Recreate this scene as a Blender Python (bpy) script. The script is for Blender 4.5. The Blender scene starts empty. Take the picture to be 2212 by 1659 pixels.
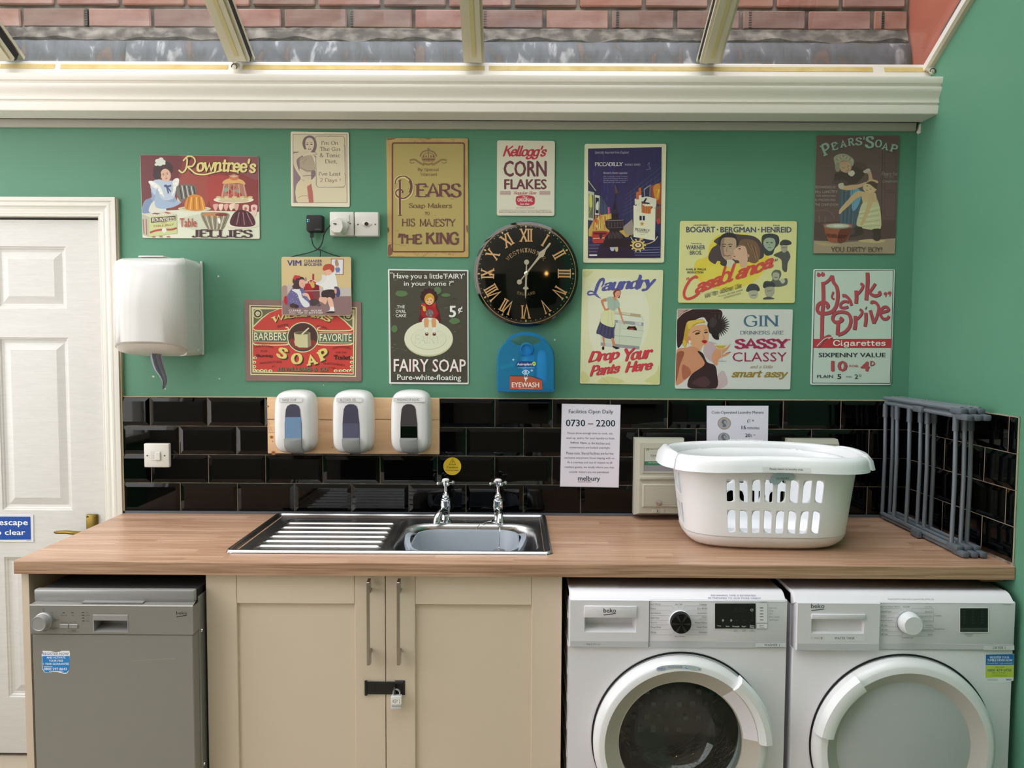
import bpy, bmesh, math, random
from mathutils import Vector, Matrix
SC = bpy.context.scene
COL = SC.collection
PI = math.pi
random.seed(7)

# ------------------------------------------------------------------ camera
FPX = 1608.97
CAMP = Vector((1.38025, -2.61129, 1.50641))
_yaw, _pit, _rol = -.00301, .05438, .00503
_r0 = Vector((math.cos(_yaw), -math.sin(_yaw), 0)); _fh = Vector((math.sin(_yaw), math.cos(_yaw), 0))
_fw = math.cos(_pit) * _fh - math.sin(_pit) * Vector((0, 0, 1))
_u0 = math.sin(_pit) * _fh + math.cos(_pit) * Vector((0, 0, 1))
_R = math.cos(_rol) * _r0 + math.sin(_rol) * _u0
_U = math.cos(_rol) * _u0 - math.sin(_rol) * _r0
cam = bpy.data.cameras.new('camera'); camo = bpy.data.objects.new('camera', cam); COL.objects.link(camo)
cam.sensor_width = 36; cam.lens = FPX / 2212 * 36; cam.clip_start = .02; cam.clip_end = 100
m = Matrix((( _R.x, _U.x, -_fw.x, CAMP.x), (_R.y, _U.y, -_fw.y, CAMP.y), (_R.z, _U.z, -_fw.z, CAMP.z), (0, 0, 0, 1)))
camo.matrix_world = m
SC.camera = camo

# ------------------------------------------------------------------ world, light, exposure
SC.view_settings.view_transform = 'Standard'; SC.view_settings.look = 'None'
SC.view_settings.gamma = 1; SC.view_settings.use_curve_mapping = False
SC.view_settings.exposure = 1.0
SC.cycles.max_bounces = 10; SC.cycles.diffuse_bounces = 5; SC.cycles.glossy_bounces = 5
SC.cycles.transparent_max_bounces = 16; SC.cycles.transmission_bounces = 8
SC.cycles.sample_clamp_indirect = 8; SC.cycles.caustics_reflective = False; SC.cycles.caustics_refractive = False
W = bpy.data.worlds.new('sky'); SC.world = W; W.use_nodes = True
nt = W.node_tree; nt.nodes.clear()
wo = nt.nodes.new('ShaderNodeOutputWorld'); bg = nt.nodes.new('ShaderNodeBackground')
tc = nt.nodes.new('ShaderNodeTexCoord'); sx = nt.nodes.new('ShaderNodeSeparateXYZ'); rp = nt.nodes.new('ShaderNodeValToRGB')
nt.links.new(tc.outputs['Generated'], sx.inputs[0]); nt.links.new(sx.outputs['Z'], rp.inputs[0])
rp.color_ramp.elements[0].position = 0.0; rp.color_ramp.elements[0].color = (.86, .80, .80, 1)
rp.color_ramp.elements[1].position = .8; rp.color_ramp.elements[1].color = (1.0, .948, 1.0, 1)
nt.links.new(rp.outputs[0], bg.inputs[0]); bg.inputs[1].default_value = 2.6
nt.links.new(bg.outputs[0], wo.inputs[0])

# ------------------------------------------------------------------ pixel of the photograph -> point on a real plane
def ray(px, py):
    return FPX * _fw + (px - 1106) * _R - (py - 829.5) * _U
def atY(px, py, y):
    d = ray(px, py); return CAMP + d * ((y - CAMP.y) / d.y)
def atX(px, py, x):
    d = ray(px, py); return CAMP + d * ((x - CAMP.x) / d.x)
def atZ(px, py, z):
    d = ray(px, py); return CAMP + d * ((z - CAMP.z) / d.z)

# ------------------------------------------------------------------ materials
def lin(c):
    return c / 12.92 if c <= .04045 else ((c + .055) / 1.055) ** 2.4
def hexc(h):
    h = h.lstrip('#')
    if len(h) == 3: h = ''.join(c * 2 for c in h)
    return tuple(lin(int(h[i:i + 2], 16) / 255) for i in (0, 2, 4))
MATS = {}
def mat(name, col='fff', rough=.5, metal=0, spec=.5, coat=0, trans=0, alpha=1, bump=None, var=None, emit=None):
    """procedural principled material; bump=(scale, strength, (sx,sy,sz)), var=(scale, hex2, (sx,sy,sz), lo, hi)"""
    if name in MATS: return MATS[name]
    M = bpy.data.materials.new(name); M.use_nodes = True; t = M.node_tree
    p = t.nodes['Principled BSDF']
    p.inputs['Base Color'].default_value = (*hexc(col), 1); p.inputs['Roughness'].default_value = rough
    p.inputs['Metallic'].default_value = metal; p.inputs['Specular IOR Level'].default_value = spec
    p.inputs['Coat Weight'].default_value = coat; p.inputs['Coat Roughness'].default_value = .05
    p.inputs['Transmission Weight'].default_value = trans; p.inputs['Alpha'].default_value = alpha
    if emit:
        p.inputs['Emission Color'].default_value = (*hexc(emit[0]), 1); p.inputs['Emission Strength'].default_value = emit[1]
    def noise(sc, s3):
        tcn = t.nodes.new('ShaderNodeTexCoord'); mp = t.nodes.new('ShaderNodeMapping'); mp.inputs['Scale'].default_value = s3
        n = t.nodes.new('ShaderNodeTexNoise'); n.inputs['Scale'].default_value = sc; n.inputs['Detail'].default_value = 5
        t.links.new(tcn.outputs['Object'], mp.inputs[0]); t.links.new(mp.outputs[0], n.inputs[0]); return n
    if var:
        n = noise(var[0], var[2]); r = t.nodes.new('ShaderNodeValToRGB')
        r.color_ramp.elements[0].position = var[3]; r.color_ramp.elements[1].position = var[4]
        r.color_ramp.elements[0].color = (*hexc(col), 1); r.color_ramp.elements[1].color = (*hexc(var[1]), 1)
        t.links.new(n.outputs[0], r.inputs[0]); t.links.new(r.outputs[0], p.inputs['Base Color'])
    if bump:
        n = noise(bump[0], bump[2] if len(bump) > 2 else (1, 1, 1)); b = t.nodes.new('ShaderNodeBump'); b.inputs['Strength'].default_value = bump[1]
        b.inputs['Distance'].default_value = .002
        t.links.new(n.outputs[0], b.inputs['Height']); t.links.new(b.outputs[0], p.inputs['Normal'])
    MATS[name] = M
    return M

def mat_print(name, rough):
    M = bpy.data.materials.new(name); M.use_nodes = True; t = M.node_tree; p = t.nodes['Principled BSDF']
    a = t.nodes.new('ShaderNodeAttribute'); a.attribute_name = 'ink'
    t.links.new(a.outputs['Color'], p.inputs['Base Color']); p.inputs['Roughness'].default_value = rough
    return M
INK = mat_print('printed_ink', .42); INK_SATIN = mat_print('printed_ink_on_tin', .36)

def mat_butcher(name, c1, c2, c3, grain, front=False):
    """laminate printed as long wooden staves running along x"""
    M = bpy.data.materials.new(name); M.use_nodes = True; t = M.node_tree; N = t.nodes.new; L = t.links.new
    p = t.nodes['Principled BSDF']; tcn = N('ShaderNodeTexCoord')
    br = N('ShaderNodeTexBrick'); br.inputs['Scale'].default_value = 1; br.inputs['Mortar Size'].default_value = 0
    br.inputs['Brick Width'].default_value = .46; br.inputs['Row Height'].default_value = .042
    br.inputs['Color1'].default_value = (0, 0, 0, 1); br.inputs['Color2'].default_value = (1, 1, 1, 1); br.offset = .37; br.offset_frequency = 2; br.squash = 1.3; br.squash_frequency = 3
    L(tcn.outputs['Object'], br.inputs['Vector'])
    mp = N('ShaderNodeMapping'); mp.inputs['Scale'].default_value = (2.2, 60, 60)
    # each stave shifts its own grain
    ad = N('ShaderNodeVectorMath'); ad.operation = 'MULTIPLY_ADD'; ad.inputs[1].default_value = (7, 3, 1)
    L(br.outputs['Color'], ad.inputs[0]); L(tcn.outputs['Object'], ad.inputs[2]); L(ad.outputs[0], mp.inputs[0])
    n = N('ShaderNodeTexNoise'); n.inputs['Scale'].default_value = 1.6; n.inputs['Detail'].default_value = 6; n.inputs['Roughness'].default_value = .6; L(mp.outputs[0], n.inputs[0])
    r = N('ShaderNodeValToRGB'); r.color_ramp.elements[0].color = (*hexc(c1), 1); r.color_ramp.elements[1].color = (*hexc(c2), 1)
    e = r.color_ramp.elements.new(.5); e.color = (*hexc(c3), 1)
    L(br.outputs['Color'], r.inputs[0])
    r2 = N('ShaderNodeValToRGB'); r2.color_ramp.elements[0].position = .35; r2.color_ramp.elements[1].position = .65
    r2.color_ramp.elements[0].color = (*hexc(grain), 1); r2.color_ramp.elements[1].color = (1, 1, 1, 1)
    L(n.outputs[0], r2.inputs[0])
    mx = N('ShaderNodeMix'); mx.data_type = 'RGBA'; mx.blend_type = 'MULTIPLY'; mx.inputs[0].default_value = 1
    L(r.outputs[0], mx.inputs[6]); L(r2.outputs[0], mx.inputs[7]); L(mx.outputs[2], p.inputs['Base Color'])
    p.inputs['Roughness'].default_value = .33
    b = N('ShaderNodeBump'); b.inputs['Strength'].default_value = .1; b.inputs['Distance'].default_value = .001; L(n.outputs[0], b.inputs['Height']); L(b.outputs[0], p.inputs['Normal'])
    return M

def mat_grain(name, c1, c2, sc3, rough=.5, lo=.35, hi=.7, scale=1.5, dist=0.0):
    M = bpy.data.materials.new(name); M.use_nodes = True; t = M.node_tree; N = t.nodes.new; L = t.links.new
    p = t.nodes['Principled BSDF']; tcn = N('ShaderNodeTexCoord'); mp = N('ShaderNodeMapping'); mp.inputs['Scale'].default_value = sc3
    n = N('ShaderNodeTexNoise'); n.inputs['Scale'].default_value = scale; n.inputs['Detail'].default_value = 5; n.inputs['Distortion'].default_value = dist
    L(tcn.outputs['Object'], mp.inputs[0]); L(mp.outputs[0], n.inputs[0])
    r = N('ShaderNodeValToRGB'); r.color_ramp.elements[0].position = lo; r.color_ramp.elements[1].position = hi
    r.color_ramp.elements[0].color = (*hexc(c1), 1); r.color_ramp.elements[1].color = (*hexc(c2), 1)
    L(n.outputs[0], r.inputs[0]); L(r.outputs[0], p.inputs['Base Color']); p.inputs['Roughness'].default_value = rough
    b = N('ShaderNodeBump'); b.inputs['Strength'].default_value = .15; b.inputs['Distance'].default_value = .001; L(n.outputs[0], b.inputs['Height']); L(b.outputs[0], p.inputs['Normal'])
    return M

def mat_glass(name, tint='ffffff', ior=1.45, rough=0.0, extra=0.0):
    """pane: fresnel mirror over a see-through sheet, so daylight passes without caustics"""
    M = bpy.data.materials.new(name); M.use_nodes = True; t = M.node_tree; t.nodes.clear(); N = t.nodes.new; L = t.links.new
    o = N('ShaderNodeOutputMaterial'); mx = N('ShaderNodeMixShader'); tr = N('ShaderNodeBsdfTransparent'); gl = N('ShaderNodeBsdfGlossy'); fr = N('ShaderNodeFresnel')
    tr.inputs[0].default_value = (*hexc(tint), 1); gl.inputs['Roughness'].default_value = rough; fr.inputs[0].default_value = ior
    if extra:
        ad = N('ShaderNodeMath'); ad.operation = 'ADD'; ad.inputs[1].default_value = extra; ad.use_clamp = True; L(fr.outputs[0], ad.inputs[0]); L(ad.outputs[0], mx.inputs[0])
    else: L(fr.outputs[0], mx.inputs[0])
    L(tr.outputs[0], mx.inputs[1]); L(gl.outputs[0], mx.inputs[2]); L(mx.outputs[0], o.inputs[0])
    return M

# ------------------------------------------------------------------ mesh builder
class MB:
    def __init__(s): s.v = []; s.f = []; s.m = []; s.c = []
    def add(s, vs, fs, m=0, col=None):
        o = len(s.v); s.v += [tuple(v) for v in vs]
        for f in fs: s.f.append([i + o for i in f]); s.m.append(m); s.c.append(col)
        return s
    def box(s, x0, x1, y0, y1, z0, z1, b=0, seg=2, m=0):
        if x0 > x1: x0, x1 = x1, x0
        if y0 > y1: y0, y1 = y1, y0
        if z0 > z1: z0, z1 = z1, z0
        if b <= 0:
            return s.add([(x0, y0, z0), (x1, y0, z0), (x1, y1, z0), (x0, y1, z0), (x0, y0, z1), (x1, y0, z1), (x1, y1, z1), (x0, y1, z1)],
                         [(0, 3, 2, 1), (4, 5, 6, 7), (0, 1, 5, 4), (1, 2, 6, 5), (2, 3, 7, 6), (3, 0, 4, 7)], m)
        bm = bmesh.new(); bmesh.ops.create_cube(bm, size=1)
        for v in bm.verts: v.co = Vector(((x0 + x1) / 2 + v.co.x * (x1 - x0), (y0 + y1) / 2 + v.co.y * (y1 - y0), (z0 + z1) / 2 + v.co.z * (z1 - z0)))
        b = min(b, (x1 - x0) * .49, (y1 - y0) * .49, (z1 - z0) * .49)
        bmesh.ops.bevel(bm, geom=bm.edges[:], offset=b, segments=seg, affect='EDGES', profile=.5)
        bm.verts.index_update()
        s.add([v.co[:] for v in bm.verts], [[v.index for v in f.verts] for f in bm.faces], m); bm.free(); return s
    def tube(s, pts, r, n=8, closed=False, m=0, caps=True):
        pts = [Vector(p) for p in pts]; k = len(pts); rr = r if hasattr(r, '__len__') else [r] * k
        rings = []; prev = None
        for i, p in enumerate(pts):
            if closed: d = pts[(i + 1) % k] - pts[i - 1]
            else: d = pts[min(i + 1, k - 1)] - pts[max(i - 1, 0)]
            d = d.normalized() if d.length > 1e-9 else Vector((0, 0, 1))
            if prev is None:
                a = Vector((0, 0, 1)) if abs(d.z) < .9 else Vector((1, 0, 0)); u = d.cross(a).normalized()
            else: u = (prev - d * prev.dot(d)).normalized()
            prev = u; w = d.cross(u)
            rings.append([p + rr[i] * (math.cos(2 * PI * j / n) * u + math.sin(2 * PI * j / n) * w) for j in range(n)])
        return s.loft(rings, closed=True, loop=closed, caps=caps and not closed, m=m)
    def loft(s, rings, closed=True, loop=False, caps=True, m=0):
        n = len(rings[0]); k = len(rings); vs = [v for r in rings for v in r]; fs = []
        for i in range(k if loop else k - 1):
            a = i * n; b = ((i + 1) % k) * n
            for j in range(n if closed else n - 1):
                j2 = (j + 1) % n; fs.append((a + j, a + j2, b + j2, b + j))
        if caps and not loop: fs.append(tuple(range(n))[::-1]); fs.append(tuple((k - 1) * n + j for j in range(n)))
        return s.add(vs, fs, m)
    def lathe(s, prof, c, axis='z', n=32, m=0, caps=False):
        """prof: (radius, height along the axis); axis z, or y (height toward -y)"""
        rings = []
        for r, h in prof:
            ring = []
            for j in range(n):
                a = 2 * PI * j / n; u, w = r * math.cos(a), r * math.sin(a)
                if axis == 'z': ring.append((c[0] + u, c[1] + w, c[2] + h))
                elif axis == 'y': ring.append((c[0] + u, c[1] - h, c[2] + w))
                else: ring.append((c[0] + h, c[1] + u, c[2] + w))
            rings.append(ring)
        return s.loft(rings, caps=caps, m=m)
    def pillow(s, outline, prof, c=None, m=0, cap=True):
        """outline (x,z) list, prof [(scale, y)], grows from the wall toward -y"""
        if c is None: c = (sum(p[0] for p in outline) / len(outline), sum(p[1] for p in outline) / len(outline))
        rings = [[(c[0] + (x - c[0]) * k, y, c[1] + (z - c[1]) * k) for x, z in outline] for k, y in prof]
        n = len(outline); vs = [v for r in rings for v in r]; fs = []
        for i in range(len(rings) - 1):
            for j in range(n): fs.append((i * n + j, i * n + (j + 1) % n, (i + 1) * n + (j + 1) % n, (i + 1) * n + j))
        if cap: fs.append(tuple((len(rings) - 1) * n + j for j in range(n)))
        return s.add(vs, fs, m)
    def prism(s, poly, y0, y1, m=0):
        """poly (x,z), between y0 (front) and y1 (back)"""
        n = len(poly)
        return s.add([(x, y0, z) for x, z in poly] + [(x, y1, z) for x, z in poly],
                     [tuple(range(n)), tuple(range(2 * n - 1, n - 1, -1))] + [(i, (i + 1) % n, n + (i + 1) % n, n + i) for i in range(n)], m)
    def build(s, name, mats, parent=None, smooth=35, local=None, recalc=True, solid=0):
        if not isinstance(mats, (list, tuple)): mats = [mats]
        me = bpy.data.meshes.new(name)
        if local is None:
            xs = [v[0] for v in s.v]; ys = [v[1] for v in s.v]; zs = [v[2] for v in s.v]
            c = Vector(((min(xs) + max(xs)) / 2, (min(ys) + max(ys)) / 2, min(zs)))
        else: c = Vector(local)
        me.from_pydata([(v[0] - c.x, v[1] - c.y, v[2] - c.z) for v in s.v], [], s.f)
        for mt in mats: me.materials.append(mt)
        me.polygons.foreach_set('material_index', s.m)
        if any(x is not None for x in s.c):
            at = me.color_attributes.new('ink', 'FLOAT_COLOR', 'CORNER'); buf = []
            for p, cc in zip(me.polygons, s.c):
                cc = cc or (1, 1, 1)
                buf += [cc[0], cc[1], cc[2], 1.0] * p.loop_total
            at.data.foreach_set('color', buf)
        if recalc:
            bm = bmesh.new(); bm.from_mesh(me); bmesh.ops.recalc_face_normals(bm, faces=bm.faces); bm.to_mesh(me); bm.free()
        if smooth:
            me.polygons.foreach_set('use_smooth', [True] * len(me.polygons)); me.set_sharp_from_angle(angle=math.radians(smooth))
        o = bpy.data.objects.new(name, me); COL.objects.link(o); o.location = c
        if solid:
            md = o.modifiers.new('shell', 'SOLIDIFY'); md.thickness = solid; md.offset = 0
        if parent is not None: adopt(o, parent)
        return o

def world_loc(o):
    v = Vector(o.location)
    while o.parent: o = o.parent; v = v + Vector(o.location)
    return v
def adopt(o, parent):
    """parent without moving (all transforms in the scene are pure translations or set before)"""
    o.location = Vector(o.location) - world_loc(parent); o.parent = parent
def empty(name, loc):
    o = bpy.data.objects.new(name, None); COL.objects.link(o); o.location = loc; o.empty_display_size = .05; return o
def tag(o, label, cat, group=None, kind=None):
    o['label'] = label; o['category'] = cat
    if group: o['group'] = group
    if kind: o['kind'] = kind
    return o
def structure(o):
    o['kind'] = 'structure'; return o

# ------------------------------------------------------------------ outlines
def smooth_pts(pts, closed=True, n=6):
    out = []; k = len(pts)
    rng = range(k) if closed else range(k - 1)
    for i in rng:
        p0 = pts[(i - 1) % k] if closed or i > 0 else pts[0]; p1 = pts[i]; p2 = pts[(i + 1) % k]
        p3 = pts[(i + 2) % k] if closed or i + 2 < k else pts[-1]
        for j in range(n):
            t = j / n; t2 = t * t; t3 = t2 * t
            out.append(tuple(.5 * ((2 * p1[a]) + (-p0[a] + p2[a]) * t + (2 * p0[a] - 5 * p1[a] + 4 * p2[a] - p3[a]) * t2 + (-p0[a] + 3 * p1[a] - 3 * p2[a] + p3[a]) * t3) for a in range(len(p1))))
    if not closed: out.append(tuple(pts[-1]))
    return out
def rrect(x0, x1, z0, z1, r, n=5):
    out = []
    for cx, cz, a0 in ((x1 - r, z1 - r, 0), (x0 + r, z1 - r, 90), (x0 + r, z0 + r, 180), (x1 - r, z0 + r, 270)):
        for i in range(n + 1):
            a = math.radians(a0 + 90 * i / n); out.append((cx + r * math.cos(a), cz + r * math.sin(a)))
    return out
def round_poly(corners, r, n=5):
    out = []; k = len(corners)
    for i in range(k):
        p = Vector(corners[i]); a = (Vector(corners[i - 1]) - p).normalized(); b = (Vector(corners[(i + 1) % k]) - p).normalized()
        for j in range(n + 1):
            t = j / n; q = p + a * r * (1 - t) ** 2 + b * r * t ** 2; out.append((q.x, q.y))
    return out
# ------------------------------------------------------------------ lettering
GL = {
'A': (8, "0 0,4 10,8 0|1.5 3.4,6.5 3.4"), 'B': (7.6, "1 0,1 10|~1 10,4 10,6 9,6.3 7.4,5.2 5.7,1 5.3|~1 5.3,4.8 5.2,7 4.2,7.2 2.2,5.4 .2,1 0"),
'C': (8.4, "~8 7.4,6.6 9.5,4.3 10,1.8 8.7,.6 5,1.8 1.3,4.3 0,6.8 .5,8.2 2.4"), 'D': (8.6, "1 0,1 10|~1 10,4.5 9.9,7.3 8.4,8 5,7.3 1.6,4.5 .1,1 0"),
'E': (7.4, "1 0,1 10|1 10,6.6 10,6.6 8.2|1 5.3,5.4 5.3|1 0,7 0,7 2"), 'F': (7, "1 0,1 10|1 10,6.6 10,6.6 8.2|1 5.2,5.2 5.2"),
'G': (8.8, "~8 7.4,6.6 9.5,4.3 10,1.8 8.7,.6 5,1.8 1.3,4.3 0,6.8 .4,8 1.6|8 1,8 4.4,5.4 4.4"), 'H': (9, "1 0,1 10|8 0,8 10|1 5.2,8 5.2"),
'I': (3.4, "1.7 0,1.7 10"), 'J': (5.4, "~4 10,4 6,4 2.5,3.4 .3,1.6 0,.5 1.4"), 'K': (8.4, "1 0,1 10|7.4 10,1 4.6|3.2 6.4,8 0"), 'L': (7, "1 10,1 0|1 0,6.8 0,6.8 2.4"),
'M': (10.4, "1 0,1 10|1 10,5.2 1.5,9.4 10|9.4 10,9.4 0"), 'N': (9, "1 0,1 10|1 10,8 0|8 0,8 10"), 'O': (9, "~4.5 10,1.8 8.7,.6 5,1.8 1.3,4.5 0,7.2 1.3,8.4 5,7.2 8.7,4.5 10"),
'P': (7.4, "1 0,1 10|~1 10,4.6 10,6.7 8.8,6.7 6.2,4.6 4.9,1 4.8"), 'Q': (9, "~4.5 10,1.8 8.7,.6 5,1.8 1.3,4.5 0,7.2 1.3,8.4 5,7.2 8.7,4.5 10|5 2.4,8.6 -1"),
'R': (8.2, "1 0,1 10|~1 10,4.6 10,6.6 8.9,6.6 6.5,4.6 5.3,1 5.2|4 5.2,7.9 0"), 'S': (7, "~6.2 7.8,5 9.7,3 10,1.1 9,1.1 6.8,3.4 5.3,5.9 4,6.2 1.6,4.6 .1,2.6 0,.7 1.2,.5 2.6"),
'T': (8, "4 0,4 10|.6 8.2,.6 10,7.4 10,7.4 8.2"), 'U': (8.8, "~1 10,1 4,1.8 1,4.4 0,7 1,7.8 4,7.8 10"), 'V': (8, "0 10,4 0,8 10"), 'W': (11.4, "0 10,3 0,5.7 9,8.4 0,11.4 10"),
'X': (8, ".4 10,7.6 0|7.6 10,.4 0"), 'Y': (8, "0 10,4 5|8 10,4 5,4 0"), 'Z': (7.6, ".9 8.2,.9 10,7 10,.6 0,7 0,7 2"),
'a': (7, "~1 5.3,2.3 6.4,4.4 6.3,5.2 4.6,5.2 1.6,5.8 .2,6.9 .8|~5.2 3.7,2.4 3.5,.8 2.2,1 .5,2.6 -.1,4.3 .6,5.2 2"), 'b': (7, "1 10,1 .2|~1 4.6,2.4 6.3,4.6 6.3,6.2 4.4,6.1 1.6,4.4 0,2.4 .1,1 1.4"),
'c': (6, "~5.4 5.2,4.3 6.4,2.4 6.3,.8 4.6,.8 1.8,2.3 .1,4.2 .1,5.7 1.4"), 'd': (7.2, "~5.6 10,5.6 4,5.6 1.4,6 .2,7 .8|~5.6 4.8,4.2 6.4,2.2 6.2,.7 4.4,.8 1.5,2.4 0,4.4 .3,5.6 1.8"),
'e': (6.4, "~.9 3.5,5.6 3.6,5.4 5.4,3.6 6.5,1.6 5.8,.7 3.4,1.5 .9,3.4 -.1,5 .4,6 1.6"), 'f': (4.4, "1.8 0,1.8 5|~1.8 5,1.9 8.4,3 9.9,4.6 9.4|.2 6.2,4 6.2"),
'g': (7, "~5.6 6.2,5.7 1,5.4 -2,3.6 -3.2,1.4 -2.8,.8 -1.6|~5.6 4.8,4.2 6.4,2.2 6.2,.7 4.4,.8 1.7,2.4 .3,4.4 .6,5.6 2"), 'h': (7.4, "1 0,1 10|~1 4.4,2.6 6.2,4.6 6.3,5.4 4.8,5.4 1.4,6 .1,7 .7"),
'i': (3.6, "~1.3 6.3,1.3 1.2,1.9 0,3.1 .7|1.3 8.5,1.3 9.2"), 'j': (3.4, "~1.8 6.3,1.8 -1.4,.8 -3,-.5 -2.6|1.8 8.5,1.8 9.2"), 'k': (6.8, "1 0,1 10|5.6 6.2,1.2 2.8|2.8 4,4.4 1.4,5.4 .1,6.6 .6"),
'l': (3.4, "~1.2 10,1.2 1.4,1.8 0,3 .6"), 'm': (10.8, "1 0,1 6.2|~1 4.6,2.4 6.2,4 6.3,4.8 4.8,4.8 0|~4.8 4.6,6.2 6.2,7.9 6.3,8.7 4.8,8.7 1.3,9.3 .1,10.4 .7"),
'n': (7.4, "1 0,1 6.2|~1 4.4,2.6 6.2,4.6 6.3,5.4 4.8,5.4 1.4,6 .1,7 .7"), 'o': (6.8, "~3.4 6.4,1.4 5.6,.7 3.2,1.4 .8,3.4 0,5.4 .8,6.1 3.2,5.4 5.6,3.4 6.4"),
'p': (7, "1 6.2,1 -3.2|~1 4.6,2.4 6.3,4.6 6.3,6.2 4.4,6.1 1.6,4.4 0,2.4 .1,1 1.4"), 'q': (7, "5.8 6.2,5.8 -3.2|~5.8 4.8,4.2 6.4,2.2 6.2,.7 4.4,.8 1.5,2.4 0,4.4 .3,5.8 1.8"),
'r': (5.2, "1 0,1 6.2|~1 4,2.2 5.9,3.7 6.5,4.9 5.8"), 's': (5.6, "~4.9 5.2,3.8 6.4,2.1 6.4,1 5.3,1.6 3.9,3.6 3,4.8 1.8,4.2 .3,2.4 -.1,.6 1"),
't': (4.6, "~1.8 8.4,1.8 1.6,2.6 0,4.2 .6|.3 6.2,4 6.2"), 'u': (7.4, "~1 6.2,1 2,1.9 .2,3.8 0,5.4 1.6|~5.5 6.2,5.5 1.4,6 .1,7 .7"), 'v': (6.4, ".4 6.2,3.2 0,6 6.2"),
'w': (9.4, ".4 6.2,2.6 0,4.7 5.6,6.8 0,9 6.2"), 'x': (6.2, ".4 6.2,5.8 0|5.8 6.2,.4 0"), 'y': (6.8, ".6 6.2,3.6 .2|~6.2 6.2,4 1,2.6 -2.4,1.4 -3.2,.3 -2.6"), 'z': (6, ".6 6.2,5.2 6.2,.5 0,5.4 0"),
'0': (7.4, "~3.7 10,1.6 8.6,.9 5,1.6 1.4,3.7 0,5.8 1.4,6.5 5,5.8 8.6,3.7 10"), '1': (5, "1 8.2,3 10,3 0"), '2': (7, "~.9 7.6,2 9.6,4.4 10,6.2 8.2,5.4 5.4,.8 0|.8 0,6.6 0"),
'4': (7.4, "5.4 0,5.4 10,.4 3,7.2 3"), '5': (7, "6 10,1.6 10,1.2 5.4|~1.2 5.4,3.4 6.3,6 5,6.2 2,4.2 .1,1.8 0,.6 1.4"),
"'": (2.4, "1.3 10,1 7.6"), '"': (4.2, "1.3 10,1 7.6|3.3 10,3 7.6"), ',': (3, "1.6 .8,.9 -2"), '.': (2.6, "1.2 0,1.2 .9"), '-': (5, "1 4,4 4"), '!': (3.4, "1.7 10,1.7 3|1.7 0,1.7 .9"),
'&': (9.6, "~8.4 .2,6 2.4,2.6 6.4,2 8.6,3.6 10,5.2 8.8,4.6 6.6,1.6 4.2,.8 2,2.6 .1,5.6 .4,7.8 3.6,8.2 5"), '?': (6, "~.8 7.6,2 9.6,4.4 9.8,5.4 7.8,3.4 5.4,3 3.2|3 0,3 .9"), ' ': (4, ''),
}
_gc = {}
def glyph_strokes(ch):
    if ch not in _gc:
        w, s = GL.get(ch, GL.get(ch.upper(), (5, '')))
        st = []
        for part in s.split('|'):
            if not part: continue
            sm = part[0] == '~'; p = [tuple(float(v) for v in q.split()) for q in part.lstrip('~').split(',')]
            cl = sm and len(p) > 4 and abs(p[0][0] - p[-1][0]) < .05 and abs(p[0][1] - p[-1][1]) < .05
            if sm: p = smooth_pts(p[:-1], True, 4) + [p[0]] if cl else smooth_pts(p, False, 4)
            st.append((p, cl))
        _gc[ch] = (w, st)
    return _gc[ch]
def ribbon(pts, wfun, closed=False):
    n = len(pts); L = []; Rr = []
    for i in range(n):
        a = pts[i - 1] if i > 0 else (pts[-2] if closed else pts[0]); b = pts[i + 1] if i < n - 1 else (pts[1] if closed else pts[-1])
        dx, dy = b[0] - a[0], b[1] - a[1]; l = math.hypot(dx, dy) or 1; dx /= l; dy /= l
        k = 1.0
        if 0 < i < n - 1:
            ux, uy = pts[i][0] - a[0], pts[i][1] - a[1]; ul = math.hypot(ux, uy) or 1
            k = min(2.2, 1 / max(.3, abs((ux * dx + uy * dy) / ul)))
        w = wfun(dx, dy, i / (n - 1)) * .5 * k
        L.append((pts[i][0] - dy * w, pts[i][1] + dx * w)); Rr.append((pts[i][0] + dy * w, pts[i][1] - dx * w))
    return L + Rr, [(i, i + 1, n + i + 1, n + i) for i in range(n - 1)]
def stroke_text(s, wv, wh, serif, slant, track):
    V = []; F = []; x = 0; ci = 0
    nx, ny = math.cos(.28), math.sin(.28)
    for ch in s:
        w, st = glyph_strokes(ch)
        ci += 1
        for si, (p, cl) in enumerate(st):
            vs, fs = ribbon(p, lambda dx, dy, t: wh + (wv - wh) * abs(dx * ny - dy * nx), cl)
            o = len(V); lv = (ci % 3) * 16 + si * 4; hn = len(vs) // 2; V += [(a + x, b, lv + (k % hn) * .25) for k, (a, b) in enumerate(vs)]; F += [tuple(i + o for i in f) for f in fs]
            if not cl:
                for e, q in ((p[0], p[1]), (p[-1], p[-2])):
                    dx, dy = e[0] - q[0], e[1] - q[1]; l = math.hypot(dx, dy) or 1
                    if serif and abs(dy) / l > .75 and (abs(e[1]) < .1 or e[1] > 6) and e[1] < 10.1 and l > 1:
                        sw = wv * .5 + serif; sh = wh * .9; up = 1 if e[1] < 1 else -1
                        o = len(V); V += [(x + e[0] - sw, e[1], lv + 13), (x + e[0] + sw, e[1], lv + 13), (x + e[0] + sw, e[1] + up * sh, lv + 13), (x + e[0] - sw, e[1] + up * sh, lv + 13)]; F.append((o, o + 1, o + 2, o + 3))
                    elif not serif:
                        r = .5 * (wh + (wv - wh) * abs(dx / l * ny - dy / l * nx)); o = len(V)
                        V += [(x + e[0] + r * math.cos(k * PI / 4), e[1] + r * math.sin(k * PI / 4), lv + 13) for k in range(8)]; F.append(tuple(range(o, o + 8)))
        x += w + track
    return [(a + b * slant, b, c) for a, b, c in V], F
_tc = {}
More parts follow.
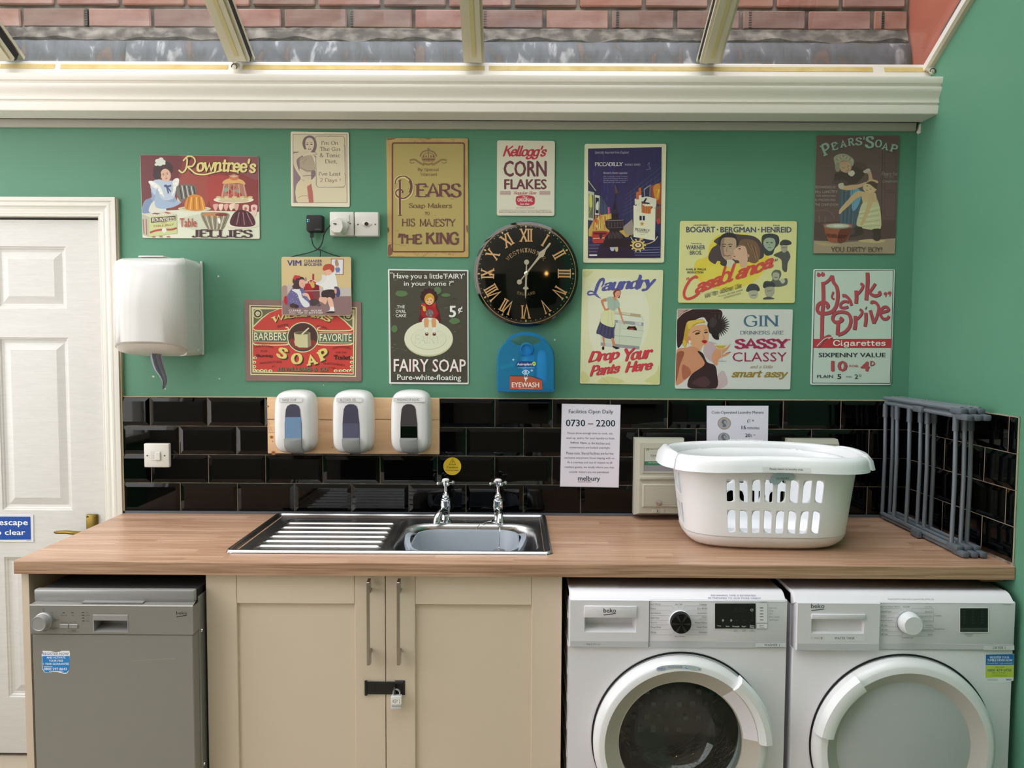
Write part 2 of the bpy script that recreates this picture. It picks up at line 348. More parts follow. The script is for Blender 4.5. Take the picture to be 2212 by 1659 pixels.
def sans_text(s, bold):
    key = (s, bold)
    if key in _tc: return _tc[key]
    c = bpy.data.curves.new('lettering', 'FONT'); c.body = s; c.size = 10; c.resolution_u = 2; c.fill_mode = 'FRONT' if hasattr(c, 'fill_mode') else 'BOTH'
    o = bpy.data.objects.new('lettering', c); COL.objects.link(o)
    dg = bpy.context.evaluated_depsgraph_get(); ev = o.evaluated_get(dg); me = ev.to_mesh()
    V = [(v.co.x, v.co.y) for v in me.vertices]; F = [tuple(p.vertices) for p in me.polygons]
    ev.to_mesh_clear(); bpy.data.objects.remove(o); bpy.data.curves.remove(c)
    if bold > 0:      # heavier strokes: the same glyphs laid over each other with a small shift
        d = min(bold * .42, .33); n = len(V); base = V; V = []; G = []
        for k, (sx_, sy_) in enumerate(((0, 0), (-d, 0), (d, 0), (0, -d * .6), (0, d * .6))[:5 if bold > .2 else 3]):
            V += [(a + sx_, b + sy_, k * 4) for a, b in base]; G += [tuple(i + k * n for i in f) for f in F]
        F = G
    _tc[key] = (V, F); return V, F

# ------------------------------------------------------------------ flat print on a real surface
class Art:
    """collects flat coloured shapes, read off the photograph's own pixels, as thin print lying on the plane y (or yfun)"""
    def __init__(s, y, ox=0, oy=0, sc=1, yfun=None, lift=.00015, step=.000008):
        s.y = y; s.ox = ox; s.oy = oy; s.sc = sc; s.mb = MB(); s.k = lift; s.step = step; s.yf = yfun; s.clip = None
    def P(s, u, v):
        p = atY(s.ox + u / s.sc, s.oy + v / s.sc, s.y); return p.x, p.z
    def put(s, V, F, col):
        y = s.y; out = []
        if s.clip:
            V = [s.inside(q[0], q[1]) + tuple(q[2:]) for q in V]
        top = 0
        for q in V:
            x, z = s.P(q[0], q[1]); l = q[2] * 1e-6 if len(q) > 2 else 0; top = max(top, l)
            out.append((x, (s.yf(x, z) if s.yf else y) - s.k - l, z))
        s.k += top
        s.mb.add(out, F, 0, hexc(col)); s.k += s.step; return s
    def inside(s, u, v):
        c = s.clip; n = len(c)
        for i in range(n):
            (x0, y0), (x1, y1) = c[i], c[(i + 1) % n]; dx, dy = x1 - x0, y1 - y0; l = math.hypot(dx, dy); d = (-(u - x0) * dy + (v - y0) * dx) / l
            if d < 0: u += d * dy / l; v -= d * dx / l
        return u, v
    def poly(s, pts, col): return s.put(pts, [tuple(range(len(pts)))], col)
    def q(s, x0, y0, x1, y1, col): return s.poly([(x0, y0), (x1, y0), (x1, y1), (x0, y1)], col)
    def blob(s, pts, col, n=4):
        if isinstance(pts, str): pts = [tuple(float(a) for a in q.split(',')) for q in pts.split()]
        return s.poly(smooth_pts(pts, True, n), col)
    def ell(s, cx, cy, rx, ry, col, rot=0, n=24):
        c, r = math.cos(math.radians(rot)), math.sin(math.radians(rot)); P = []
        for i in range(n):
            a = 2 * PI * i / n; u, v = rx * math.cos(a), ry * math.sin(a); P.append((cx + u * c - v * r, cy + u * r + v * c))
        return s.poly(P, col)
    def line(s, pts, w, col, smooth=False, closed=False, taper=False):
        if isinstance(pts, str): pts = [tuple(float(a) for a in q.split(',')) for q in pts.split()]
        if smooth: pts = smooth_pts(pts, closed, 4)
        if closed: pts = list(pts) + [pts[0]]
        f = (lambda dx, dy, t: w * (1 - abs(2 * t - 1) ** 2 * .8)) if taper else (lambda dx, dy, t: w)
        V, F = ribbon(pts, f, closed); h = len(V) // 2; return s.put([(a, b, (k % h) * .25) for k, (a, b) in enumerate(V)], F, col)
    def frame(s, x0, y0, x1, y1, w, col, r=0):
        if r: return s.line(rrect(x0, x1, y0, y1, r), w, col, closed=True)
        return s.put([(x0, y0), (x1, y0), (x1, y1), (x0, y1), (x0 + w, y0 + w), (x1 - w, y0 + w), (x1 - w, y1 - w), (x0 + w, y1 - w)],
                     [(0, 1, 5, 4), (1, 2, 6, 5), (2, 3, 7, 6), (3, 0, 4, 7)], col)
    def text(s, t, x0, y0, x1, y1, col, b=0.0, font='S', sh=0, dy=0, arc=0, wv=1.7, wh=.7, serif=.9, track=.6, out=None, rot=None):
        if font == 'S': V, F = sans_text(t, b)
        elif font == 'R': V, F = stroke_text(t, wv, wh, serif, sh, track)
        else: V, F = stroke_text(t, wv, wh, 0, sh or .3, track)
        if not V: return s
        a0 = min(v[0] for v in V); a1 = max(v[0] for v in V); b0 = min(v[1] for v in V); b1 = max(v[1] for v in V)
        if font == 'S' and sh: V = [(q[0] + q[1] * sh, q[1]) + tuple(q[2:]) for q in V]; a0 = min(v[0] for v in V); a1 = max(v[0] for v in V)
        def warp(a, c):
            tt = (a - a0) / (a1 - a0 or 1); u = x0 + tt * (x1 - x0); v = y1 - (c - b0) / (b1 - b0 or 1) * (y1 - y0)
            return (u, v + dy * tt - arc * (1 - (2 * tt - 1) ** 2))
        W2 = [warp(q[0], q[1]) for q in V]; LV = [tuple(q[2:]) for q in V]
        if rot:
            cx, cy = (x0 + x1) / 2, (y0 + y1) / 2; cs, sn = math.cos(math.radians(rot)), math.sin(math.radians(rot))
            W2 = [(cx + (u - cx) * cs - (v - cy) * sn, cy + (u - cx) * sn + (v - cy) * cs) for u, v in W2]
        if out: s.put([(u + out[1], v + out[2]) + l for (u, v), l in zip(W2, LV)], F, out[0])
        return s.put([w + l for w, l in zip(W2, LV)], F, col)
    def build(s, name, parent, mt=None):
        o = s.mb.build(name, mt or INK, parent, smooth=0, recalc=False)
        me = o.data
        bm = bmesh.new(); bm.from_mesh(me)
        fl = [f for f in bm.faces if f.normal.y > 0]
        if fl: bmesh.ops.reverse_faces(bm, faces=fl)
        bmesh.ops.triangulate(bm, faces=[f for f in bm.faces if len(f.verts) > 4])
        bm.to_mesh(me); bm.free(); return o
    def fresh(s):
        """a second print (lettering) on top of the first"""
        n = Art(s.y, s.ox, s.oy, s.sc, s.yf, s.k + .00005, s.step); n.clip = s.clip; return n
# ================================================================== SETTING
XR = 2.763; YB = -3.3; XL = -1.55
GREEN = mat('green_wall_paint', '568b71', .5, spec=.4, bump=(90, .06), var=(1.3, '5b9177', (1, 1, 1), .35, .65))
WHITE_PAINT = mat('white_gloss_paint', 'dbd8cf', .32, bump=(30, .03))
UPVC = mat('white_upvc', 'e8e3da', .3)
def schlick_glass(name, tint='ffffff', base=.04, rough=0.0):
    M = bpy.data.materials.new(name); M.use_nodes = True; t = M.node_tree; t.nodes.clear(); N = t.nodes.new; L = t.links.new
    o = N('ShaderNodeOutputMaterial'); mx = N('ShaderNodeMixShader'); tr = N('ShaderNodeBsdfTransparent'); gl = N('ShaderNodeBsdfGlossy'); g = N('ShaderNodeNewGeometry')
    d = N('ShaderNodeVectorMath'); d.operation = 'DOT_PRODUCT'; L(g.outputs['Normal'], d.inputs[0]); L(g.outputs['Incoming'], d.inputs[1])
    def mth(op, a, b=None):
        n = N('ShaderNodeMath'); n.operation = op
        for i, v in enumerate((a, b)):
            if v is None: continue
            if isinstance(v, (int, float)): n.inputs[i].default_value = v
            else: L(v, n.inputs[i])
        return n.outputs[0]
    c = mth('ABSOLUTE', d.outputs['Value']); p5 = mth('POWER', mth('SUBTRACT', 1.0, c), 5.0)
    L(mth('ADD', mth('MULTIPLY', p5, 1 - base), base), mx.inputs[0])
    tr.inputs[0].default_value = (*hexc(tint), 1); gl.inputs['Roughness'].default_value = rough
    L(tr.outputs[0], mx.inputs[1]); L(gl.outputs[0], mx.inputs[2]); L(mx.outputs[0], o.inputs[0]); return M
GLASS = schlick_glass('roof_glass', 'f4f8f6', .045)

# roof geometry: rises from the eaves towards the room
TH = math.atan(.58); RC, RS = math.cos(TH), math.sin(TH)
def roofz(y): return 2.447 + .58 * (-y - .054)
def rpt(x, s, h): return (x, -.054 - s * RC + h * RS, 2.447 + s * RS + h * RC)
def rbox(mb, x0, x1, s0, s1, h0, h1, m=0):
    c = [rpt(x, s, h) for h in (h0, h1) for x, s in ((x0, s0), (x1, s0), (x1, s1), (x0, s1))]
    mb.add(c, [(0, 3, 2, 1), (4, 5, 6, 7), (0, 1, 5, 4), (1, 2, 6, 5), (2, 3, 7, 6), (3, 0, 4, 7)], m)

# floor
FLOOR = mat('pale_floor_tile', 'b9ad9c', .4, var=(2, 'a89b8a', (1, 1, 1), .3, .7))
mb = MB(); mb.box(XL - .1, XR + .1, YB - .1, .1, -.08, 0); fl = structure(mb.build('floor', FLOOR, smooth=0))
# back wall with the doorway cut out
mb = MB()
mb.box(XL, -.93, 0, .1, 0, 2.44); mb.box(-.93, -.055, 0, .1, 1.955, 2.44); mb.box(-.055, XR + .1, 0, .1, 0, 2.44)
wb = structure(mb.build('wall_back', GREEN, smooth=0))
wb_grout = MB(); wb_grout.box(0.0, XR, -.0025, 0, .896, 1.3135)
GROUT = mat('pale_grout', '9b9082', .8, var=(25, '5d554c', (1, 1, 1), .45, .62))
wb_grout.build('grout', GROUT, wb, smooth=0)
# right wall follows the roof slope
def side_wall(name, x0, x1, m, z0=0.0):
    P = [(.1, z0), (YB, z0), (YB, roofz(YB) + .02), (-.054, 2.44), (.1, 2.44)]; n = len(P); mb = MB()
    mb.add([(x0, y, z) for y, z in P] + [(x1, y, z) for y, z in P], [tuple(range(n)), tuple(range(2 * n - 1, n - 1, -1))] + [(i, (i + 1) % n, n + (i + 1) % n, n + i) for i in range(n)])
    return structure(mb.build(name, m, smooth=0))
wr = side_wall('wall_right', XR, XR + .035, GREEN)
mb = MB(); mb.box(XR - .0025, XR, -.581, 0, .896, 1.3135); mb.build('grout', GROUT, wr, smooth=0)
REAR = mat('cream_rear_wall', '8d867b', .7)
mb = MB(); mb.box(XL, XR + .1, YB - .1, YB, 0, roofz(YB) + .1); wrear = structure(mb.build('wall_rear', REAR, smooth=0))
# dark doorway and window in the house wall behind the camera
mb = MB(); mb.box(.0, .9, YB, YB + .03, 0, 2.05); mb.build('door_panel', mat('dark_doorway', '1d1a17', .5), wrear, smooth=0)
mb = MB(); mb.box(1.5, 2.5, YB, YB + .03, 1.0, 2.1); mb.build('window_pane', mat('dark_window', '15181a', .1), wrear, smooth=0)
# left side: low green wall with glazing above
mb = MB(); mb.box(XL - .1, XL, YB, .1, 0, .75); wl = structure(mb.build('wall_left', GREEN, smooth=0))
wn = structure(empty('window_1', (XL, -1.65, .75)))
for i in range(5):
    y = YB + .03 + i * (-.03 - YB - .05) / 4
    mb = MB(); mb.box(XL - .07, XL, y, y + .05, .75, roofz(y) - .05); mb.build('window_frame', UPVC, wn, smooth=0)
mb = MB(); mb.add([(XL - .03, YB, .75), (XL - .03, 0, .75), (XL - .03, 0, roofz(0)), (XL - .03, YB, roofz(YB))], [(0, 1, 2, 3)]); mb.build('glass_pane', GLASS, wn, smooth=0)
mb = MB(); mb.box(XL - .07, XL + .02, YB, 0, .75, .80); mb.build('window_sill', UPVC, wn, smooth=0)

# glazed roof
CREAM_BAR = mat('cream_aluminium_bar', 'bfb8a0', .4)
RUBBER = mat('black_rubber', '0b0b0b', .5)
TAPE = mat('old_masking_tape', 'd9c48a', .7, var=(14, 'c8a95e', (1, 1, 1), .35, .7))
TAPE_P = mat('faded_masking_tape', 'b9ae7e', .7)
TAPE_W = mat('white_tape', 'd8d2c0', .6)
roof = structure(empty('ceiling', (1.2, -1.6, 3.0)))
SL = 3.9
bars = [(-1.08, 0), (-.307, 0), (.470, 0), (1.243, 0), (2.018, 0)]
for x, _ in bars:
    mb = MB(); rbox(mb, x - .033, x + .033, .030, SL, -.034, -.004); g = mb.build('glazing_bar', RUBBER, roof, smooth=0)
    mb = MB(); rbox(mb, x - .0345, x + .0345, .040, SL, -.046, -.034); rbox(mb, x - .026, x + .026, .044, SL, -.051, -.046); mb.build('bar_cap', CREAM_BAR, g, smooth=0)
    mb = MB(); rbox(mb, x - .006, x + .008, .065, SL * .6, -.0518, -.051); mb.build('tape_strip', TAPE_P, g, smooth=0)
    mb = MB(); rbox(mb, x - .03, x + .03, .0, SL, .006, .02); mb.build('outer_cap', CREAM_BAR, g, smooth=0)
mb = MB(); rbox(mb, XR - .014, XR + .012, .0, SL, -.036, -.004); g = mb.build('glazing_bar', CREAM_BAR, roof, smooth=0); rb = MB(); rbox(rb, XR - .022, XR - .014, 0, SL, -.03, -.01); rb.build('bar_cap', UPVC, g, smooth=0)
xs = [XL] + [b[0] for b in bars] + [XR]
for a, b in zip(xs, xs[1:]):
    mb = MB(); rbox(mb, a + .004, b - .004, .0, SL, -.004, .004); mb.build('glass_pane', GLASS, roof, smooth=0)

# eaves beam: moulded white box along the foot of the roof
prof = [(0, 2.455), (-.054, 2.447), (-.060, 2.441), (-.078, 2.386), (-.082, 2.384), (-.138, 2.3785), (-.1455, 2.376), (-.1465, 2.372), (-.1455, 2.3620), (-.144, 2.356), (-.1375, 2.354), (-.1370, 2.3475),
        (-.1405, 2.346), (-.1415, 2.342), (-.1405, 2.336), (-.1370, 2.329), (-.1325, 2.323), (-.1285, 2.317), (-.1265, 2.311), (-.1268, 2.305), (-.1285, 2.300), (-.1285, 2.2985),
        (-.1225, 2.297), (-.1220, 2.2925), (-.1250, 2.2915), (-.1255, 2.2885), (-.1220, 2.266), (-.119, 2.264), (-.028, 2.2655), (-.028, 2.275), (0, 2.275)]
mb = MB()
mb.loft([[(XL, y, z) for y, z in prof], [(XR + .008, y, z) for y, z in prof]], closed=True, caps=True)
t1 = structure(mb.build('trim_1', UPVC, smooth=25))
def ledge(x0, x1, t0, t1_, name, m, h=.0012, par=None):
    a = Vector((0, -.060, 2.441)); d = Vector((0, -.0134, -.041)); n = Vector((0, -.950, .311))
    p0 = a + d * t0; p1 = a + d * t1_; mb = MB()
    c = [(x, (p + n * k).y, (p + n * k).z) for k in (.0002, h) for x, p in ((x0, p0), (x1, p0), (x1, p1), (x0, p1))]
    mb.add(c, [(0, 3, 2, 1), (4, 5, 6, 7), (0, 1, 5, 4), (1, 2, 6, 5), (2, 3, 7, 6), (3, 0, 4, 7)]); return mb.build(name, m, par, smooth=0)
def px2x(px): return atY(px, 147, -.067).x
for a, b in ((-330, -10), (0, 118), (130, 492), (524, 1047), (1056, 1886), (1911, 2004)):
    ledge(px2x(a), px2x(b), .17, .56, 'tape_strip', TAPE, par=t1)
# crumpled tape and hook at the foot of the second bar, and at the right end
def crumple(cx, cy, cz, r, m, par, name='tape_scrap'):
    mb = MB(); rings = []
    for i in range(6):
        a = PI * (i + .5) / 6; rr = math.sin(a) * r
        rings.append([(cx + rr * math.cos(t) * random.uniform(.7, 1.25), cy + rr * math.sin(t) * random.uniform(.6, 1.2) * .5, cz + r * .8 * math.cos(a) * random.uniform(.8, 1.1)) for t in [2 * PI * j / 9 for j in range(9)]])
    mb.loft(rings); return mb.build(name, m, par, smooth=0)
p = atY(509, 143, -.08); crumple(p.x, -.08, p.z, .016, TAPE_W, t1)
p = atY(2013, 153, -.08); crumple(p.x, -.085, p.z, .017, TAPE_W, t1)
for (u, v) in ((506, 144), (2015, 154)):
    p = atY(u, v, -.105); mb = MB()
    mb.tube([(p.x + .009 * math.cos(a), -.105, p.z + .009 * math.sin(a)) for a in [math.radians(k * 24) for k in range(-2, 9)]], .0016, 6); mb.build('wire_hook', mat('dark_wire', '2a2622', .4), t1)
mb = MB()   # tape tail hanging off the second bar
P = [atY(u, v, y) for u, v, y in ((501, 88, -.17), (504, 100, -.155), (509, 118, -.13), (507, 136, -.095))]
mb.add([(q.x - .008, q.y, q.z) for q in P] + [(q.x + .008, q.y - .004, q.z) for q in P] , [(i, i + 1, 5 + i, 4 + i) for i in range(3)]); mb.build('tape_scrap', TAPE_W, t1, smooth=0, solid=.001)
# lower strip below the beam
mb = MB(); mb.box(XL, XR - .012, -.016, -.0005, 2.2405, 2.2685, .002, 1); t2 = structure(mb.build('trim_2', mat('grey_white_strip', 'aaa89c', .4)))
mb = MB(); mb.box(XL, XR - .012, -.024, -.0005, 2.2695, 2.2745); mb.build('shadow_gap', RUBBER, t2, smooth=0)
# broken end piece of the strip
p = [atY(u, v, -.02) for u, v in ((1988, 268), (1994, 263), (2008, 283), (2009, 290), (2003, 290), (1999, 283), (1990, 281), (1988, 287), (1985, 283))]
mb = MB(); mb.prism([(q.x, q.z) for q in p], -.022, -.004); mb.build('broken_end_cap', UPVC, t2, smooth=0)

# ------------------------------------------------------------------ black bevelled tiles, one object each
TILE = mat('black_tile_glaze', '020202', .03, spec=.3, bump=(9, .025))
TBISC = mat('tile_biscuit', 'c9bda6', .6)
_tm = {}
def tile_mesh(w, cutl=0, cutr=0):
    key = (round(w, 4), cutl, cutr)
    if key in _tm: return _tm[key]
    h = .0985; b = .0135; mb = MB(); y0, y1 = -.0045, -.0092
    xa, xb = (0 if cutl else b), (w if cutr else w - b)
    if xb <= xa: xa, xb = w * .4, w * .6
    o = [(0, y0, 0), (w, y0, 0), (w, y0, h), (0, y0, h)]; i = [(xa, y1, b), (xb, y1, b), (xb, y1, h - b), (xa, y1, h - b)]
    bk = [(0, 0, 0), (w, 0, 0), (w, 0, h), (0, 0, h)]
    mb.add(o + i + bk, [(0, 1, 5, 4), (1, 2, 6, 5), (2, 3, 7, 6), (3, 0, 4, 7), (4, 5, 6, 7)], 0)
    mb.add(o + bk, [(0, 4, 5, 1), (1, 5, 6, 2), (2, 6, 7, 3), (3, 7, 4, 0)], 1)
    ob = mb.build('tile', [TILE, TBISC], smooth=0, local=(0, 0, 0)); me = ob.data; bpy.data.objects.remove(ob); _tm[key] = me; return me
TP = .2020; TG = .0026; ZB = .908
def put_tile(me, loc, rz, par):
    o = bpy.data.objects.new('tile', me); COL.objects.link(o); o.location = loc; o.rotation_euler = (random.uniform(-1, 1) * .0018, 0, rz + random.uniform(-1, 1) * .0018); adopt(o, par)
for r in range(4):
    z = ZB + r * .101 + TG / 2
    x = 0.0 if r % 2 == 0 else -TP / 2
    while x < XR - .01:
        a = max(x, 0); b = min(x + TP, XR - .001); w = b - a - TG
        if w > .01: put_tile(tile_mesh(w, a > x + .001, b < x + TP - .001), (a + TG / 2, -.002, z), 0, wb)
        x += TP
    y = -.040 if r % 2 == 0 else -.141
    y += TP
    while y > -.58:
        a = min(y, -.001); b = max(y - TP, -.583); w = a - b - TG
        if w > .008: put_tile(tile_mesh(w, a < y - .001, b > y - TP + .001), (XR - .002, a - TG / 2, z), -PI / 2, wr)
        y -= TP
# grey sealant line on the worktop and pale bead on top of the tiles
mb = MB(); mb.box(0, XR - .01, -.012, -.001, .9005, ZB + .001); t3 = structure(mb.build('trim_3', mat('grey_sealant', '5b5f66', .35), smooth=0))
mb = MB(); mb.box(0.0, XR - .01, -.006, -.0005, 1.3125, 1.3155); t4 = structure(mb.build('trim_4', mat('cream_bead', 'b8ab90', .6), smooth=0))

# small paint chips and filler marks on the green wall
for (u, v, r) in ((472, 596.5, 2.6), (331, 813, 2.6), (474, 818, 1.8), (1198, 734, 2.0), (845, 831, 1.5), (357, 840, 1.8), (699, 832, 1.2)):
    a = Art(0, 0, 0, 1, lift=.0004); a.blob([(u + r * math.cos(t) * random.uniform(.6, 1.2), v + r * math.sin(t) * random.uniform(.6, 1.2)) for t in [2 * PI * k / 7 for k in range(7)]], 'c4cdbd'); a.build('paint_chip', wb)

# ------------------------------------------------------------------ outside: neighbour's brick wall
MORTAR = mat('weathered_mortar', '5f5a55', .9, var=(9, '9a948c', (1, 1, 1), .4, .65), bump=(60, .5))
mb = MB(); mb.box(-2.2, 2.80, .165, .4, 2.3, 4.6); wo_ = structure(mb.build('wall_outside', MORTAR, smooth=0))
BR = [mat('brick_red_%s' % n, c, .85, var=(7, c2, (1, 1, 2.5), .35, .75), bump=(40, .6)) for n, c, c2 in (('rose', '8a5e55', 'a5857d'), ('pink', '91695f', 'ab8c83'), ('plum', '795a53', '937c75'), ('orange', '935f52', 'a68173'))]
_bm = []
for k in range(4):
    mb = MB(); mb.box(0, .224, 0, .05, 0, .0655, .004, 1)
    mb.v = [(x + random.uniform(-.001, .001), y + random.uniform(-.001, .001), z + random.uniform(-.0008, .0008)) for x, y, z in mb.v]
    o = mb.build('brick', BR[k], smooth=0, local=(0, 0, 0)); _bm.append(o.data); bpy.data.objects.remove(o)
for r in range(6):
    z = 2.645 + r * .0795; x0 = -.413 - 2 * .237 if r % 2 == 0 else -.291 - 2 * .237
    n = 0
    x = x0 + .0065
    while x < 2.78:
        me = _bm[random.randrange(4)]; w = min(.224, 2.79 - x)
        o = bpy.data.objects.new('brick', me); COL.objects.link(o); o.location = (x, .150 + random.uniform(-.002, .002), z); o.scale.x = w / .224
        adopt(o, wo_); x += .237; n += 1
# small slotted perpend vents between bricks
for u in (187, 760, 1048, 1334, 1620, 1907):
    p = atY(u, 41, .15); mb = MB(); mb.box(p.x - .004, p.x + .004, .148, .17, 2.648, 2.708)
    for k in range(7): mb.box(p.x - .005, p.x + .005, .146, .15, 2.650 + k * .0085, 2.653 + k * .0085, m=1)
    mb.build('weep_vent', [RUBBER, mat('grey_vent', '4b4743', .6)], wo_, smooth=0)
# lumpy cement fillet
CEM = mat('stained_cement', '423c37', .9, var=(19, '8e867f', (1, 1, 1.6), .42, .72), bump=(50, .8))
mb = MB(); rings = []
for i in range(160):
    x = -1.3 + i * 4.09 / 159; w = .010 * math.sin(i * .37) + .007 * math.sin(i * 1.13) + random.uniform(-.002, .002)
    rings.append([(x, .165, 2.647 + random.uniform(-.002, .002)), (x, .146, 2.643 + random.uniform(-.003, .001)), (x, .138 + random.uniform(-.002, .002), 2.618), (x, .132 + random.uniform(-.002, .002), 2.598 + w * .6), (x, .145, 2.590 + w), (x, .165, 2.58)])
mb.loft(rings, closed=False, caps=False); mb.build('cement_fillet', CEM, wo_, smooth=30)
# lead flashing, dressed in sheets
def mat_lead():
    M = bpy.data.materials.new('weathered_lead'); M.use_nodes = True; t = M.node_tree; N = t.nodes.new; L = t.links.new; p = t.nodes['Principled BSDF']
    tcn = N('ShaderNodeTexCoord'); mp = N('ShaderNodeMapping'); mp.inputs['Scale'].default_value = (22, 22, 9); n = N('ShaderNodeTexNoise'); n.inputs['Scale'].default_value = 1; n.inputs['Detail'].default_value = 6; n.inputs['Distortion'].default_value = .6
    L(tcn.outputs['Object'], mp.inputs[0]); L(mp.outputs[0], n.inputs[0]); r = N('ShaderNodeValToRGB'); e = r.color_ramp.elements
    e[0].position = .33; e[0].color = (*hexc('5d4a45'), 1); e[1].position = .70; e[1].color = (*hexc('9c9b9e'), 1)
    for pos, c in ((.40, '3c3f45'), (.50, '484c55'), (.60, '51555e')): q = e.new(pos); q.color = (*hexc(c), 1)
    L(n.outputs[0], r.inputs[0]); L(r.outputs[0], p.inputs['Base Color']); p.inputs['Roughness'].default_value = .6
    return M
LEAD = mat_lead()
for a, b in ((-1.3, -.02), (-.02, 1.02), (1.02, 2.795)):
    mb = MB(); rings = []; n = 40
    for i in range(n + 1):
        x = a + (b - a) * i / n; w = .0015 * math.sin(i * 1.9)
        rings.append([(x, .160, 2.62), (x, .150, 2.60 + w), (x, .128 + w, 2.585), (x, .118 + w, 2.55), (x, .112, 2.48), (x, .02, 2.43), (x, .02, 2.42)])
    mb.loft(rings, closed=False, caps=False); mb.build('lead_flashing', LEAD, wo_, smooth=40, solid=.002)
# return wall at the right with its own flashing beside the glazing
mb = MB()
P = [(.4, 2.3), (-1.4, 2.9), (-1.4, 4.4), (.4, 4.4)]
mb.add([(2.802, y, z) for y, z in P] + [(2.95, y, z) for y, z in P], [(0, 1, 2, 3), (7, 6, 5, 4), (0, 4, 5, 1), (1, 5, 6, 2), (2, 6, 7, 3), (3, 7, 4, 0)])
wret = structure(mb.build('wall_parapet', mat('red_painted_brick', 'b3604c', .8, var=(5, 'a45543', (1, 1, 1), .3, .7), bump=(30, .5)), smooth=0))
for s0, s1, hh in ((-.04, .30, .085), (.24, .75, .10), (.7, 1.3, .10)):
    mb = MB(); c = [rpt(2.800, s0, -.03), rpt(2.800, s1, -.03), rpt(2.799, s1, hh), rpt(2.799, s0 + .10, hh), rpt(2.799, s0, hh * .4)]
    mb.add(c, [(0, 1, 2, 3, 4)]); mb.build('lead_flashing', LEAD, wret, smooth=0, solid=.003)

# ------------------------------------------------------------------ door and architrave
def nested(mb, x0, x1, z0, z1, rings, y, m=0, cap=True):
    """rings: (inset, depth toward -y); builds stepped mouldings inside a rectangle"""
    R = [[(x0 + i, y - d, z0 + i), (x1 - i, y - d, z0 + i), (x1 - i, y - d, z1 - i), (x0 + i, y - d, z1 - i)] for i, d in rings]
    mb.loft(R, caps=False, m=m)
    if cap: o = R[-1]; mb.add(o, [(0, 1, 2, 3)], m)
def board_with_panels(mb, X, Z, holes, y, rings=(), m=0):
    """X, Z grid lines; holes: set of (ix, iz) cells that become moulded panels"""
    for i in range(len(X) - 1):
        for j in range(len(Z) - 1):
            if (i, j) in holes: nested(mb, X[i], X[i + 1], Z[j], Z[j + 1], rings, y, m)
            else: mb.add([(X[i], y, Z[j]), (X[i + 1], y, Z[j]), (X[i + 1], y, Z[j + 1]), (X[i], y, Z[j + 1])], [(0, 1, 2, 3)], m)
DOORM = mat_grain('white_woodgrain_door', 'cdccc8', 'd6d5d1', (6, 6, 60), .42, .3, .7, 2.0, 1.2)
dd = structure(empty('door_1', (-.49, .02, 0)))
DX = [-.908, -.795, -.545, -.443, -.193, -.075]
DZ = [.012, .22, .734, .904, 1.519, 1.620, 1.837, 1.929]
mb = MB()
rg = [(0, 0), (.002, -.004), (.007, -.005), (.010, -.009), (.016, -.010), (.018, -.0105), (.022, -.0095), (.044, -.003), (.046, -.003)]
board_with_panels(mb, DX, DZ, {(1, 1), (1, 3), (1, 5), (3, 1), (3, 3), (3, 5)}, .012, rg)
mb.box(DX[0], DX[-1], .024, .05, DZ[0], DZ[-1])
for a, b, c, d in ((DX[0], DX[-1], DZ[0], DZ[0]), (DX[0], DX[-1], DZ[-1], DZ[-1])): mb.add([(a, .012, c), (b, .012, c), (b, .03, c), (a, .03, c)], [(0, 1, 2, 3)])
for xx in (DX[0], DX[-1]): mb.add([(xx, .012, DZ[0]), (xx, .03, DZ[0]), (xx, .03, DZ[-1]), (xx, .012, DZ[-1])], [(0, 1, 2, 3)])
mb.build('door_leaf', DOORM, dd, smooth=0)
BRASS = mat('aged_brass', '7d6a35', .3, metal=1)
mb = MB(); mb.box(-.141, -.100, .002, .012, .735, .892, .003); mb.box(-.130, -.112, -.028, .003, .822, .842, .004)
hp = mb.build('handle_plate', BRASS, dd)
mb = MB(); mb.tube([(-.12, -.03, .832), (-.15, -.036, .834), (-.19, -.037, .838), (-.225, -.033, .836), (-.232, -.031, .836)], [.008, .0075, .0065, .0055, .004], 10); mb.build('lever_handle', BRASS, hp)
mb = MB()
for xx in (-.135, -.106): mb.lathe([(0, .0025), (.003, .002), (.0035, 0)], (xx, .002, .884), 'y', 10)
mb.build('screw', BRASS, hp)
# architrave with mitred corners
ap = [(0, 0), (.0, .018), (.013, .018), (.015, .0145), (.0175, .0145), (.022, .016), (.029, .0155), (.034, .0115), (.040, .0095), (.046, .0105), (.049, .0095), (.053, .009), (.058, .0065), (.063, .0065), (.0655, .004), (.0655, 0)]
xo, zo, xl = .0, 2.003, -.985
st_ = [[(xo - t, -d, 0) for t, d in ap], [(xo - t, -d, zo - t) for t, d in ap], [(xl + t, -d, zo - t) for t, d in ap], [(xl + t, -d, 0) for t, d in ap]]
mb = MB(); mb.loft(st_, closed=True, caps=True); t5 = structure(mb.build('trim_5', WHITE_PAINT, smooth=20))
mb = MB(); mb.box(-.069, -.055, 0, .1, 0, 1.955); mb.box(-.93, -.915, 0, .1, 0, 1.955); mb.box(-.93, -.055, 0, .1, 1.938, 1.955); mb.build('door_lining', WHITE_PAINT, t5, smooth=0)
mb = MB(); mb.box(-.93, -.055, .055, .08, 0, 1.955); mb.build('dark_gap', RUBBER, t5, smooth=0)
mb = MB(); mb.box(.001, .006, -.012, -.001, .9, 2.0); mb.build('caulk_bead', mat('cream_bead', 'b8ab90', .6), t5, smooth=0)
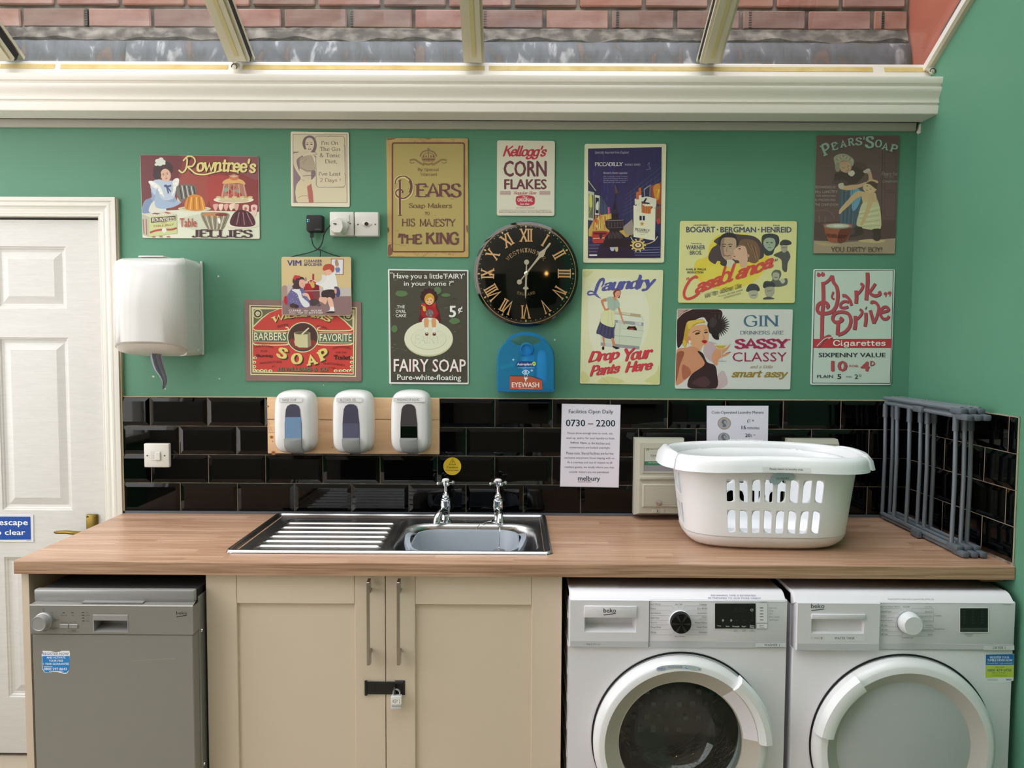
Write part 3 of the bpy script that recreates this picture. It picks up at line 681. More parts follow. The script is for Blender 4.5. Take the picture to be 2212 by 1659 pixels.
# ================================================================== COUNTER
OAK = mat_butcher('oak_block_laminate', 'b8947a', 'ccaa90', 'c19d84', 'd6c8bb')
WZ = .900; WD = -.588
SX0, SX1, SY0, SY1 = .548, 1.494, -.503, -.020
hx0, hx1, hy0, hy1 = .575, 1.470, -.485, -.045
mb = MB(); zb = .8635
for z, fl_ in ((WZ, 0), (zb, 1)):
    X = [0.0, hx0, hx1, XR - .002]; Y = [WD + (.003 if not fl_ else 0), hy0, hy1, -.001]
    for i in range(3):
        for j in range(3):
            if (i, j) != (1, 1): mb.add([(X[i], Y[j], z), (X[i + 1], Y[j], z), (X[i + 1], Y[j + 1], z), (X[i], Y[j + 1], z)], [(0, 1, 2, 3)])
xe = XR - .002
mb.add([(0, WD + .003, WZ), (xe, WD + .003, WZ), (xe, WD + .0008, WZ - .0009), (0, WD + .0008, WZ - .0009), (0, WD, WZ - .003), (xe, WD, WZ - .003), (xe, WD, zb), (0, WD, zb)], [(0, 1, 2, 3), (3, 2, 5, 4), (4, 5, 6, 7)], 1)
for xx in (0, xe): mb.add([(xx, WD + .003, WZ), (xx, WD, WZ - .003), (xx, WD, zb), (xx, -.001, zb), (xx, -.001, WZ)], [(0, 1, 2, 3, 4)])
mb.add([(hx0, hy0, WZ), (hx1, hy0, WZ), (hx1, hy1, WZ), (hx0, hy1, WZ), (hx0, hy0, zb), (hx1, hy0, zb), (hx1, hy1, zb), (hx0, hy1, zb)], [(0, 1, 5, 4), (1, 2, 6, 5), (2, 3, 7, 6), (3, 0, 4, 7)])
EDGE = mat_grain('oak_edge_strip', '8f6f55', 'b8957a', (2.5, 60, 110), .4, .35, .65, 1.6, .3)
tag(mb.build('worktop', [OAK, EDGE], smooth=0), 'long oak block worktop with square front edge running wall to door', 'worktop')

# ------------------------------------------------------------------ sink pressed from one sheet
STEEL = mat('brushed_steel', 'c2c2c2', .27, metal=1, bump=(40, .03, (1, 30, 1)))
STEEL2 = mat('satin_steel', '8f9091', .28, metal=1)
def ss(x, a, b):
    t = max(0, min(1, (x - a) / (b - a))); return t * t * (3 - 2 * t)
def rr_sd(x, y, cx, cy, hx, hy, r):
    qx, qy = abs(x - cx) - hx + r, abs(y - cy) - hy + r
    return math.hypot(max(qx, 0), max(qy, 0)) + min(max(qx, qy), 0) - r
ridY = [atZ(700, v, .903).y for v in (1127.4, 1136.8, 1146, 1155.6, 1165.7, 1176, 1187)]
def sink_z(x, y):
    cx, cy = (SX0 + SX1) / 2, (SY0 + SY1) / 2
    d = -rr_sd(x, y, cx, cy, (SX1 - SX0) / 2, (SY1 - SY0) / 2, .022)
    z = WZ + .0008 + .0080 * ss(d, -.001, .005) - .0085 * max(0, min(1, (d - .010) / .0085)) - .0022 * max(0, min(1, (d - .024) / .003))
    dr = -rr_sd(x, y, .808, -.272, .196, .205, .02)
    z -= .003 * ss(dr, 0, .01)
    if .60 < x < 1.01:
        for ry in ridY:
            z += .0075 * math.exp(-((y - ry) / .0062) ** 2) * ss(x, .612, .628) * (1 - ss(x, .972, .988))
    b = -rr_sd(x, y, 1.236, -.300, .215, .172, .085)
    z -= .008 * ss(b, -.012, .004) + .148 * ss(b, .0, .020)
    return z
mb = MB(); nx, ny = 230, 190
gx = [SX0 + (SX1 - SX0) * i / nx for i in range(nx + 1)]; gy = [SY0 + (SY1 - SY0) * j / ny for j in range(ny + 1)]
V = [(x, y, sink_z(x, y)) for x in gx for y in gy]; F = [(i * (ny + 1) + j, (i + 1) * (ny + 1) + j, (i + 1) * (ny + 1) + j + 1, i * (ny + 1) + j + 1) for i in range(nx) for j in range(ny)]
def corner_out(f):
    x = sum(V[k][0] for k in f) / 4; y = sum(V[k][1] for k in f) / 4
    return rr_sd(x, y, (SX0 + SX1) / 2, (SY0 + SY1) / 2, (SX1 - SX0) / 2, (SY1 - SY0) / 2, .022) > 0
mb.add(V, [f for f in F if not corner_out(f)])
sink = tag(mb.build('sink', STEEL, smooth=60, recalc=False), 'stainless steel inset sink with ribbed drainer at left', 'sink')
mb = MB(); mb.lathe([(0, .002), (.02, .002), (.034, .004), (.036, .0)], (1.236, -.30, .742), 'z', 24); mb.build('waste_strainer', STEEL2, sink)

# ------------------------------------------------------------------ taps
CHROME = mat('chrome', 'd6d8da', .07, metal=1)
def make_tap(x, y, turn, label):
    t = empty('basin_tap', (x, y, .9)); tag(t, label, 'tap', 'pillar taps with cross heads')
    z = .8955
    mb = MB(); mb.lathe([(0, 0), (.0245, 0), (.0245, .004), (.021, .007), (.016, .010), (.0135, .018), (.0125, .030), (.014, .040), (.0175, .050), (.0188, .060), (.0175, .069), (.0185, .072), (.0185, .075), (.0165, .077)], (x, y, z), 'z', 28)
    mb.build('tap_body', CHROME, t)
    mb = MB(); mb.lathe([(.0165, .077), (.0160, .081), (.0125, .084), (.0135, .087), (.0128, .093), (.0095, .096), (.0105, .0985), (.0075, .101), (.0052, .104), (.0052, .122), (.0065, .124)], (x, y, z), 'z', 20)
    mb.build('bonnet', CHROME, t, smooth=25)
    c, s = math.cos(turn), math.sin(turn)
    mb = MB(); pts = [(0, .0), (-.004, .012), (-.002, .026), (.004, .040), (.006, .053), (.002, .062), (-.006, .064)]
    P = [(0, .030, .012), (-.012, .040, .0135), (-.030, .044, .0125), (-.050, .040, .0115), (-.066, .030, .012), (-.072, .016, .0115), (-.073, .010, .0105)]
    mb.tube([(x + s * -q[0] * -1 * -1 if False else x - s * q[0], y + c * q[0], z + q[1]) for q in P], [q[2] for q in P], 14); mb.build('spout', CHROME, t)
    h = MB(); h.lathe([(.0065, .122), (.0095, .127), (.011, .134), (.0115, .140), (.0125, .1435)], (x, y, z), 'z', 20)
    for k in range(4):
        a = math.radians(24 + 90 * k); e = (x + math.cos(a) * .027, y + math.sin(a) * .027, z + .1345)
        h.tube([(x, y, z + .1345), e], [.0045, .0028], 8); h.lathe([(.0002, -.0066), (.0046, -.0046), (.0066, 0), (.0046, .0046), (.0002, .0066)], e, 'z', 12)
    hd = h.build('cross_handle', CHROME, t)
    mb = MB(); mb.lathe([(.0125, .1435), (.0115, .147), (.007, .1495), (.0002, .1502)], (x, y, z), 'z', 20); mb.build('index_cap', mat('white_ceramic', 'e8e8e4', .12), hd)
make_tap(1.148, -.090, -.35, 'chrome pillar tap below the round yellow sticker, left of the pair')
make_tap(1.327, -.090, .12, 'chrome pillar tap with the plug chain, right of the pair')

# plug and chain
ch = empty('plug_chain', (1.33, -.16, .9)); tag(ch, 'bead chain with plug hanging from the right-hand tap into the bowl', 'chain')
def beads(mb, pts, r=.0013):
    P = smooth_pts(pts, False, 10)
    mb.tube(P, [r * (1.35 if i % 2 else .7) for i in range(len(P))], 6)
mb = MB(); beads(mb, [(1.336, -.112, .903), (1.338, -.128, .902), (1.336, -.20, .906), (1.337, -.30, .908), (1.338, -.415, .9045), (1.338, -.44, .903)]); mb.build('chain', CHROME, ch)
mb = MB(); beads(mb, [(1.305, -.108, .903), (1.29, -.115, .902), (1.268, -.140, .898), (1.257, -.152, .886), (1.255, -.153, .85)]); mb.build('chain', CHROME, ch)
mb = MB(); mb.lathe([(0, -.006), (.012, -.006), (.017, -.003), (.018, 0), (.006, .001), (.002, .006), (0, .007)], (1.338, -.452, .899), 'z', 20); mb.build('plug', mat('grey_plug', '6d6f72', .4), ch)

# grey washing-up bowl sitting in the sink
GREYP = mat('grey_plastic', '979fa9', .42); 
def rr3(cx, cy, hx, hy, r, z, n=7): return [(p[0], p[1], z) for p in rrect(cx - hx, cx + hx, cy - hy, cy + hy, r, n)]
bx, by = 1.232, -.318
mb = MB(); mb.loft([rr3(bx, by, .118, .095, .05, .762), rr3(bx, by, .142, .113, .06, .768), rr3(bx, by, .160, .130, .07, .884), rr3(bx, by, .166, .136, .073, .888), rr3(bx, by, .166, .136, .073, .893), rr3(bx, by, .161, .131, .071, .8935),
         rr3(bx, by, .156, .126, .068, .884), rr3(bx, by, .139, .110, .058, .773), rr3(bx, by, .115, .09, .048, .766)], caps=True)
wub = tag(mb.build('washing_up_bowl', GREYP, smooth=50), 'grey plastic washing-up bowl standing inside the steel sink', 'bowl')
for sg in (-1, 1):
    mb = MB(); rings = []
    for k in range(13):
        t = k / 12; y = by - .088 + .176 * t; lift = math.sin(PI * t) ** .6 if 0 < t < 1 else 0
        xo_ = bx + sg * (.150 + .022 * lift); z = .884 + .023 * lift
        rings.append([(xo_, y, z), (xo_ + sg * .016, y, z + .002), (xo_ + sg * .018, y, z - .012), (xo_ + sg * .012, y, z - .013), (xo_ + sg * .010, y, z - .005), (xo_, y, z - .005)])
    mb.loft(rings); mb.build('handle', GREYP, wub, smooth=30)

# ------------------------------------------------------------------ base cabinet with two shaker doors
CREAMD = mat('cream_shaker_paint', 'd2c3ae', .42)
CREAMC = mat('cream_board', 'cdbd9c', .5)
cabr = empty('sink_cabinet', (1.02, -.3, 0)); tag(cabr, 'cream two-door base cabinet below the sink, doors padlocked together', 'cabinet')
DY = -.568
cx0 = atY(447, 1400, DY).x; cxm = atY(833, 1400, DY).x; cx1 = atY(1213, 1400, DY).x
mb = MB(); mb.box(cx0 + .001, cx0 + .019, DY + .022, -.012, .0, .8625); mb.box(cx1 - .019, cx1 - .001, DY + .022, -.012, .0, .8625); mb.box(cx0 + .019, cx1 - .019, DY + .022, -.02, .10, .118); mb.box(cx0 + .019, cx1 - .019, -.03, -.02, .118, .8625)
mb.build('carcass', CREAMC, cabr, smooth=0)
mb = MB(); mb.box(cx0 + .001, cx1 - .001, DY + .06, DY + .075, 0, .10); mb.build('plinth', CREAMC, cabr, smooth=0)
NICK = mat('brushed_nickel', 'a9a39a', .25, metal=1)
def shaker(x0, x1, sl, sr, hpx):
    d = empty('door', ((x0 + x1) / 2, DY, .105)); adopt(d, cabr)
    z0, z1 = .105, .8615; yb = DY + .020; zt = atY(640, 1304, DY).z
    for a, b, c, e, nm in ((x0, sl, z0, z1, 'stile'), (sr, x1, z0, z1, 'stile'), (sl + .0006, sr - .0006, zt, z1, 'rail'), (sl + .0006, sr - .0006, z0, z0 + .085, 'rail')):
        mb = MB(); mb.box(a, b, DY, yb, c, e, .0012, 1); mb.build(nm, CREAMD, d, smooth=0)
    mb = MB(); mb.box(sl, sr, DY + .008, DY + .014, z0 + .085, zt); mb.build('panel', CREAMD, d, smooth=0)
    h = atY(hpx, 1346, DY - .03).x; za = atY(hpx, 1258, DY - .034).z; zc = atY(hpx, 1437, DY - .034).z
    mb = MB(); w = .0042
    mb.box(h - w, h + w, DY - .036, DY - .031, zc, za, .001, 1)
    for z, sgn in ((za, -1), (zc, 1)):
        P = [(DY - .031, z), (DY - .012, z + sgn * -.004), (DY - .012, z + sgn * .034), (DY - .031, z + sgn * .034)]
        mb.add([(h - w, y, q) for y, q in P] + [(h + w, y, q) for y, q in P], [(0, 1, 2, 3), (7, 6, 5, 4), (0, 4, 5, 1), (1, 5, 6, 2), (2, 6, 7, 3), (3, 7, 4, 0)])
        mb.tube([(h, DY - .020, z + sgn * .030), (h, DY - .0, z + sgn * .030)], .005, 10)
    mb.build('handle', NICK, d, smooth=30)
shaker(cx0, cxm - .001, atY(513, 1400, DY).x, atY(767, 1400, DY).x, 796)
shaker(cxm + .001, cx1, atY(897, 1400, DY).x, atY(1148, 1400, DY).x, 861)
# black hasp across the two doors
BLK = mat('black_powder_coat', '0e0e0f', .35)
ha = [atY(u, v, DY) for u, v in ((788, 1470), (875, 1500))]
mb = MB(); x0, x1, z1, z0 = ha[0].x, ha[1].x, ha[0].z, ha[1].z
mb.box(x0 + .006, x1 - .004, DY - .004, DY - .0015, z0 + .001, z1 - .001, .001, 1); mb.box(x1 - .028, x1, DY - .0025, DY - .0003, z0 - .001, z1 + .002, .001, 1)
mb.tube([(x0 + .004, DY - .004, z0 - .001), (x0 + .004, DY - .004, z1 + .001)], .004, 10); mb.box(x0 + .004, x0 + .028, DY - .0055, DY - .003, z0 + .002, z1, .001, 1)
hasp = mb.build('hasp', BLK, cabr, smooth=30)
mb = MB(); sxp = atY(855, 1488, DY).x; szp = atY(855, 1486, DY).z
mb.tube([(sxp, DY - .003, szp + .008), (sxp, DY - .016, szp + .007), (sxp, DY - .020, szp), (sxp, DY - .016, szp - .007), (sxp, DY - .003, szp - .008)], .003, 8); mb.build('staple', BLK, hasp)
# padlock
pl = atY(856, 1505, DY - .018)
pk = empty('padlock', (pl.x, DY - .018, atY(856, 1529, DY - .018).z)); tag(pk, 'small white padlock marked KEY 2 hanging from the black hasp', 'padlock')
zt_, zb_ = atY(856, 1502, DY - .018).z, atY(856, 1529, DY - .018).z; xa, xb = atY(845, 1515, DY - .018).x, atY(868, 1515, DY - .018).x
mb = MB(); mb.box(xa, xb, DY - .027, DY - .009, zb_, zt_, .0022, 2); mb.build('lock_body', mat('white_padlock', 'd5d6d6', .25), pk)
mb = MB(); cxp = (xa + xb) / 2; mb.tube([(cxp - .009, DY - .018, zt_ - .002), (cxp - .009, DY - .018, zt_ + .008)] + [(cxp - .009 * math.cos(t), DY - .018, zt_ + .008 + .009 * math.sin(t)) for t in [PI * k / 8 for k in range(1, 8)]] + [(cxp + .009, DY - .018, zt_ + .008), (cxp + .009, DY - .018, zt_ - .002)], .0022, 8); mb.build('shackle', STEEL, pk)
a = Art(DY - .027, 0, 0, 1); a.q(846.5, 1509, 866.5, 1521, 'eceae2'); a.text('KEY 2', 848.5, 1511, 864.5, 1519, '222', .1); a.q(846.5, 1524, 866.5, 1526.5, '9a9a9a'); a.build('label', pk)

# cream end panel at the left of the dishwasher
xa, xb = atY(48, 1300, -.57).x, atY(63.5, 1300, -.57).x
mb = MB(); mb.box(xa, xb, -.57, -.003, 0, .8625); tag(mb.build('end_panel', CREAMD, smooth=0), 'narrow cream end panel holding up the worktop beside the white door', 'panel')
# timber bearer under the right end
mb = MB(); mb.box(atY(2118, 1262, -.56).x, atY(2170, 1262, -.56).x, -.56, -.30, .8468, .8625, .006, 1)
tag(mb.build('timber_block', mat_grain('bare_timber', '6d4425', '8a5b34', (2, 20, 20), .7), smooth=0), 'brown timber block under the right end of the worktop', 'block')
# added dark filler board; its brown stands in for the shade under the counter
mb = MB(); mb.box(.02, XR - .004, -.0115, -.001, .0, .86); structure(mb.build('shade_filler_back', mat('under_counter_shade', '3b3733', .9), smooth=0))

# ================================================================== DISHWASHER
SILV = mat('silver_painted_steel', '8c8b86', .33, metal=.35); SILVL = mat('light_silver_plastic', '9c9c9b', .3, metal=.3)
dw = empty('dishwasher', (.3, -.35, 0)); tag(dw, 'slim silver dishwasher at the left end under the worktop', 'dishwasher')
yd = -.640
x0, x1 = atY(63.5, 1312, yd).x, atY(416.5, 1308, yd).x
zt_ = atY(240, 1309, yd).z; zm = atY(240, 1370, yd).z
mb = MB(); mb.box(x0 + .004, x1 - .002, -.595, -.05, .02, .805, .002, 1); mb.build('body', SILV, dw, smooth=0)
mb = MB(); lz = atY(240, 1300.5, -.618).z; mb.box(atY(73, 1285, -.618).x, atY(419, 1285, -.618).x, -.618, -.598, lz, atY(240, 1274.5, -.618).z, .004, 2); mb.build('lid', SILVL, dw)
mb = MB(); mb.box(x0 + .008, x1 - .006, -.5985, -.05, lz - .002, atY(240, 1274.5, -.618).z - .003); mb.build('dark_top', mat('dark_top_plate', '14120f', .9), dw, smooth=0)  # near-black sheet over the dishwasher top, behind the lid strip
mb = MB(); mb.box(x0 + .03, x1 - .03, -.60, -.06, .800, lz); mb.build('shadow_gap', RUBBER, dw, smooth=0)
# control panel with a recessed grip
hx_ = [atY(u, 1350, yd).x for u in (201, 278)]; hz_ = [atY(240, v, yd).z for v in (1366.5, 1327)]
mb = MB(); board_with_panels(mb, [x0, hx_[0], hx_[1], x1], [zm, hz_[0], hz_[1], zt_], set(), yd)
mb.f.pop(4 if False else 4); mb.m.pop(); mb.c.pop()
mb.box(x0, x1, yd + .0005, -.60, zm - .0, zm + .0005)
mb.add([(x0, yd, zt_), (x1, yd, zt_), (x1 - .0, yd + .002, zt_ + .002), (x0, yd + .002, zt_ + .002), (x1 - .006, -.60, zt_ + .006), (x0 + .006, -.60, zt_ + .006)], [(0, 1, 2, 3), (3, 2, 4, 5)])
for xx, o in ((x0, 0), (x1, 0)): mb.add([(xx, yd, zm), (xx, yd, zt_), (xx, -.60, zt_), (xx, -.60, zm)], [(0, 1, 2, 3)])
zg = atY(240, 1340, yd).z
R1 = [(hx_[0], yd, hz_[0]), (hx_[1], yd, hz_[0]), (hx_[1], yd, hz_[1]), (hx_[0], yd, hz_[1])]
cp = mb.build('control_panel', SILV, dw, smooth=0)
mb = MB(); i = .003
R2 = [(hx_[0] + i, yd - .0015, hz_[0] + i), (hx_[1] - i, yd - .0015, hz_[0] + i), (hx_[1] - i, yd - .0015, hz_[1] - i), (hx_[0] + i, yd - .0015, hz_[1] - i)]
R1 = [(p[0], yd - .0006, p[2]) for p in R1]
mb.loft([R1, R2], caps=False)
R2b = [R2[0], R2[1], (R2[1][0], yd - .0015, zg), (R2[0][0], yd - .0015, zg)]
mb.add([(R2[0][0], yd - .0015, zg), (R2[1][0], yd - .0015, zg), R2[2], R2[3]], [(0, 1, 2, 3)])
bk = [(R2[0][0] + .004, yd + .035, hz_[0] + .012), (R2[1][0] - .004, yd + .035, hz_[0] + .012), (R2[1][0] - .004, yd + .030, zg + .004), (R2[0][0] + .004, yd + .030, zg + .004)]
mb.loft([R2b, bk], caps=False); mb.add(bk, [(0, 1, 2, 3)]); mb.build('handle_recess', SILVL, cp, smooth=0)
mb = MB(); mb.box(atY(178, 1301, -.63).x, atY(309, 1301, -.63).x, -.632, -.618, zt_ + .004, zt_ + .0075); mb.build('release_strip', SILVL, cp, smooth=0)
# lower door
mb = MB(); mb.box(x0 + .004, x1 - .002, yd + .002, -.60, .105, zm - .001, .002, 1); mb.build('door', SILV, dw)
mb = MB(); mb.box(x0 + .012, x1 - .012, -.60, -.58, .02, .10); mb.build('plinth', SILV, dw, smooth=0)
mb = MB()
for u, v in ((434, 1364), (439, 1654)): q = atX(u, v, x1 - .001); mb.lathe([(0, .003), (.004, .003), (.005, 0)], (x1 - .002, max(q.y, -.58), q.z), 'x', 12)
mb.build('side_screw', CHROME, dw)
q = atY(93, 1342, yd); mb = MB(); mb.lathe([(.0235, 0), (.0235, .006), (.0215, .008), (.0205, .024), (.0195, .0265), (.0175, .0265), (.0165, .0255), (0, .0255)], (q.x + .004, yd, q.z + .002), 'y', 36); mb.build('programme_knob', SILVL, cp, smooth=30)
for a, b in ((129.2, 148.2), (149.2, 168.4)):
    p, r_ = atY(a, 1348, yd), atY(b, 1357, yd); mb = MB(); mb.box(p.x, r_.x, yd - .0022, yd, r_.z, p.z, .0008, 1); mb.build('button', SILVL, cp, smooth=0)
a = Art(yd, 40, 1230, 5.267)
a.text('beko', 1795, 478, 1918, 512, '111', .25); a.line([(1796, 541), (1915, 521)], 9, '111')
for u, v in ((500, 492), (600, 492), (720, 490), (722, 522), (724, 554), (726, 586)): a.q(u, v - 4, u + 27, v + 4, '1a1a1a')
a.q(508, 645, 533, 652, '222'); a.poly([(278, 473), (296, 473), (287, 484)], '222')
for t, u0, u1, v in (('OFF', 270, 300, 455), ('Rinse Aid', 482, 552, 523), ('Salt', 606, 636, 523), ('On', 768, 792, 488), ('Wash', 772, 810, 522), ('Dry', 772, 796, 553), ('End', 772, 800, 586), ('Half Load', 485, 556, 600), ('Start / Time', 582, 664, 598), ('Cancel', 604, 652, 694), ('Programme/3 sec', 562, 690, 711), ('Eco 50\u00b0C', 360, 400, 490), ('Intensive', 402, 466, 572), ('70\u00b0C', 405, 437, 588), ('Clean&Shine', 356, 448, 666), ('65\u00b0C', 382, 416, 682), ('Mini 30', 276, 328, 688), ('35\u00b0C', 284, 318, 704)):
    a.text(t, u0, v - 6, u1, v + 6, '3a3a38', .05)
a.line([(255, 545), (257, 570)], 3, '55534e')
a.build('panel_print', cp)
a = Art(yd + .002, 40, 1230, 5.267, lift=.0003)
ed = [(274, 926), (372, 929), (400, 936), (428, 941), (470, 935), (490, 927), (580, 927), (586, 960), (582, 1020), (578, 1090), (574, 1150), (552, 1184), (520, 1188), (484, 1178), (440, 1166), (390, 1164), (330, 1176), (296, 1170), (272, 1136), (266, 1060), (270, 1000), (262, 970), (276, 950)]
a.poly(ed, 'eef1f3'); a.poly([(272, 984), (582, 984), (580, 1090), (574, 1146), (548, 1174), (510, 1176), (470, 1160), (400, 1158), (340, 1172), (300, 1168), (276, 1130), (272, 1060)], '1380c8')
a.text('REGISTER NOW', 276, 945, 574, 974, '1f5f9e', .3)
for t, u0, u1, v0, v1 in (('AND ACTIVATE', 320, 534, 992, 1014), ('YOUR FREE', 346, 508, 1027, 1050), ('1 YEAR GUARANTEE', 284, 574, 1062, 1086), ('FREEPHONE', 290, 388, 1101, 1111), ('0800 597 8643', 290, 550, 1118, 1146), ('0333 207 9710', 350, 512, 1152, 1166)): a.text(t, u0, v0, u1, v1, 'f4f8fb', .25)
a.build('sticker', dw); 
a = Art(yd + .002, 40, 1230, 5.267, lift=.0002); a.line([(1268, 1042), (1500, 1028), (1780, 1014)], 2.2, 'a9a89f'); a.build('scratch', dw)

# ================================================================== WASHING MACHINE AND DRYER
WHT = mat('white_appliance_enamel', 'e1dfe5', .22, spec=.5); WHT2 = mat('white_fascia_plastic', 'dcdae0', .28); BAND = mat('pale_grey_band', 'c3c3ca', .3); GRYR = mat('greige_door_ring', 'b3aca2', .35)
def machine(name, label, cat, X0, X1, y, ztop, zf, group=None):
    t = empty(name, ((X0 + X1) / 2, -.33, 0)); tag(t, label, cat)
    mb = MB(); mb.box(X0 + .002, X0 + .006, y + .03, -.03, .012, .825); mb.box(X1 - .006, X1 - .002, y + .03, -.03, .012, .825); mb.box(X0 + .006, X1 - .006, -.034, -.03, .012, .825); mb.box(X0 + .006, X1 - .006, y + .04, -.03, .012, .02)
    for k in range(9): mb.box(X0 + .0005, X0 + .002, y + .06, -.08, .10 + k * .08, .115 + k * .08)
    mb.build('body', WHT, t, smooth=0)
    mb = MB(); rings = []
    P = [(y + .0, ztop - .004), (y + .003, ztop), (y + .017, .8265), (y + .022, .8300), (y + .030, .8325), (y + .040, .8335), (y + .043, .8322), (-.05, .8322), (-.04, .8335), (-.03, .831), (-.03, .815), (y + .02, .80), (y + .002, ztop - .006)]
    mb.loft([[(X0 + .002, q[0] + .006, q[1] - .004) for q in P], [(X0 + .006, q[0], q[1]) for q in P], [(X1 - .006, q[0], q[1]) for q in P], [(X1 - .002, q[0] + .006, q[1] - .004) for q in P]], caps=True)
    mb.build('top_cover', WHT, t, smooth=30)
    return t
def front_plate(mb, x0, x1, z0, z1, cx, cz, r, y, n=64, bulge=0):
    """front sheet with a round opening"""
    ring = []; out = []
    for k in range(n):
        a_ = 2 * PI * k / n; c, s = math.cos(a_), math.sin(a_); ring.append((cx + r * c, y, cz + r * s))
        tx = ((x1 - cx) / c if c > 1e-6 else (x0 - cx) / c if c < -1e-6 else 1e9); tz = ((z1 - cz) / s if s > 1e-6 else (z0 - cz) / s if s < -1e-6 else 1e9); tt = min(tx, tz)
        out.append((cx + tt * c, y, cz + tt * s))
    mid = [(a_[0] * .5 + b[0] * .5, y, a_[2] * .5 + b[2] * .5) for a_, b in zip(ring, out)]
    mb.loft([[(p[0], y + .03, p[2]) for p in ring], ring, mid, out], caps=False)
    for c0 in ((x0, z0), (x1, z0), (x1, z1), (x0, z1)):
        k = min(range(n), key=lambda q: math.hypot(out[q][0] - c0[0], out[q][2] - c0[1])); k2s = [(k - 1) % n, (k + 1) % n]
        for k2 in k2s:
            mb.add([out[k], out[k2], (c0[0], y, c0[1])], [(0, 1, 2)])
    for a_, b in (((x0, z0), (x1, z0)), ((x1, z0), (x1, z1)), ((x1, z1), (x0, z1)), ((x0, z1), (x0, z0))):
        mb.add([(a_[0], y, a_[1]), (b[0], y, b[1]), (b[0], y + .035, b[1]), (a_[0], y + .035, a_[1])], [(0, 1, 2, 3)])
def sector(mb, c, a0, a1, sec, y, n=24, m=0, ends=None):
    rings = []
    for k in range(n + 1):
        t = k / n; a_ = math.radians(a0 + (a1 - a0) * t); cs, sn = math.cos(a_), math.sin(a_)
        rings.append([(c[0] + r * cs, y - h, c[1] + r * sn) for r, h in sec])
    mb.loft(rings, closed=True, caps=True, m=m)
YM = -.625
# --- washer
wx0, wx1 = atY(1229, 1340, YM).x, atY(1701, 1340, YM).x
wzt = atY(1460, 1295, YM).z; wzf = atY(1460, 1399.5, YM).z
wm = machine('washing_machine', 'white front-loading washing machine with round glass door and black dial', 'washing machine', wx0, wx1, YM, wzt, wzf)
wc = atY(1469, 1602, YM - .01); wcx, wcz = wc.x, wc.z
mb = MB(); front_plate(mb, wx0, wx1, .10, wzf, wcx, wcz, .172, YM + .004); mb.build('front_panel', WHT, wm, smooth=0)
mb = MB(); mb.box(wx0 + .004, wx1 - .004, YM + .02, YM + .03, .012, .10); mb.build('plinth', WHT, wm, smooth=0)
fx = atY(1402.5, 1340, YM).x; zb2 = atY(1460, 1385, YM).z
mb = MB(); mb.box(fx + .0006, wx1, YM + .001, YM + .03, wzf + .001, wzt, .003, 2); fas = mb.build('control_fascia', WHT2, wm)
mb = MB(); mb.box(fx + .001, wx1 - .001, YM + .0004, YM + .002, wzf + .0015, zb2); mb.build('lower_band', BAND, fas, smooth=0)
# detergent drawer with grip
def drawer(root, X0, X1, Z0, Z1, y, gx0, gx1, gz0, gzm, gz1, zband, proud):
    mb = MB(); board_with_panels(mb, [X0 + .002, gx0, gx1, X1 - .0006], [Z0 + .002, gz0, gz1, Z1 - .002], set(), y - proud); mb.f.pop(4); mb.m.pop(); mb.c.pop()
    R_ = [(gx0, y - proud, gz0), (gx1, y - proud, gz0), (gx1, y - proud, gzm), (gx0, y - proud, gzm)]
    B_ = [(gx0 + .006, y + .028, gz0 + .014), (gx1 - .006, y + .028, gz0 + .014), (gx1 - .006, y + .024, gzm + .002), (gx0 + .006, y + .024, gzm + .002)]
    mb.loft([R_, B_], caps=False); mb.add(B_, [(0, 1, 2, 3)])
    o = [(X0 + .002, Z0 + .002), (X1 - .0006, Z0 + .002), (X1 - .0006, Z1 - .002), (X0 + .002, Z1 - .002)]; e = [(X0, Z0), (X1, Z0), (X1, Z1), (X0, Z1)]
    mb.loft([[(p[0], y - proud, p[1]) for p in o], [(p[0], y - proud + .003, p[1]) for p in e], [(p[0], y + .03, p[1]) for p in e]], caps=False)
    d = mb.build('drawer', WHT2, root, smooth=0)
    mb = MB(); mb.box(gx0 - .001, gx1 + .001, y - proud - .004, y - proud + .004, gzm, gz1, .0015, 2); mb.build('grip_bar', WHT2, d)
    mb = MB(); mb.box(X0 + .003, X1 - .001, y - proud - .0006, y - proud, Z0 + .002, zband); mb.build('lower_band', BAND, d, smooth=0)
    return d
g = lambda u, v, y=YM: atY(u, v, y)
wd = drawer(wm, wx0 + .001, fx - .0006, wzf + .001, wzt - .001, YM, g(1262.5, 1340).x, g(1374, 1340).x, g(1320, 1365.5).z, g(1320, 1333).z, g(1320, 1308).z, zb2, .002)
# dial
q = g(1469, 1341.5); mb = MB(); mb.lathe([(.0295, -.001), (.0295, .003), (.0285, .004)], (q.x, YM, q.z), 'y', 48); mb.build('dial_ring', mat('bright_ring', 'e4e6ea', .15), fas)
mb = MB(); mb.lathe([(.0275, .0), (.0275, .020), (.0262, .0225), (0, .0225)], (q.x - .001, YM, q.z), 'y', 48)
dial = mb.build('programme_dial', mat('black_spun_metal', '101112', .28, metal=.6), fas, smooth=30)
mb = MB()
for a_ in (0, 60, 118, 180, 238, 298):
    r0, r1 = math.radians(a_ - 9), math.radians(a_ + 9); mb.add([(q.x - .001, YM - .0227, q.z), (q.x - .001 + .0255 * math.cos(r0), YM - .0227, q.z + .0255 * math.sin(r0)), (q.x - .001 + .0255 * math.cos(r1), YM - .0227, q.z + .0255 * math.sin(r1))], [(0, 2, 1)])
mb.build('dial_sheen', mat('spun_metal_light', '3a3c3e', .22, metal=.7), dial, smooth=0)
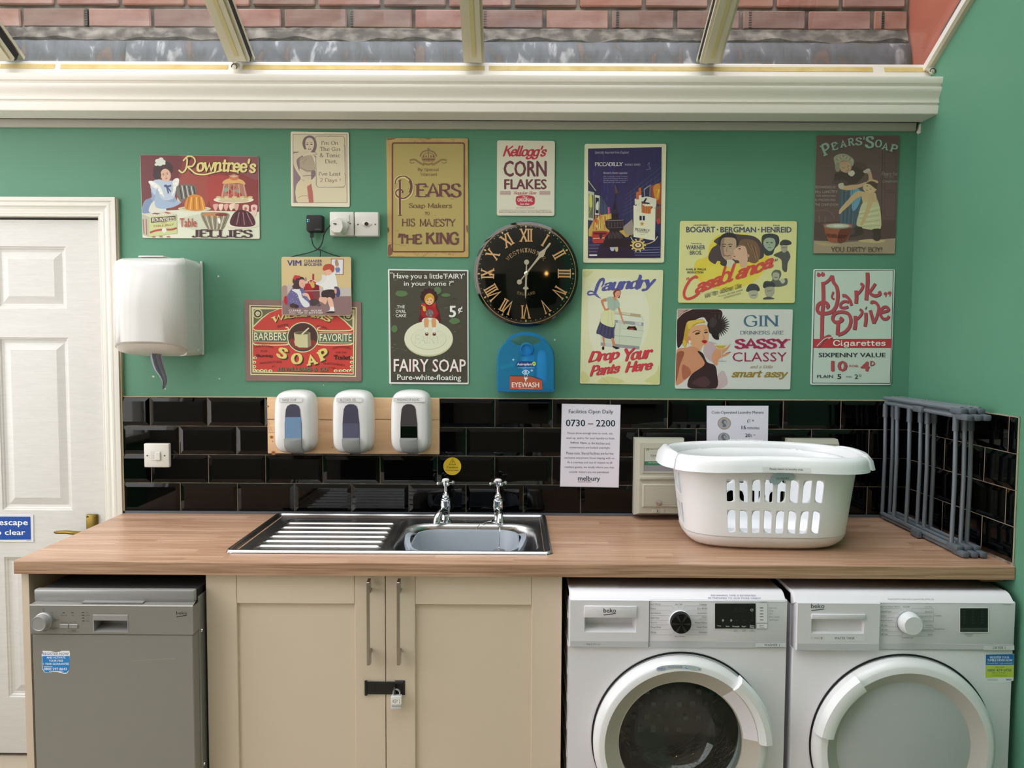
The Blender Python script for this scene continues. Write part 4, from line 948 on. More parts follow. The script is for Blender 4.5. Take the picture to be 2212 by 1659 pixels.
# display and print
a = Art(YM, 1200, 1230, 4.254, lift=.0014)
a.q(1464, 311, 1838, 543, '08090a'); a.frame(1460, 308, 1842, 546, 3, 'f2f3f5')
a.q(1843, 305, 1945, 490, 'dfe0e4'); a.frame(1843, 305, 1945, 490, 1.6, 'b5b7bd'); a.q(1848, 494, 1945, 542, 'e2e3e6'); a.frame(1848, 494, 1945, 542, 1.6, '9c9ea4')
for v in (352, 379, 407, 434, 462): a.q(1876, v - 3, 1908, v + 3, '1b1f4a')
for t, v, u1 in (('Door Lock', 352, 2030), ('Wash', 379, 2000), ('Spin', 407, 1993), ('End / Cancel', 434, 2058), ('AntiCrease+', 462, 2050)): a.text(t, 1962, v - 6, u1, v + 6, '5b5d66', .05)
for t, u0, u1, v in (('Temp.', 1483, 1522, 518), ('Spin', 1564, 1596, 522), ('Prewash', 1625, 1687, 522), ('Fast+', 1711, 1750, 522), ('Extra', 1786, 1826, 515), ('Rinse', 1786, 1826, 529)): a.text(t, u0, v - 7, u1, v + 7, 'e6eef2', .08)
for u in (1537, 1612): a.line([(u - 9, 466), (u, 456), (u + 9, 466), (u, 477)], 3, 'c7cdd1', closed=True); a.ell(u, 466, 4, 4, 'c7cdd1')
for u in (1657, 1731, 1806): a.q(u - 14, 465, u + 14, 468, '444a4d')
a.line([(1794, 362), (1791, 371), (1796, 380), (1805, 382), (1813, 376), (1813, 366), (1808, 361)], 3.4, 'e8ecef', smooth=True); a.line([(1803, 356), (1803, 371)], 3.4, 'e8ecef')
a.text('8:88', 1640, 345, 1742, 392, '1f2225', .02)
for t, u0, u1, v in (('Drum', 1642, 1668, 556), ('Clean 3"', 1634, 1676, 567), ('Child', 1714, 1744, 556), ('Lock 3"', 1712, 1750, 567), ('Anti', 1795, 1817, 556), ('Crease+ 3"', 1776, 1834, 567), ('Start/', 1872, 1912, 511), ('Pause', 1874, 1914, 528), ('WTL88151W', 1876, 1942, 299)): a.text(t, u0, v - 5.5, u1, v + 5.5, '6d6f78', .04)
L = [('Anti Allergy', 870, 966, 318), ('Shirts', 872, 920, 357), ('StainExpert', 873, 970, 400), ('Dark Care', 874, 953, 442), ('Sports', 875, 930, 486), ('Down Wear', 876, 970, 528), ('Rinse', 876, 922, 574)]
for t, u0, u1, v in L: a.text(t, u0, v - 8, u1, v + 9, '4b4d58', .06)
Rr_ = [('Cottons', 1322, 1388, 319), ('Eco 40-60', 1303, 1389, 357), ('Synthetics', 1302, 1389, 400), ('Quick', 1344, 1388, 435), ('Super Short', 1322, 1389, 453), ('Mixed Fabrics', 1280, 1391, 486), ('Hand Wash', 1298, 1391, 527), ('Delicates', 1317, 1392, 574)]
for t, u0, u1, v in Rr_: a.text(t, u0, v - (5 if t == 'Super Short' else 8), u1, v + (6 if t == 'Super Short' else 9), '4b4d58', .06)
for v0, x_, xe_, v1 in ((333, 868, 1065, 362), (376, 870, 1040, 390), (421, 872, 1026, 426), (463, 874, 1018, 463), (507, 875, 1026, 500), (551, 877, 1040, 540), (598, 878, 1070, 570)): a.line([(x_, v0), (xe_, v0), (xe_ + 24, v1)], 2, '8a8c95')
for v0, x_, xe_, v1 in ((333, 1388, 1190, 368), (378, 1389, 1222, 390), (422, 1390, 1236, 428), (464, 1391, 1244, 464), (507, 1392, 1240, 503), (551, 1392, 1222, 541), (598, 1392, 1190, 574)): a.line([(x_, v0), (xe_, v0), (xe_ - 20, v1)], 2, '8a8c95')
a.text('On / Off', 1098, 311, 1162, 328, '4b4d58', .06); a.text('Spin+Drain', 1094, 604, 1186, 622, '4b4d58', .06); a.line([(1131, 334), (1131, 356)], 2, '8a8c95'); a.line([(1139, 576), (1139, 596)], 2, '8a8c95')
a.q(1836, 672, 2112, 710, 'd6d8dd'); a.text('WASHER 1', 1916, 680, 2056, 702, '23242a', .12)
a.build('panel_print', fas)
a = Art(YM - .0062, 1200, 1230, 4.254); a.text('beko', 441, 357, 556, 397, '2e2f36', .25); a.line([(441, 420), (553, 404)], 7, '2e2f36'); a.build('logo', wd)
a = Art(YM - .0028, 1200, 1230, 4.254); a.text('1 - 8 kg', 262, 680, 318, 696, '5c5e68', .05); a.q(328, 674, 330, 698, '6c6e78'); a.text('1400 rpm', 338, 680, 411, 696, '7b7d86', .03); a.build('capacity_print', wd)
# remaining-time notice on the sloping top edge
def sloped_text(root, lines, y0, z0, y1, z1, col):
    mb = MB()
    for t, xa_, xb_, s0, s1 in lines:
        V_, F_ = sans_text(t, 0); aa = min(v[0] for v in V_); ab = max(v[0] for v in V_); ba = min(v[1] for v in V_); bb = max(v[1] for v in V_)
        out = []
        for p_, r_ in V_:
            s_ = s0 + (r_ - ba) / (bb - ba) * (s1 - s0); out.append((xa_ + (p_ - aa) / (ab - aa) * (xb_ - xa_), y0 + (y1 - y0) * s_ - .0004, z0 + (z1 - z0) * s_ + .0004))
        mb.add(out, F_, 0, hexc(col))
    return mb.build('lettering', INK, root, smooth=0, recalc=False)
sloped_text(wm, [('BE PREPARED TO ADD MORE CREDIT', g(1529, 1292, YM + .01).x, g(1643, 1292, YM + .01).x, .08, .36), ('REMAINING TIME IS ESTIMATED', g(1534, 1288, YM + .02).x, g(1631, 1288, YM + .02).x, .52, .82)], YM + .003, wzt, YM + .017, .8265, '6a6d9a')
mb = MB(); p0, p1 = atZ(1246, 1266, .8445), atZ(1345, 1275, .8445); mb.box(p0.x, p1.x, -.575, -.555, .8322, .8326); mb.build('top_sticker', mat('faded_sticker', 'b8b4aa', .5), wm, smooth=0)
# porthole door
wdr = empty('porthole_door', (wcx, YM - .02, wcz)); adopt(wdr, wm)
mb = MB(); mb.lathe([(.236, -.002), (.2375, .012), (.233, .026), (.2255, .034), (.2225, .0355), (.2085, .0365)], (wcx, YM, wcz), 'y', 96); mb.build('outer_ring', mat('glossy_white_ring', 'e2e3e5', .15), wdr, smooth=40)
mb = MB(); mb.lathe([(.2085, .0365), (.2065, .0345), (.170, .0125), (.1675, .0125), (.1675, -.01)], (wcx, YM, wcz), 'y', 96); mb.build('inner_ring', GRYR, wdr, smooth=30)
mb = MB(); mb.lathe([(.2425, .0005), (.2375, .0015)], (wcx + .0015, YM + .003, wcz + .003), 'y', 96); mb.build('seam', RUBBER, wdr)
def mat_porthole():
    M = schlick_glass('porthole_glass', 'b8c6c4', .07); t = M.node_tree; N = t.nodes.new; L = t.links.new
    gl = [n for n in t.nodes if n.type == 'BSDF_GLOSSY'][0]; tcn = N('ShaderNodeTexCoord'); n = N('ShaderNodeTexNoise'); n.inputs['Scale'].default_value = 60; n.inputs['Detail'].default_value = 3
    b = N('ShaderNodeBump'); b.inputs['Strength'].default_value = .0; L(tcn.outputs['Object'], n.inputs[0]); L(n.outputs[0], b.inputs['Height']); L(b.outputs[0], gl.inputs['Normal']); return M
mb = MB(); mb.lathe([(.1675, .010), (.165, .004), (.158, -.012), (.150, -.034), (.138, -.060), (.118, -.085), (.085, -.104), (.045, -.114), (.0003, -.117)], (wcx, YM, wcz), 'y', 96)
mb.build('glass_bowl', schlick_glass('porthole_glass', 'e6efee', .06), wdr, smooth=60)
mb = MB(); mb.lathe([(.1672, .0115), (.155, .0135), (.10, .0165), (.05, .0175), (.0003, .018)], (wcx, YM, wcz), 'y', 64); mb.build('outer_pane', schlick_glass('porthole_pane', 'eef3f2', .04), wdr, smooth=60)
mb = MB(); sector(mb, (wcx, wcz), 3, 50, [(.206, .030), (.208, .045), (.222, .052), (.238, .050), (.2465, .034), (.245, .012), (.230, .010)], YM, 28); mb.build('handle', mat('glossy_white_ring', 'e2e3e5', .15), wdr, smooth=30)
mb = MB(); sector(mb, (wcx, wcz), 4, 49, [(.171, .014), (.205, .034), (.205, .020), (.172, .010)], YM, 28); mb.build('handle_plate', WHT2, wdr, smooth=20)
# drum seen through the glass
DR = mat('dark_drum_steel', 'b5aea2', .25, metal=1, bump=(70, 1.0))
[n for n in DR.node_tree.nodes if n.type == 'BUMP'][0].inputs['Distance'].default_value = .02
drum = empty('drum', (wcx, -.35, wcz)); adopt(drum, wm)
mb = MB(); mb.lathe([(.170, -.035), (.20, -.05), (.225, -.09), (.232, -.16), (.232, -.38)], (wcx, YM, wcz), 'y', 64); mb.build('drum_wall', DR, drum, smooth=40)
mb = MB(); mb.lathe([(.232, -.378), (.15, -.382), (.0003, -.384)], (wcx, YM, wcz), 'y', 64); mb.build('drum_back', mat('drum_back_steel', '55514a', .3, metal=.8), drum)
mb = MB(); mb.lathe([(.170, -.0), (.174, -.03), (.196, -.05)], (wcx, YM, wcz), 'y', 64); mb.build('door_gasket', mat('grey_gasket', '34383a', .5), drum)
for k in range(3):
    a_ = math.radians(105 + 120 * k); mb = MB(); rings = []
    for i_ in range(9):
        t = i_ / 8; rr_ = .228; hgt = .07 * math.sin(PI * min(1, .15 + t * .9)) ** .5 if t < 1 else .01; y = YM + .10 + t * .27; c, s = math.cos(a_), math.sin(a_)
        rings.append([(wcx + (rr_) * c - w_ * s, y, wcz + rr_ * s + w_ * c) if w_ in (-.045, .045) else (wcx + (rr_ - hgt) * c - w_ * s, y, wcz + (rr_ - hgt) * s + w_ * c) for w_ in (-.045, -.014, .014, .045)])
    mb.loft(rings, closed=False, caps=False); mb.build('drum_paddle', mat('drum_paddle_steel', 'd0cbc2', .15, metal=1), drum, smooth=60)
mb = MB()
for i_ in range(-4, 5):
    for j_ in range(-4, 1):
        if math.hypot(i_, j_) < 4.6:
            x_, z_ = wcx + i_ * .042 + (j_ % 2) * .02, wcz + j_ * .042; mb.box(x_ - .0075, x_ + .0075, YM + .368, YM + .379, z_ - .0075, z_ + .0075)
o = mb.build('drum_boss', mat('drum_boss', 'd8d5cc', .5), drum, smooth=0); o['kind'] = 'stuff'
# sticker on the ring
a = Art(YM - .0368, 1210, 1390, 4.424)
a.blob([(918, 240), (960, 218), (1040, 206), (1130, 203), (1230, 208), (1310, 222), (1348, 240), (1340, 258), (1300, 258), (1200, 242), (1100, 238), (1000, 250), (935, 264)], 'b9c3cc')
a.text('beko', 934, 226, 1006, 252, '2b6fb3', .25, dy=-4); a.text('recommends', 1030, 212, 1168, 232, '3a4470', .12); a.ell(1212, 230, 16, 10, '4a97cf'); a.ell(1215, 229, 9, 5, 'e8eef2'); a.ell(1330, 246, 5, 5, '222a55'); a.line([(955, 258), (1005, 252)], 3, '2b6fb3')
a.build('sticker', wdr)

# --- dryer
dx0, dx1 = atY(1714, 1340, YM).x, atY(2194, 1340, YM).x
dzt = atY(1950, 1299, YM).z; dzf = atY(1950, 1404, YM).z
td = machine('tumble_dryer', 'white tumble dryer with plain round door and white dial at the right end', 'tumble dryer', dx0, dx1, YM, dzt, dzf)
dc = atY(1950, 1613, YM - .01); dcx, dcz = dc.x, dc.z
mb = MB(); mb.box(dx0 + .001, dx1, YM + .004, YM + .035, .10, dzf, .004, 2); mb.build('front_panel', WHT, td)
mb = MB(); mb.box(dx0 + .004, dx1 - .004, YM + .02, YM + .03, .012, .10); mb.build('plinth', WHT, td, smooth=0)
dfx = atY(1897, 1340, YM).x; dz0 = atY(1800, 1405, YM - .008).z
mb = MB(); mb.box(dx0 + .012, dx1, YM + .001, YM + .03, dzf + .001, dzt, .004, 2); dfa = mb.build('control_fascia', WHT2, td)
mb = MB(); mb.box(dfx + .002, dx1 - .002, YM + .0002, YM + .002, dzf + .002, g(2000, 1391).z); mb.build('lower_band', BAND, dfa, smooth=0)
ddw = drawer(td, atY(1721, 1340, YM - .01).x, dfx, dz0, dzt - .0015, YM, g(1753, 1340, YM - .01).x, g(1867, 1340, YM - .01).x, g(1810, 1369, YM - .01).z, g(1810, 1337, YM - .01).z, g(1810, 1326, YM - .01).z, g(1810, 1390.5, YM - .01).z, .010)
q = g(1960, 1344.5); mb = MB(); mb.lathe([(.030, 0), (.030, .010), (.028, .013), (.0265, .026), (.024, .0285), (.0, .0285)], (q.x + .002, YM, q.z + .001), 'y', 48); mb.build('programme_dial', mat('white_dial', 'd8dadd', .25), dfa, smooth=30)
mb = MB(); mb.lathe([(.0335, -.001), (.0335, .001), (.030, .002)], (q.x, YM, q.z + .001), 'y', 48); mb.build('dial_ring', BAND, dfa)
a = Art(YM, 1670, 1230, 4.081, lift=.0014)
for t, u0, u1, v in (('Express Super Short', 944, 1114, 328), ('GentleCare', 945, 1040, 369), ('Jeans', 947, 993, 409), ('BabyProtect', 947, 1054, 450), ('10 min.', 949, 1009, 490), ('30 min.', 950, 1010, 530), ('60 min.', 951, 1012, 569), ('On/Off', 1144, 1200, 328), ('Iron Dry', 1335, 1399, 330), ('Eco', 1340, 1372, 371), ('Cupboard Dry', 1289, 1402, 412), ('Extra Dry', 1325, 1403, 453), ('Iron Dry', 1338, 1404, 493), ('Cupboard Dry', 1292, 1406, 534), ('Sport', 1361, 1406, 573), ('Cottons', 1417, 1482, 405), ('Synthetics', 1420, 1509, 525), ('Freshen Up', 1134, 1230, 601)):
    a.text(t, u0, v - 8, u1, v + 8, '5c605f', .05)
a.frame(1376, 364, 1402, 378, 2, '5c605f')
for v0, x_, xe_, v1 in ((341, 944, 1120, 366), (382, 945, 1094, 390), (423, 946, 1080, 423), (463, 947, 1072, 463), (504, 941, 1084, 500), (543, 950, 1096, 538), (584, 944, 1130, 562)): a.line([(x_, v0), (xe_, v0), (xe_ + 12, v1)], 2, '8d9190')
for v0, x_, xe_, v1 in ((343, 1408, 1222, 370), (383, 1402, 1256, 394), (424, 1402, 1290, 424), (465, 1410, 1310, 465), (508, 1412, 1310, 500), (546, 1412, 1292, 546), (586, 1406, 1240, 574)): a.line([(x_, v0), (xe_, v0), (xe_ - 8, v1)], 2, '8d9190')
a.line([(1409, 343), (1411, 465)], 2, '8d9190'); a.line([(1413, 508), (1414, 546)], 2, '8d9190'); a.line([(942, 504), (944, 584)], 2, '8d9190'); a.line([(1173, 340), (1173, 356)], 2, '8d9190')
a.q(1640, 335, 1896, 556, 'f2f4f4'); a.q(1645, 340, 1891, 552, '0c1210'); a.q(1648, 513, 1890, 551, '3a413d')
for j, v in enumerate((364, 388, 414, 442, 468)):
    for u in (1682, 1757, 1842): a.frame(u - 9, v - 6, u + 9, v + 6, 2, '3f4744')
for t, u0, u1 in (('Buzzer', 1668, 1712), ('Time', 1744, 1776), ('Start/Pause', 1808, 1876)): a.text(t, u0, 527, u1, 540, '151917', .05)
a.line([(1686, 566), (1688, 572), (1762, 572), (1764, 566)], 2, '8d9190'); a.text('Child Lock 3"', 1704, 576, 1752, 588, '6b6f6e', .03); a.text('DTGC8000W', 2018, 304, 2094, 314, '8b8f8e', .03)
a.q(1852, 668, 2122, 708, 'd0d4d4'); a.text('DRYER 1', 1932, 677, 2044, 700, '33383a', .1)
a.build('panel_print', dfa)
a = Art(YM - .0102, 1670, 1230, 4.081); a.text('beko', 334, 302, 452, 342, '55575d', .25); a.line([(335, 363), (449, 350)], 7, '55575d'); a.text('1 - 10 kg', 338, 598, 400, 614, '75777d', .04); a.q(407, 592, 409, 620, '8a8c92'); a.text('B', 421, 597, 436, 615, '75777d', .04)
a.q(456, 582, 805, 630, 'e0e1e5'); a.text('WATER TANK', 541, 595, 720, 618, '26272c', .12); a.build('panel_print', ddw)
a = Art(YM + .004, 1670, 1230, 4.081, lift=.0003)
a.poly([(1873, 749), (2125, 744), (2118, 980), (2050, 1000), (1940, 1004), (1885, 1000), (1868, 985)], 'dfe6e8'); a.poly([(1875, 751), (2123, 746), (2121, 840), (1873, 842)], '1d6db0'); a.poly([(1873, 842), (2121, 840), (2116, 950), (1872, 955)], 'b9cf4a')
a.text('REGISTER YOUR', 1912, 766, 2082, 785, 'f3f6f8', .3); a.text('TUMBLE DRYER NOW', 1888, 790, 2108, 810, 'f3f6f8', .3); a.text('FOR YOUR FREE* 1 YEAR GUARANTEE', 1884, 822, 2110, 832, 'dfe8f0', .15)
a.text('CALL FREE', 1958, 856, 2034, 868, '1e5f8a', .15); a.text('0800 479 0750', 1889, 876, 2100, 900, '1e4f7a', .25); a.text('0800 011 1234 5678', 1932, 906, 2048, 917, '2f6a70', .1)
for v in (928, 936): a.q(1930, v, 2064, v + 3, '8da845')
for v in (964, 971, 978): a.q(1888, v, 1978, v + 3, 'aab4b8')
a.text('beko', 2054, 958, 2102, 978, '1f4f86', .25); a.build('sticker', td)
sloped_text(td, [('PLEASE EMPTY TANK AND CLEAN FILTER AFTER USE', g(1917, 1297, YM + .01).x, g(2016, 1297, YM + .01).x, .15, .4)], YM + .003, dzt, YM + .017, .8265, '9a9ca0')
tdr = empty('round_door', (dcx, YM - .02, dcz)); adopt(tdr, td)
GR = mat('glossy_white_ring', 'e2e3e5', .15)
mb = MB(); mb.lathe([(.246, .0), (.2475, .010), (.243, .024), (.234, .032), (.230, .0335), (.215, .0345)], (dcx, YM, dcz), 'y', 96); mb.build('outer_ring', GR, tdr, smooth=40)
mb = MB(); mb.lathe([(.215, .0345), (.213, .033), (.184, .015), (.182, .014)], (dcx, YM, dcz), 'y', 96); mb.build('inner_ring', mat('grey_white_ring', 'b4b1ab', .28), tdr, smooth=30)
mb = MB(); mb.lathe([(.182, .014), (.14, .020), (.08, .024), (.0003, .0255)], (dcx, YM, dcz), 'y', 96); mb.build('door_disc', mat('pale_grey_disc', 'b6babc', .3), tdr, smooth=60)
mb = MB(); mb.lathe([(.2515, .0005), (.2465, .0015)], (dcx + .001, YM + .003, dcz + .002), 'y', 96); mb.build('seam', RUBBER, tdr)
mb = MB(); sector(mb, (dcx, dcz), 125, 170, [(.204, .026), (.206, .043), (.220, .047), (.238, .043), (.249, .026), (.2485, .006), (.230, .008)], YM, 28); mb.build('handle', GR, tdr, smooth=30)
mb = MB(); sector(mb, (dcx, dcz), 127, 168, [(.186, .0165), (.204, .018), (.204, .006), (.187, .006)], YM, 28); mb.build('handle_groove', mat('groove_grey', 'a9a7a2', .35), tdr, smooth=20)
# ================================================================== THINGS ON THE WALL
def plate(name, label, crop, corners, col, r=6, th=.0022, gap=.0015, tilt=None, cat='sign', group='tin signs on the green wall', edge=None):
    """rounded tin plate through four corners (crop pixels); returns (object, Art on its face)"""
    ox, oy, sc = crop; yb = -gap; yf = -(gap + th)
    C = [atY(ox + u / sc, oy + v / sc, yf) for u, v in corners]; P = round_poly([(p.x, p.z) for p in C], r / sc / 620)
    P = [(x, z) for x, z in P]
    mb = MB(); cx = sum(p[0] for p in P) / len(P); cz = sum(p[1] for p in P) / len(P)
    mb.pillow(P, [(1, 0 if gap < .001 else yb), (1, yf + .0005), (.997, yf)], (cx, cz)); n = len(P)
    mb.add([(x, yb, z) for x, z in P], [tuple(range(n))])
    o = tag(mb.build(name, mat('tin_' + col, col, .36), smooth=0), label, cat, group)
    A_ = Art(yf, ox, oy, sc); q_ = sum(c[0] for c in corners) / 4, sum(c[1] for c in corners) / 4
    A_.clip = [(q_[0] + (u - q_[0]) * .994, q_[1] + (v - q_[1]) * .994) for u, v in corners]; return o, A_
R4 = (280, 270, 4.424); R5 = (500, 530, 5.35); R6 = (600, 270, 5.529)
def shaded(a, pts, col, col2, off=(4, 4), k=.86):
    """a shape with a smaller second tone inside"""
    a.blob(pts, col); P = [tuple(float(q) for q in s.split(',')) for s in pts.split()] if isinstance(pts, str) else pts
    cx = sum(p[0] for p in P) / len(P); cy = sum(p[1] for p in P) / len(P)
    a.blob([(cx + (x - cx) * k + off[0], cy + (y - cy) * k + off[1]) for x, y in P], col2)
def face(a, cx, cy, r, skin, hair, lip='b0574a', tilt=0, dark='4a3530'):
    a.ell(cx, cy, r * .78, r, skin, tilt)
    c, s = math.cos(math.radians(tilt)), math.sin(math.radians(tilt))
    T = lambda u, v: (cx + u * r * c - v * r * s, cy + u * r * s + v * r * c)
    for q in (-.32, .30):
        e = T(q, -.12); a.ell(e[0], e[1], r * .12, r * .06, dark, tilt); b1, b2, b3 = T(q - .17, -.26), T(q, -.34), T(q + .17, -.27); a.line([b1, b2, b3], r * .06, dark, smooth=True)
    n1, n2, n3 = T(.02, -.05), T(.08, .22), T(-.04, .26); a.line([n1, n2, n3], r * .045, 'a5735c')
    l = T(0, .50); a.ell(l[0], l[1], r * .2, r * .075, lip, tilt)

# --- jellies sign
o, a = plate('tin_sign', 'landscape red tin sign of a maid with moulded jellies, nearest the door', R4, [(98, 284), (1232, 299), (1245, 1090), (122, 1080)], 'cfc9b8', 16)
a.poly([(101, 287), (1230, 301), (1237, 880), (112, 850)], '8a3f3c')
a.blob([(101, 287), (480, 292), (470, 480), (430, 700), (330, 840), (115, 840), (104, 560)], '6f3538'); a.blob([(520, 430), (720, 420), (760, 560), (740, 760), (560, 800), (480, 640)], 'a04d43')
a.blob([(760, 500), (900, 480), (1010, 560), (960, 780), (800, 800), (740, 640)], 'a9443f')
a.blob([(960, 300), (1228, 304), (1232, 520), (1100, 480), (980, 400)], '8b5258')
a.poly([(114, 830), (340, 818), (480, 812), (800, 820), (1238, 830), (1243, 1086), (124, 1076)], 'd9dcc6')
a.blob([(480, 900), (700, 850), (900, 900), (880, 1000), (640, 1010), (500, 960)], 'c8cdb6')
# maid
a.blob('205,620 250,560 330,560 400,600 440,700 470,740 420,780 330,800 250,800 190,790 120,830 118,790 150,720 210,690', '8fa3bf')
a.blob('118,840 130,760 190,700 230,760 210,835', '7c8fae'); a.blob('190,835 215,740 300,700 330,760 345,835', 'd5d6c9')
a.blob('200,560 260,520 340,530 420,540 440,620 420,700 340,720 270,690 215,640', 'b9c6d6'); a.blob('180,540 215,535 262,562 300,600 330,690 300,660 262,620 205,580', 'e4e6df'); a.blob('470,515 440,510 410,540 420,600 400,680 440,630 470,560', 'e4e6df')
for u, v in ((200, 545), (225, 560), (252, 585), (280, 620), (300, 650), (460, 525), (445, 560), (430, 600)): a.ell(u, v, 14, 11, 'eef0ea')
a.blob('225,430 250,370 300,345 360,350 405,380 415,430 400,460 360,420 300,440 280,500 240,490', '3d2b2c'); face(a, 345, 480, 62, 'e0b7a0', '3d2b2c', 'b2574d', -12)
a.blob('280,470 300,430 350,410 400,430 410,400 360,360 290,370 262,440', '3d2b2c'); a.ell(262, 478, 40, 44, '3d2b2c')
for u, v, r_ in ((270, 345, 26), (300, 330, 24), (322, 350, 22), (290, 368, 30), (255, 378, 16), (330, 370, 14)): a.ell(u, v, r_, r_ * .8, 'dfe6da')
a.line([(345, 570), (360, 610), (372, 655)], 14, '4e5a80', True); a.line([(330, 580), (362, 588), (398, 578)], 18, '4e5a80', True); a.line([(362, 595), (395, 640)], 12, '4e5a80', True)
a.blob('262,600 300,700 420,740 470,700 500,690 510,720 470,760 400,790 300,800 240,760', '9fb4cc'); a.blob('455,700 500,640 525,640 530,680 500,720 470,730', 'e3b9a0')
for k in range(4): a.line([(470 + k * 8, 668 + k * 14), (526, 640 + k * 17)], 8, 'ecc6ae', True)
# mould and jellies
a.blob('445,600 480,570 520,565 620,580 642,650 600,680 520,720 490,735 455,680', '6f6b66')
for k in range(7): a.line([(478 + k * 22, 575 + k * 2), (500 + k * 21, 710 - k * 8)], 9, 'c9c6bd' if k % 2 else '34312f')
a.ell(620, 800, 158, 24, 'd8c7a8'); a.ell(620, 796, 120, 16, 'bda684')
a.blob('528,790 548,700 590,668 650,668 700,700 722,800 620,822', 'cf8a35')
for k in range(6): a.line([(548 + k * 32, 808), (570 + k * 23, 690)], 11, 'e9b35c' if k % 2 else 'b06a2a', True)
a.ell(995, 715, 192, 34, 'e6e0cc'); a.ell(995, 722, 150, 20, 'cdbf9c')
a.poly([(900, 560), (1095, 560), (1132, 700), (868, 700)], 'b07a68')
for u, v, c_ in ((950, 640, 'a23a34'), (990, 600, '9c4a3d'), (1030, 640, '8a9a88'), (965, 680, 'b5544a'), (1050, 670, 'a8423b'), (920, 620, '93a08d'), (1010, 660, 'c05a4f')): a.ell(u, v, 24, 22, c_)
for k in range(5): a.line([(905 + k * 46, 566), (882 + k * 58, 700)], 6, 'd8b6a0')
a.blob('890,560 905,530 960,510 1030,510 1090,535 1105,570 1040,555 960,560', 'dcae6e'); a.blob('950,512 965,490 1000,478 1035,492 1042,515 1000,530', 'cb7a55')
for k in range(9): a.line([(995, 500), (950 + k * 12, 466 + abs(k - 4) * 5)], 4, 'e3c3a8')
for k in range(9): a.ell(850 + k * 38, 690 + (k % 2) * 14, 24, 10, 'cfc08a')
a.poly([(980, 740), (1010, 740), (1020, 800), (970, 800)], 'd8c9b0')
for k in range(5): a.blob([(800 + k * 52, 760), (845 + k * 50, 756), (838 + k * 50, 800), (822 + k * 50, 820), (806 + k * 50, 800)], 'e7cdbd' if k % 2 else 'd9a79a')
for u in (1110, 1190): a.blob([(u - 28, 770), (u + 30, 770), (u + 22, 850), (u, 880), (u - 18, 850)], 'dfc2b4'); a.ell(u, 800, 14, 16, 'b06a60')
a.ell(1075, 955, 155, 34, 'ded9c4'); a.blob('962,950 985,860 1040,815 1110,818 1170,860 1200,955 1080,975', '51262f')
for k in range(6): a.line([(985 + k * 38, 955), (1030 + k * 18, 835)], 8, '9c7680' if k % 2 else '391a22', True)
a.blob('682,845 740,835 860,835 950,850 930,920 885,1000 770,1005 710,930', '8f8872'); a.ell(816, 858, 118, 22, 'b98352'); a.ell(880, 858, 60, 16, '7a3a30')
for k in range(9): a.line([(700 + k * 29, 868), (755 + k * 16, 996)], 7, 'd6d0b8' if k % 2 else '5f5a4c', True)
a.blob('840,900 862,890 870,930 856,945', 'e9eae0')
# box
a.poly([(116, 850), (190, 880), (186, 1070), (122, 1050)], 'b9b3a0'); a.poly([(116, 850), (330, 828), (450, 855), (190, 880)], 'cfcdb8'); a.poly([(190, 880), (450, 855), (456, 1035), (186, 1070)], 'c2c88c')
a.poly([(204, 888), (440, 868), (440, 914), (206, 936)], '4d3a38'); a.text('ROWNTREES', 214, 892, 434, 930, 'e2dcc4', font='R', dy=-14, wv=2, wh=1); a.text('TABLE JELLY', 226, 960, 424, 984, '8e3f38', b=.3, dy=-18); a.text('FINEST', 306, 930, 358, 942, '8e3f38', b=.1, dy=-3)
a.line([(196, 1030), (250, 1010), (330, 1000), (400, 1000), (452, 985)], 18, 'a8433c', True); a.ell(332, 1006, 22, 24, 'dcdcd0'); a.line([(130, 900), (140, 1040)], 10, '9a6a5a'); a.line([(160, 900), (165, 1050)], 10, '9a6a5a')
a.poly([(210, 848), (240, 838), (300, 846), (270, 856)], '9a4a48'); a.poly([(330, 836), (352, 830), (400, 842), (372, 850)], 'aa5a50')
for u in (210, 280, 350): a.poly([(u, 1064), (u + 30, 1060), (u + 40, 1072), (u + 12, 1074)], 'b06a58')
pic = a.build('printed_picture', o, INK_SATIN); a = a.fresh()
SC_ = dict(font='C', wv=2.1, wh=1.1)
a.line('470,430 505,455 540,420 560,330 590,305 625,330 618,390 580,420 600,455 680,475 780,460 880,440 980,440 1045,460', 20, '4b2a2a', True); a.line('470,430 505,455 540,420 552,340 540,310', 16, 'e3d78f', True); a.line('512,345 560,300 610,310 628,350 600,395 560,400 600,440 640,468 720,474 800,455 900,436 980,438 1044,458', 15, 'e3d78f', True)
a.text("owntree's", 640, 312, 1212, 462, 'e3d78f', out=('4b2a2a', 4, 4), dy=14, arc=8, sh=.12, wv=2.3, wh=1.3, font='C', track=.2)
a.text('Table', 480, 892, 642, 976, 'a8453d', b=.5, out=('d8c4a6', 3, 3)); a.text('JELLIES', 592, 996, 1178, 1076, '43292b', font='R', wv=2.3, wh=.9, dy=4)
a.build('lettering', o)

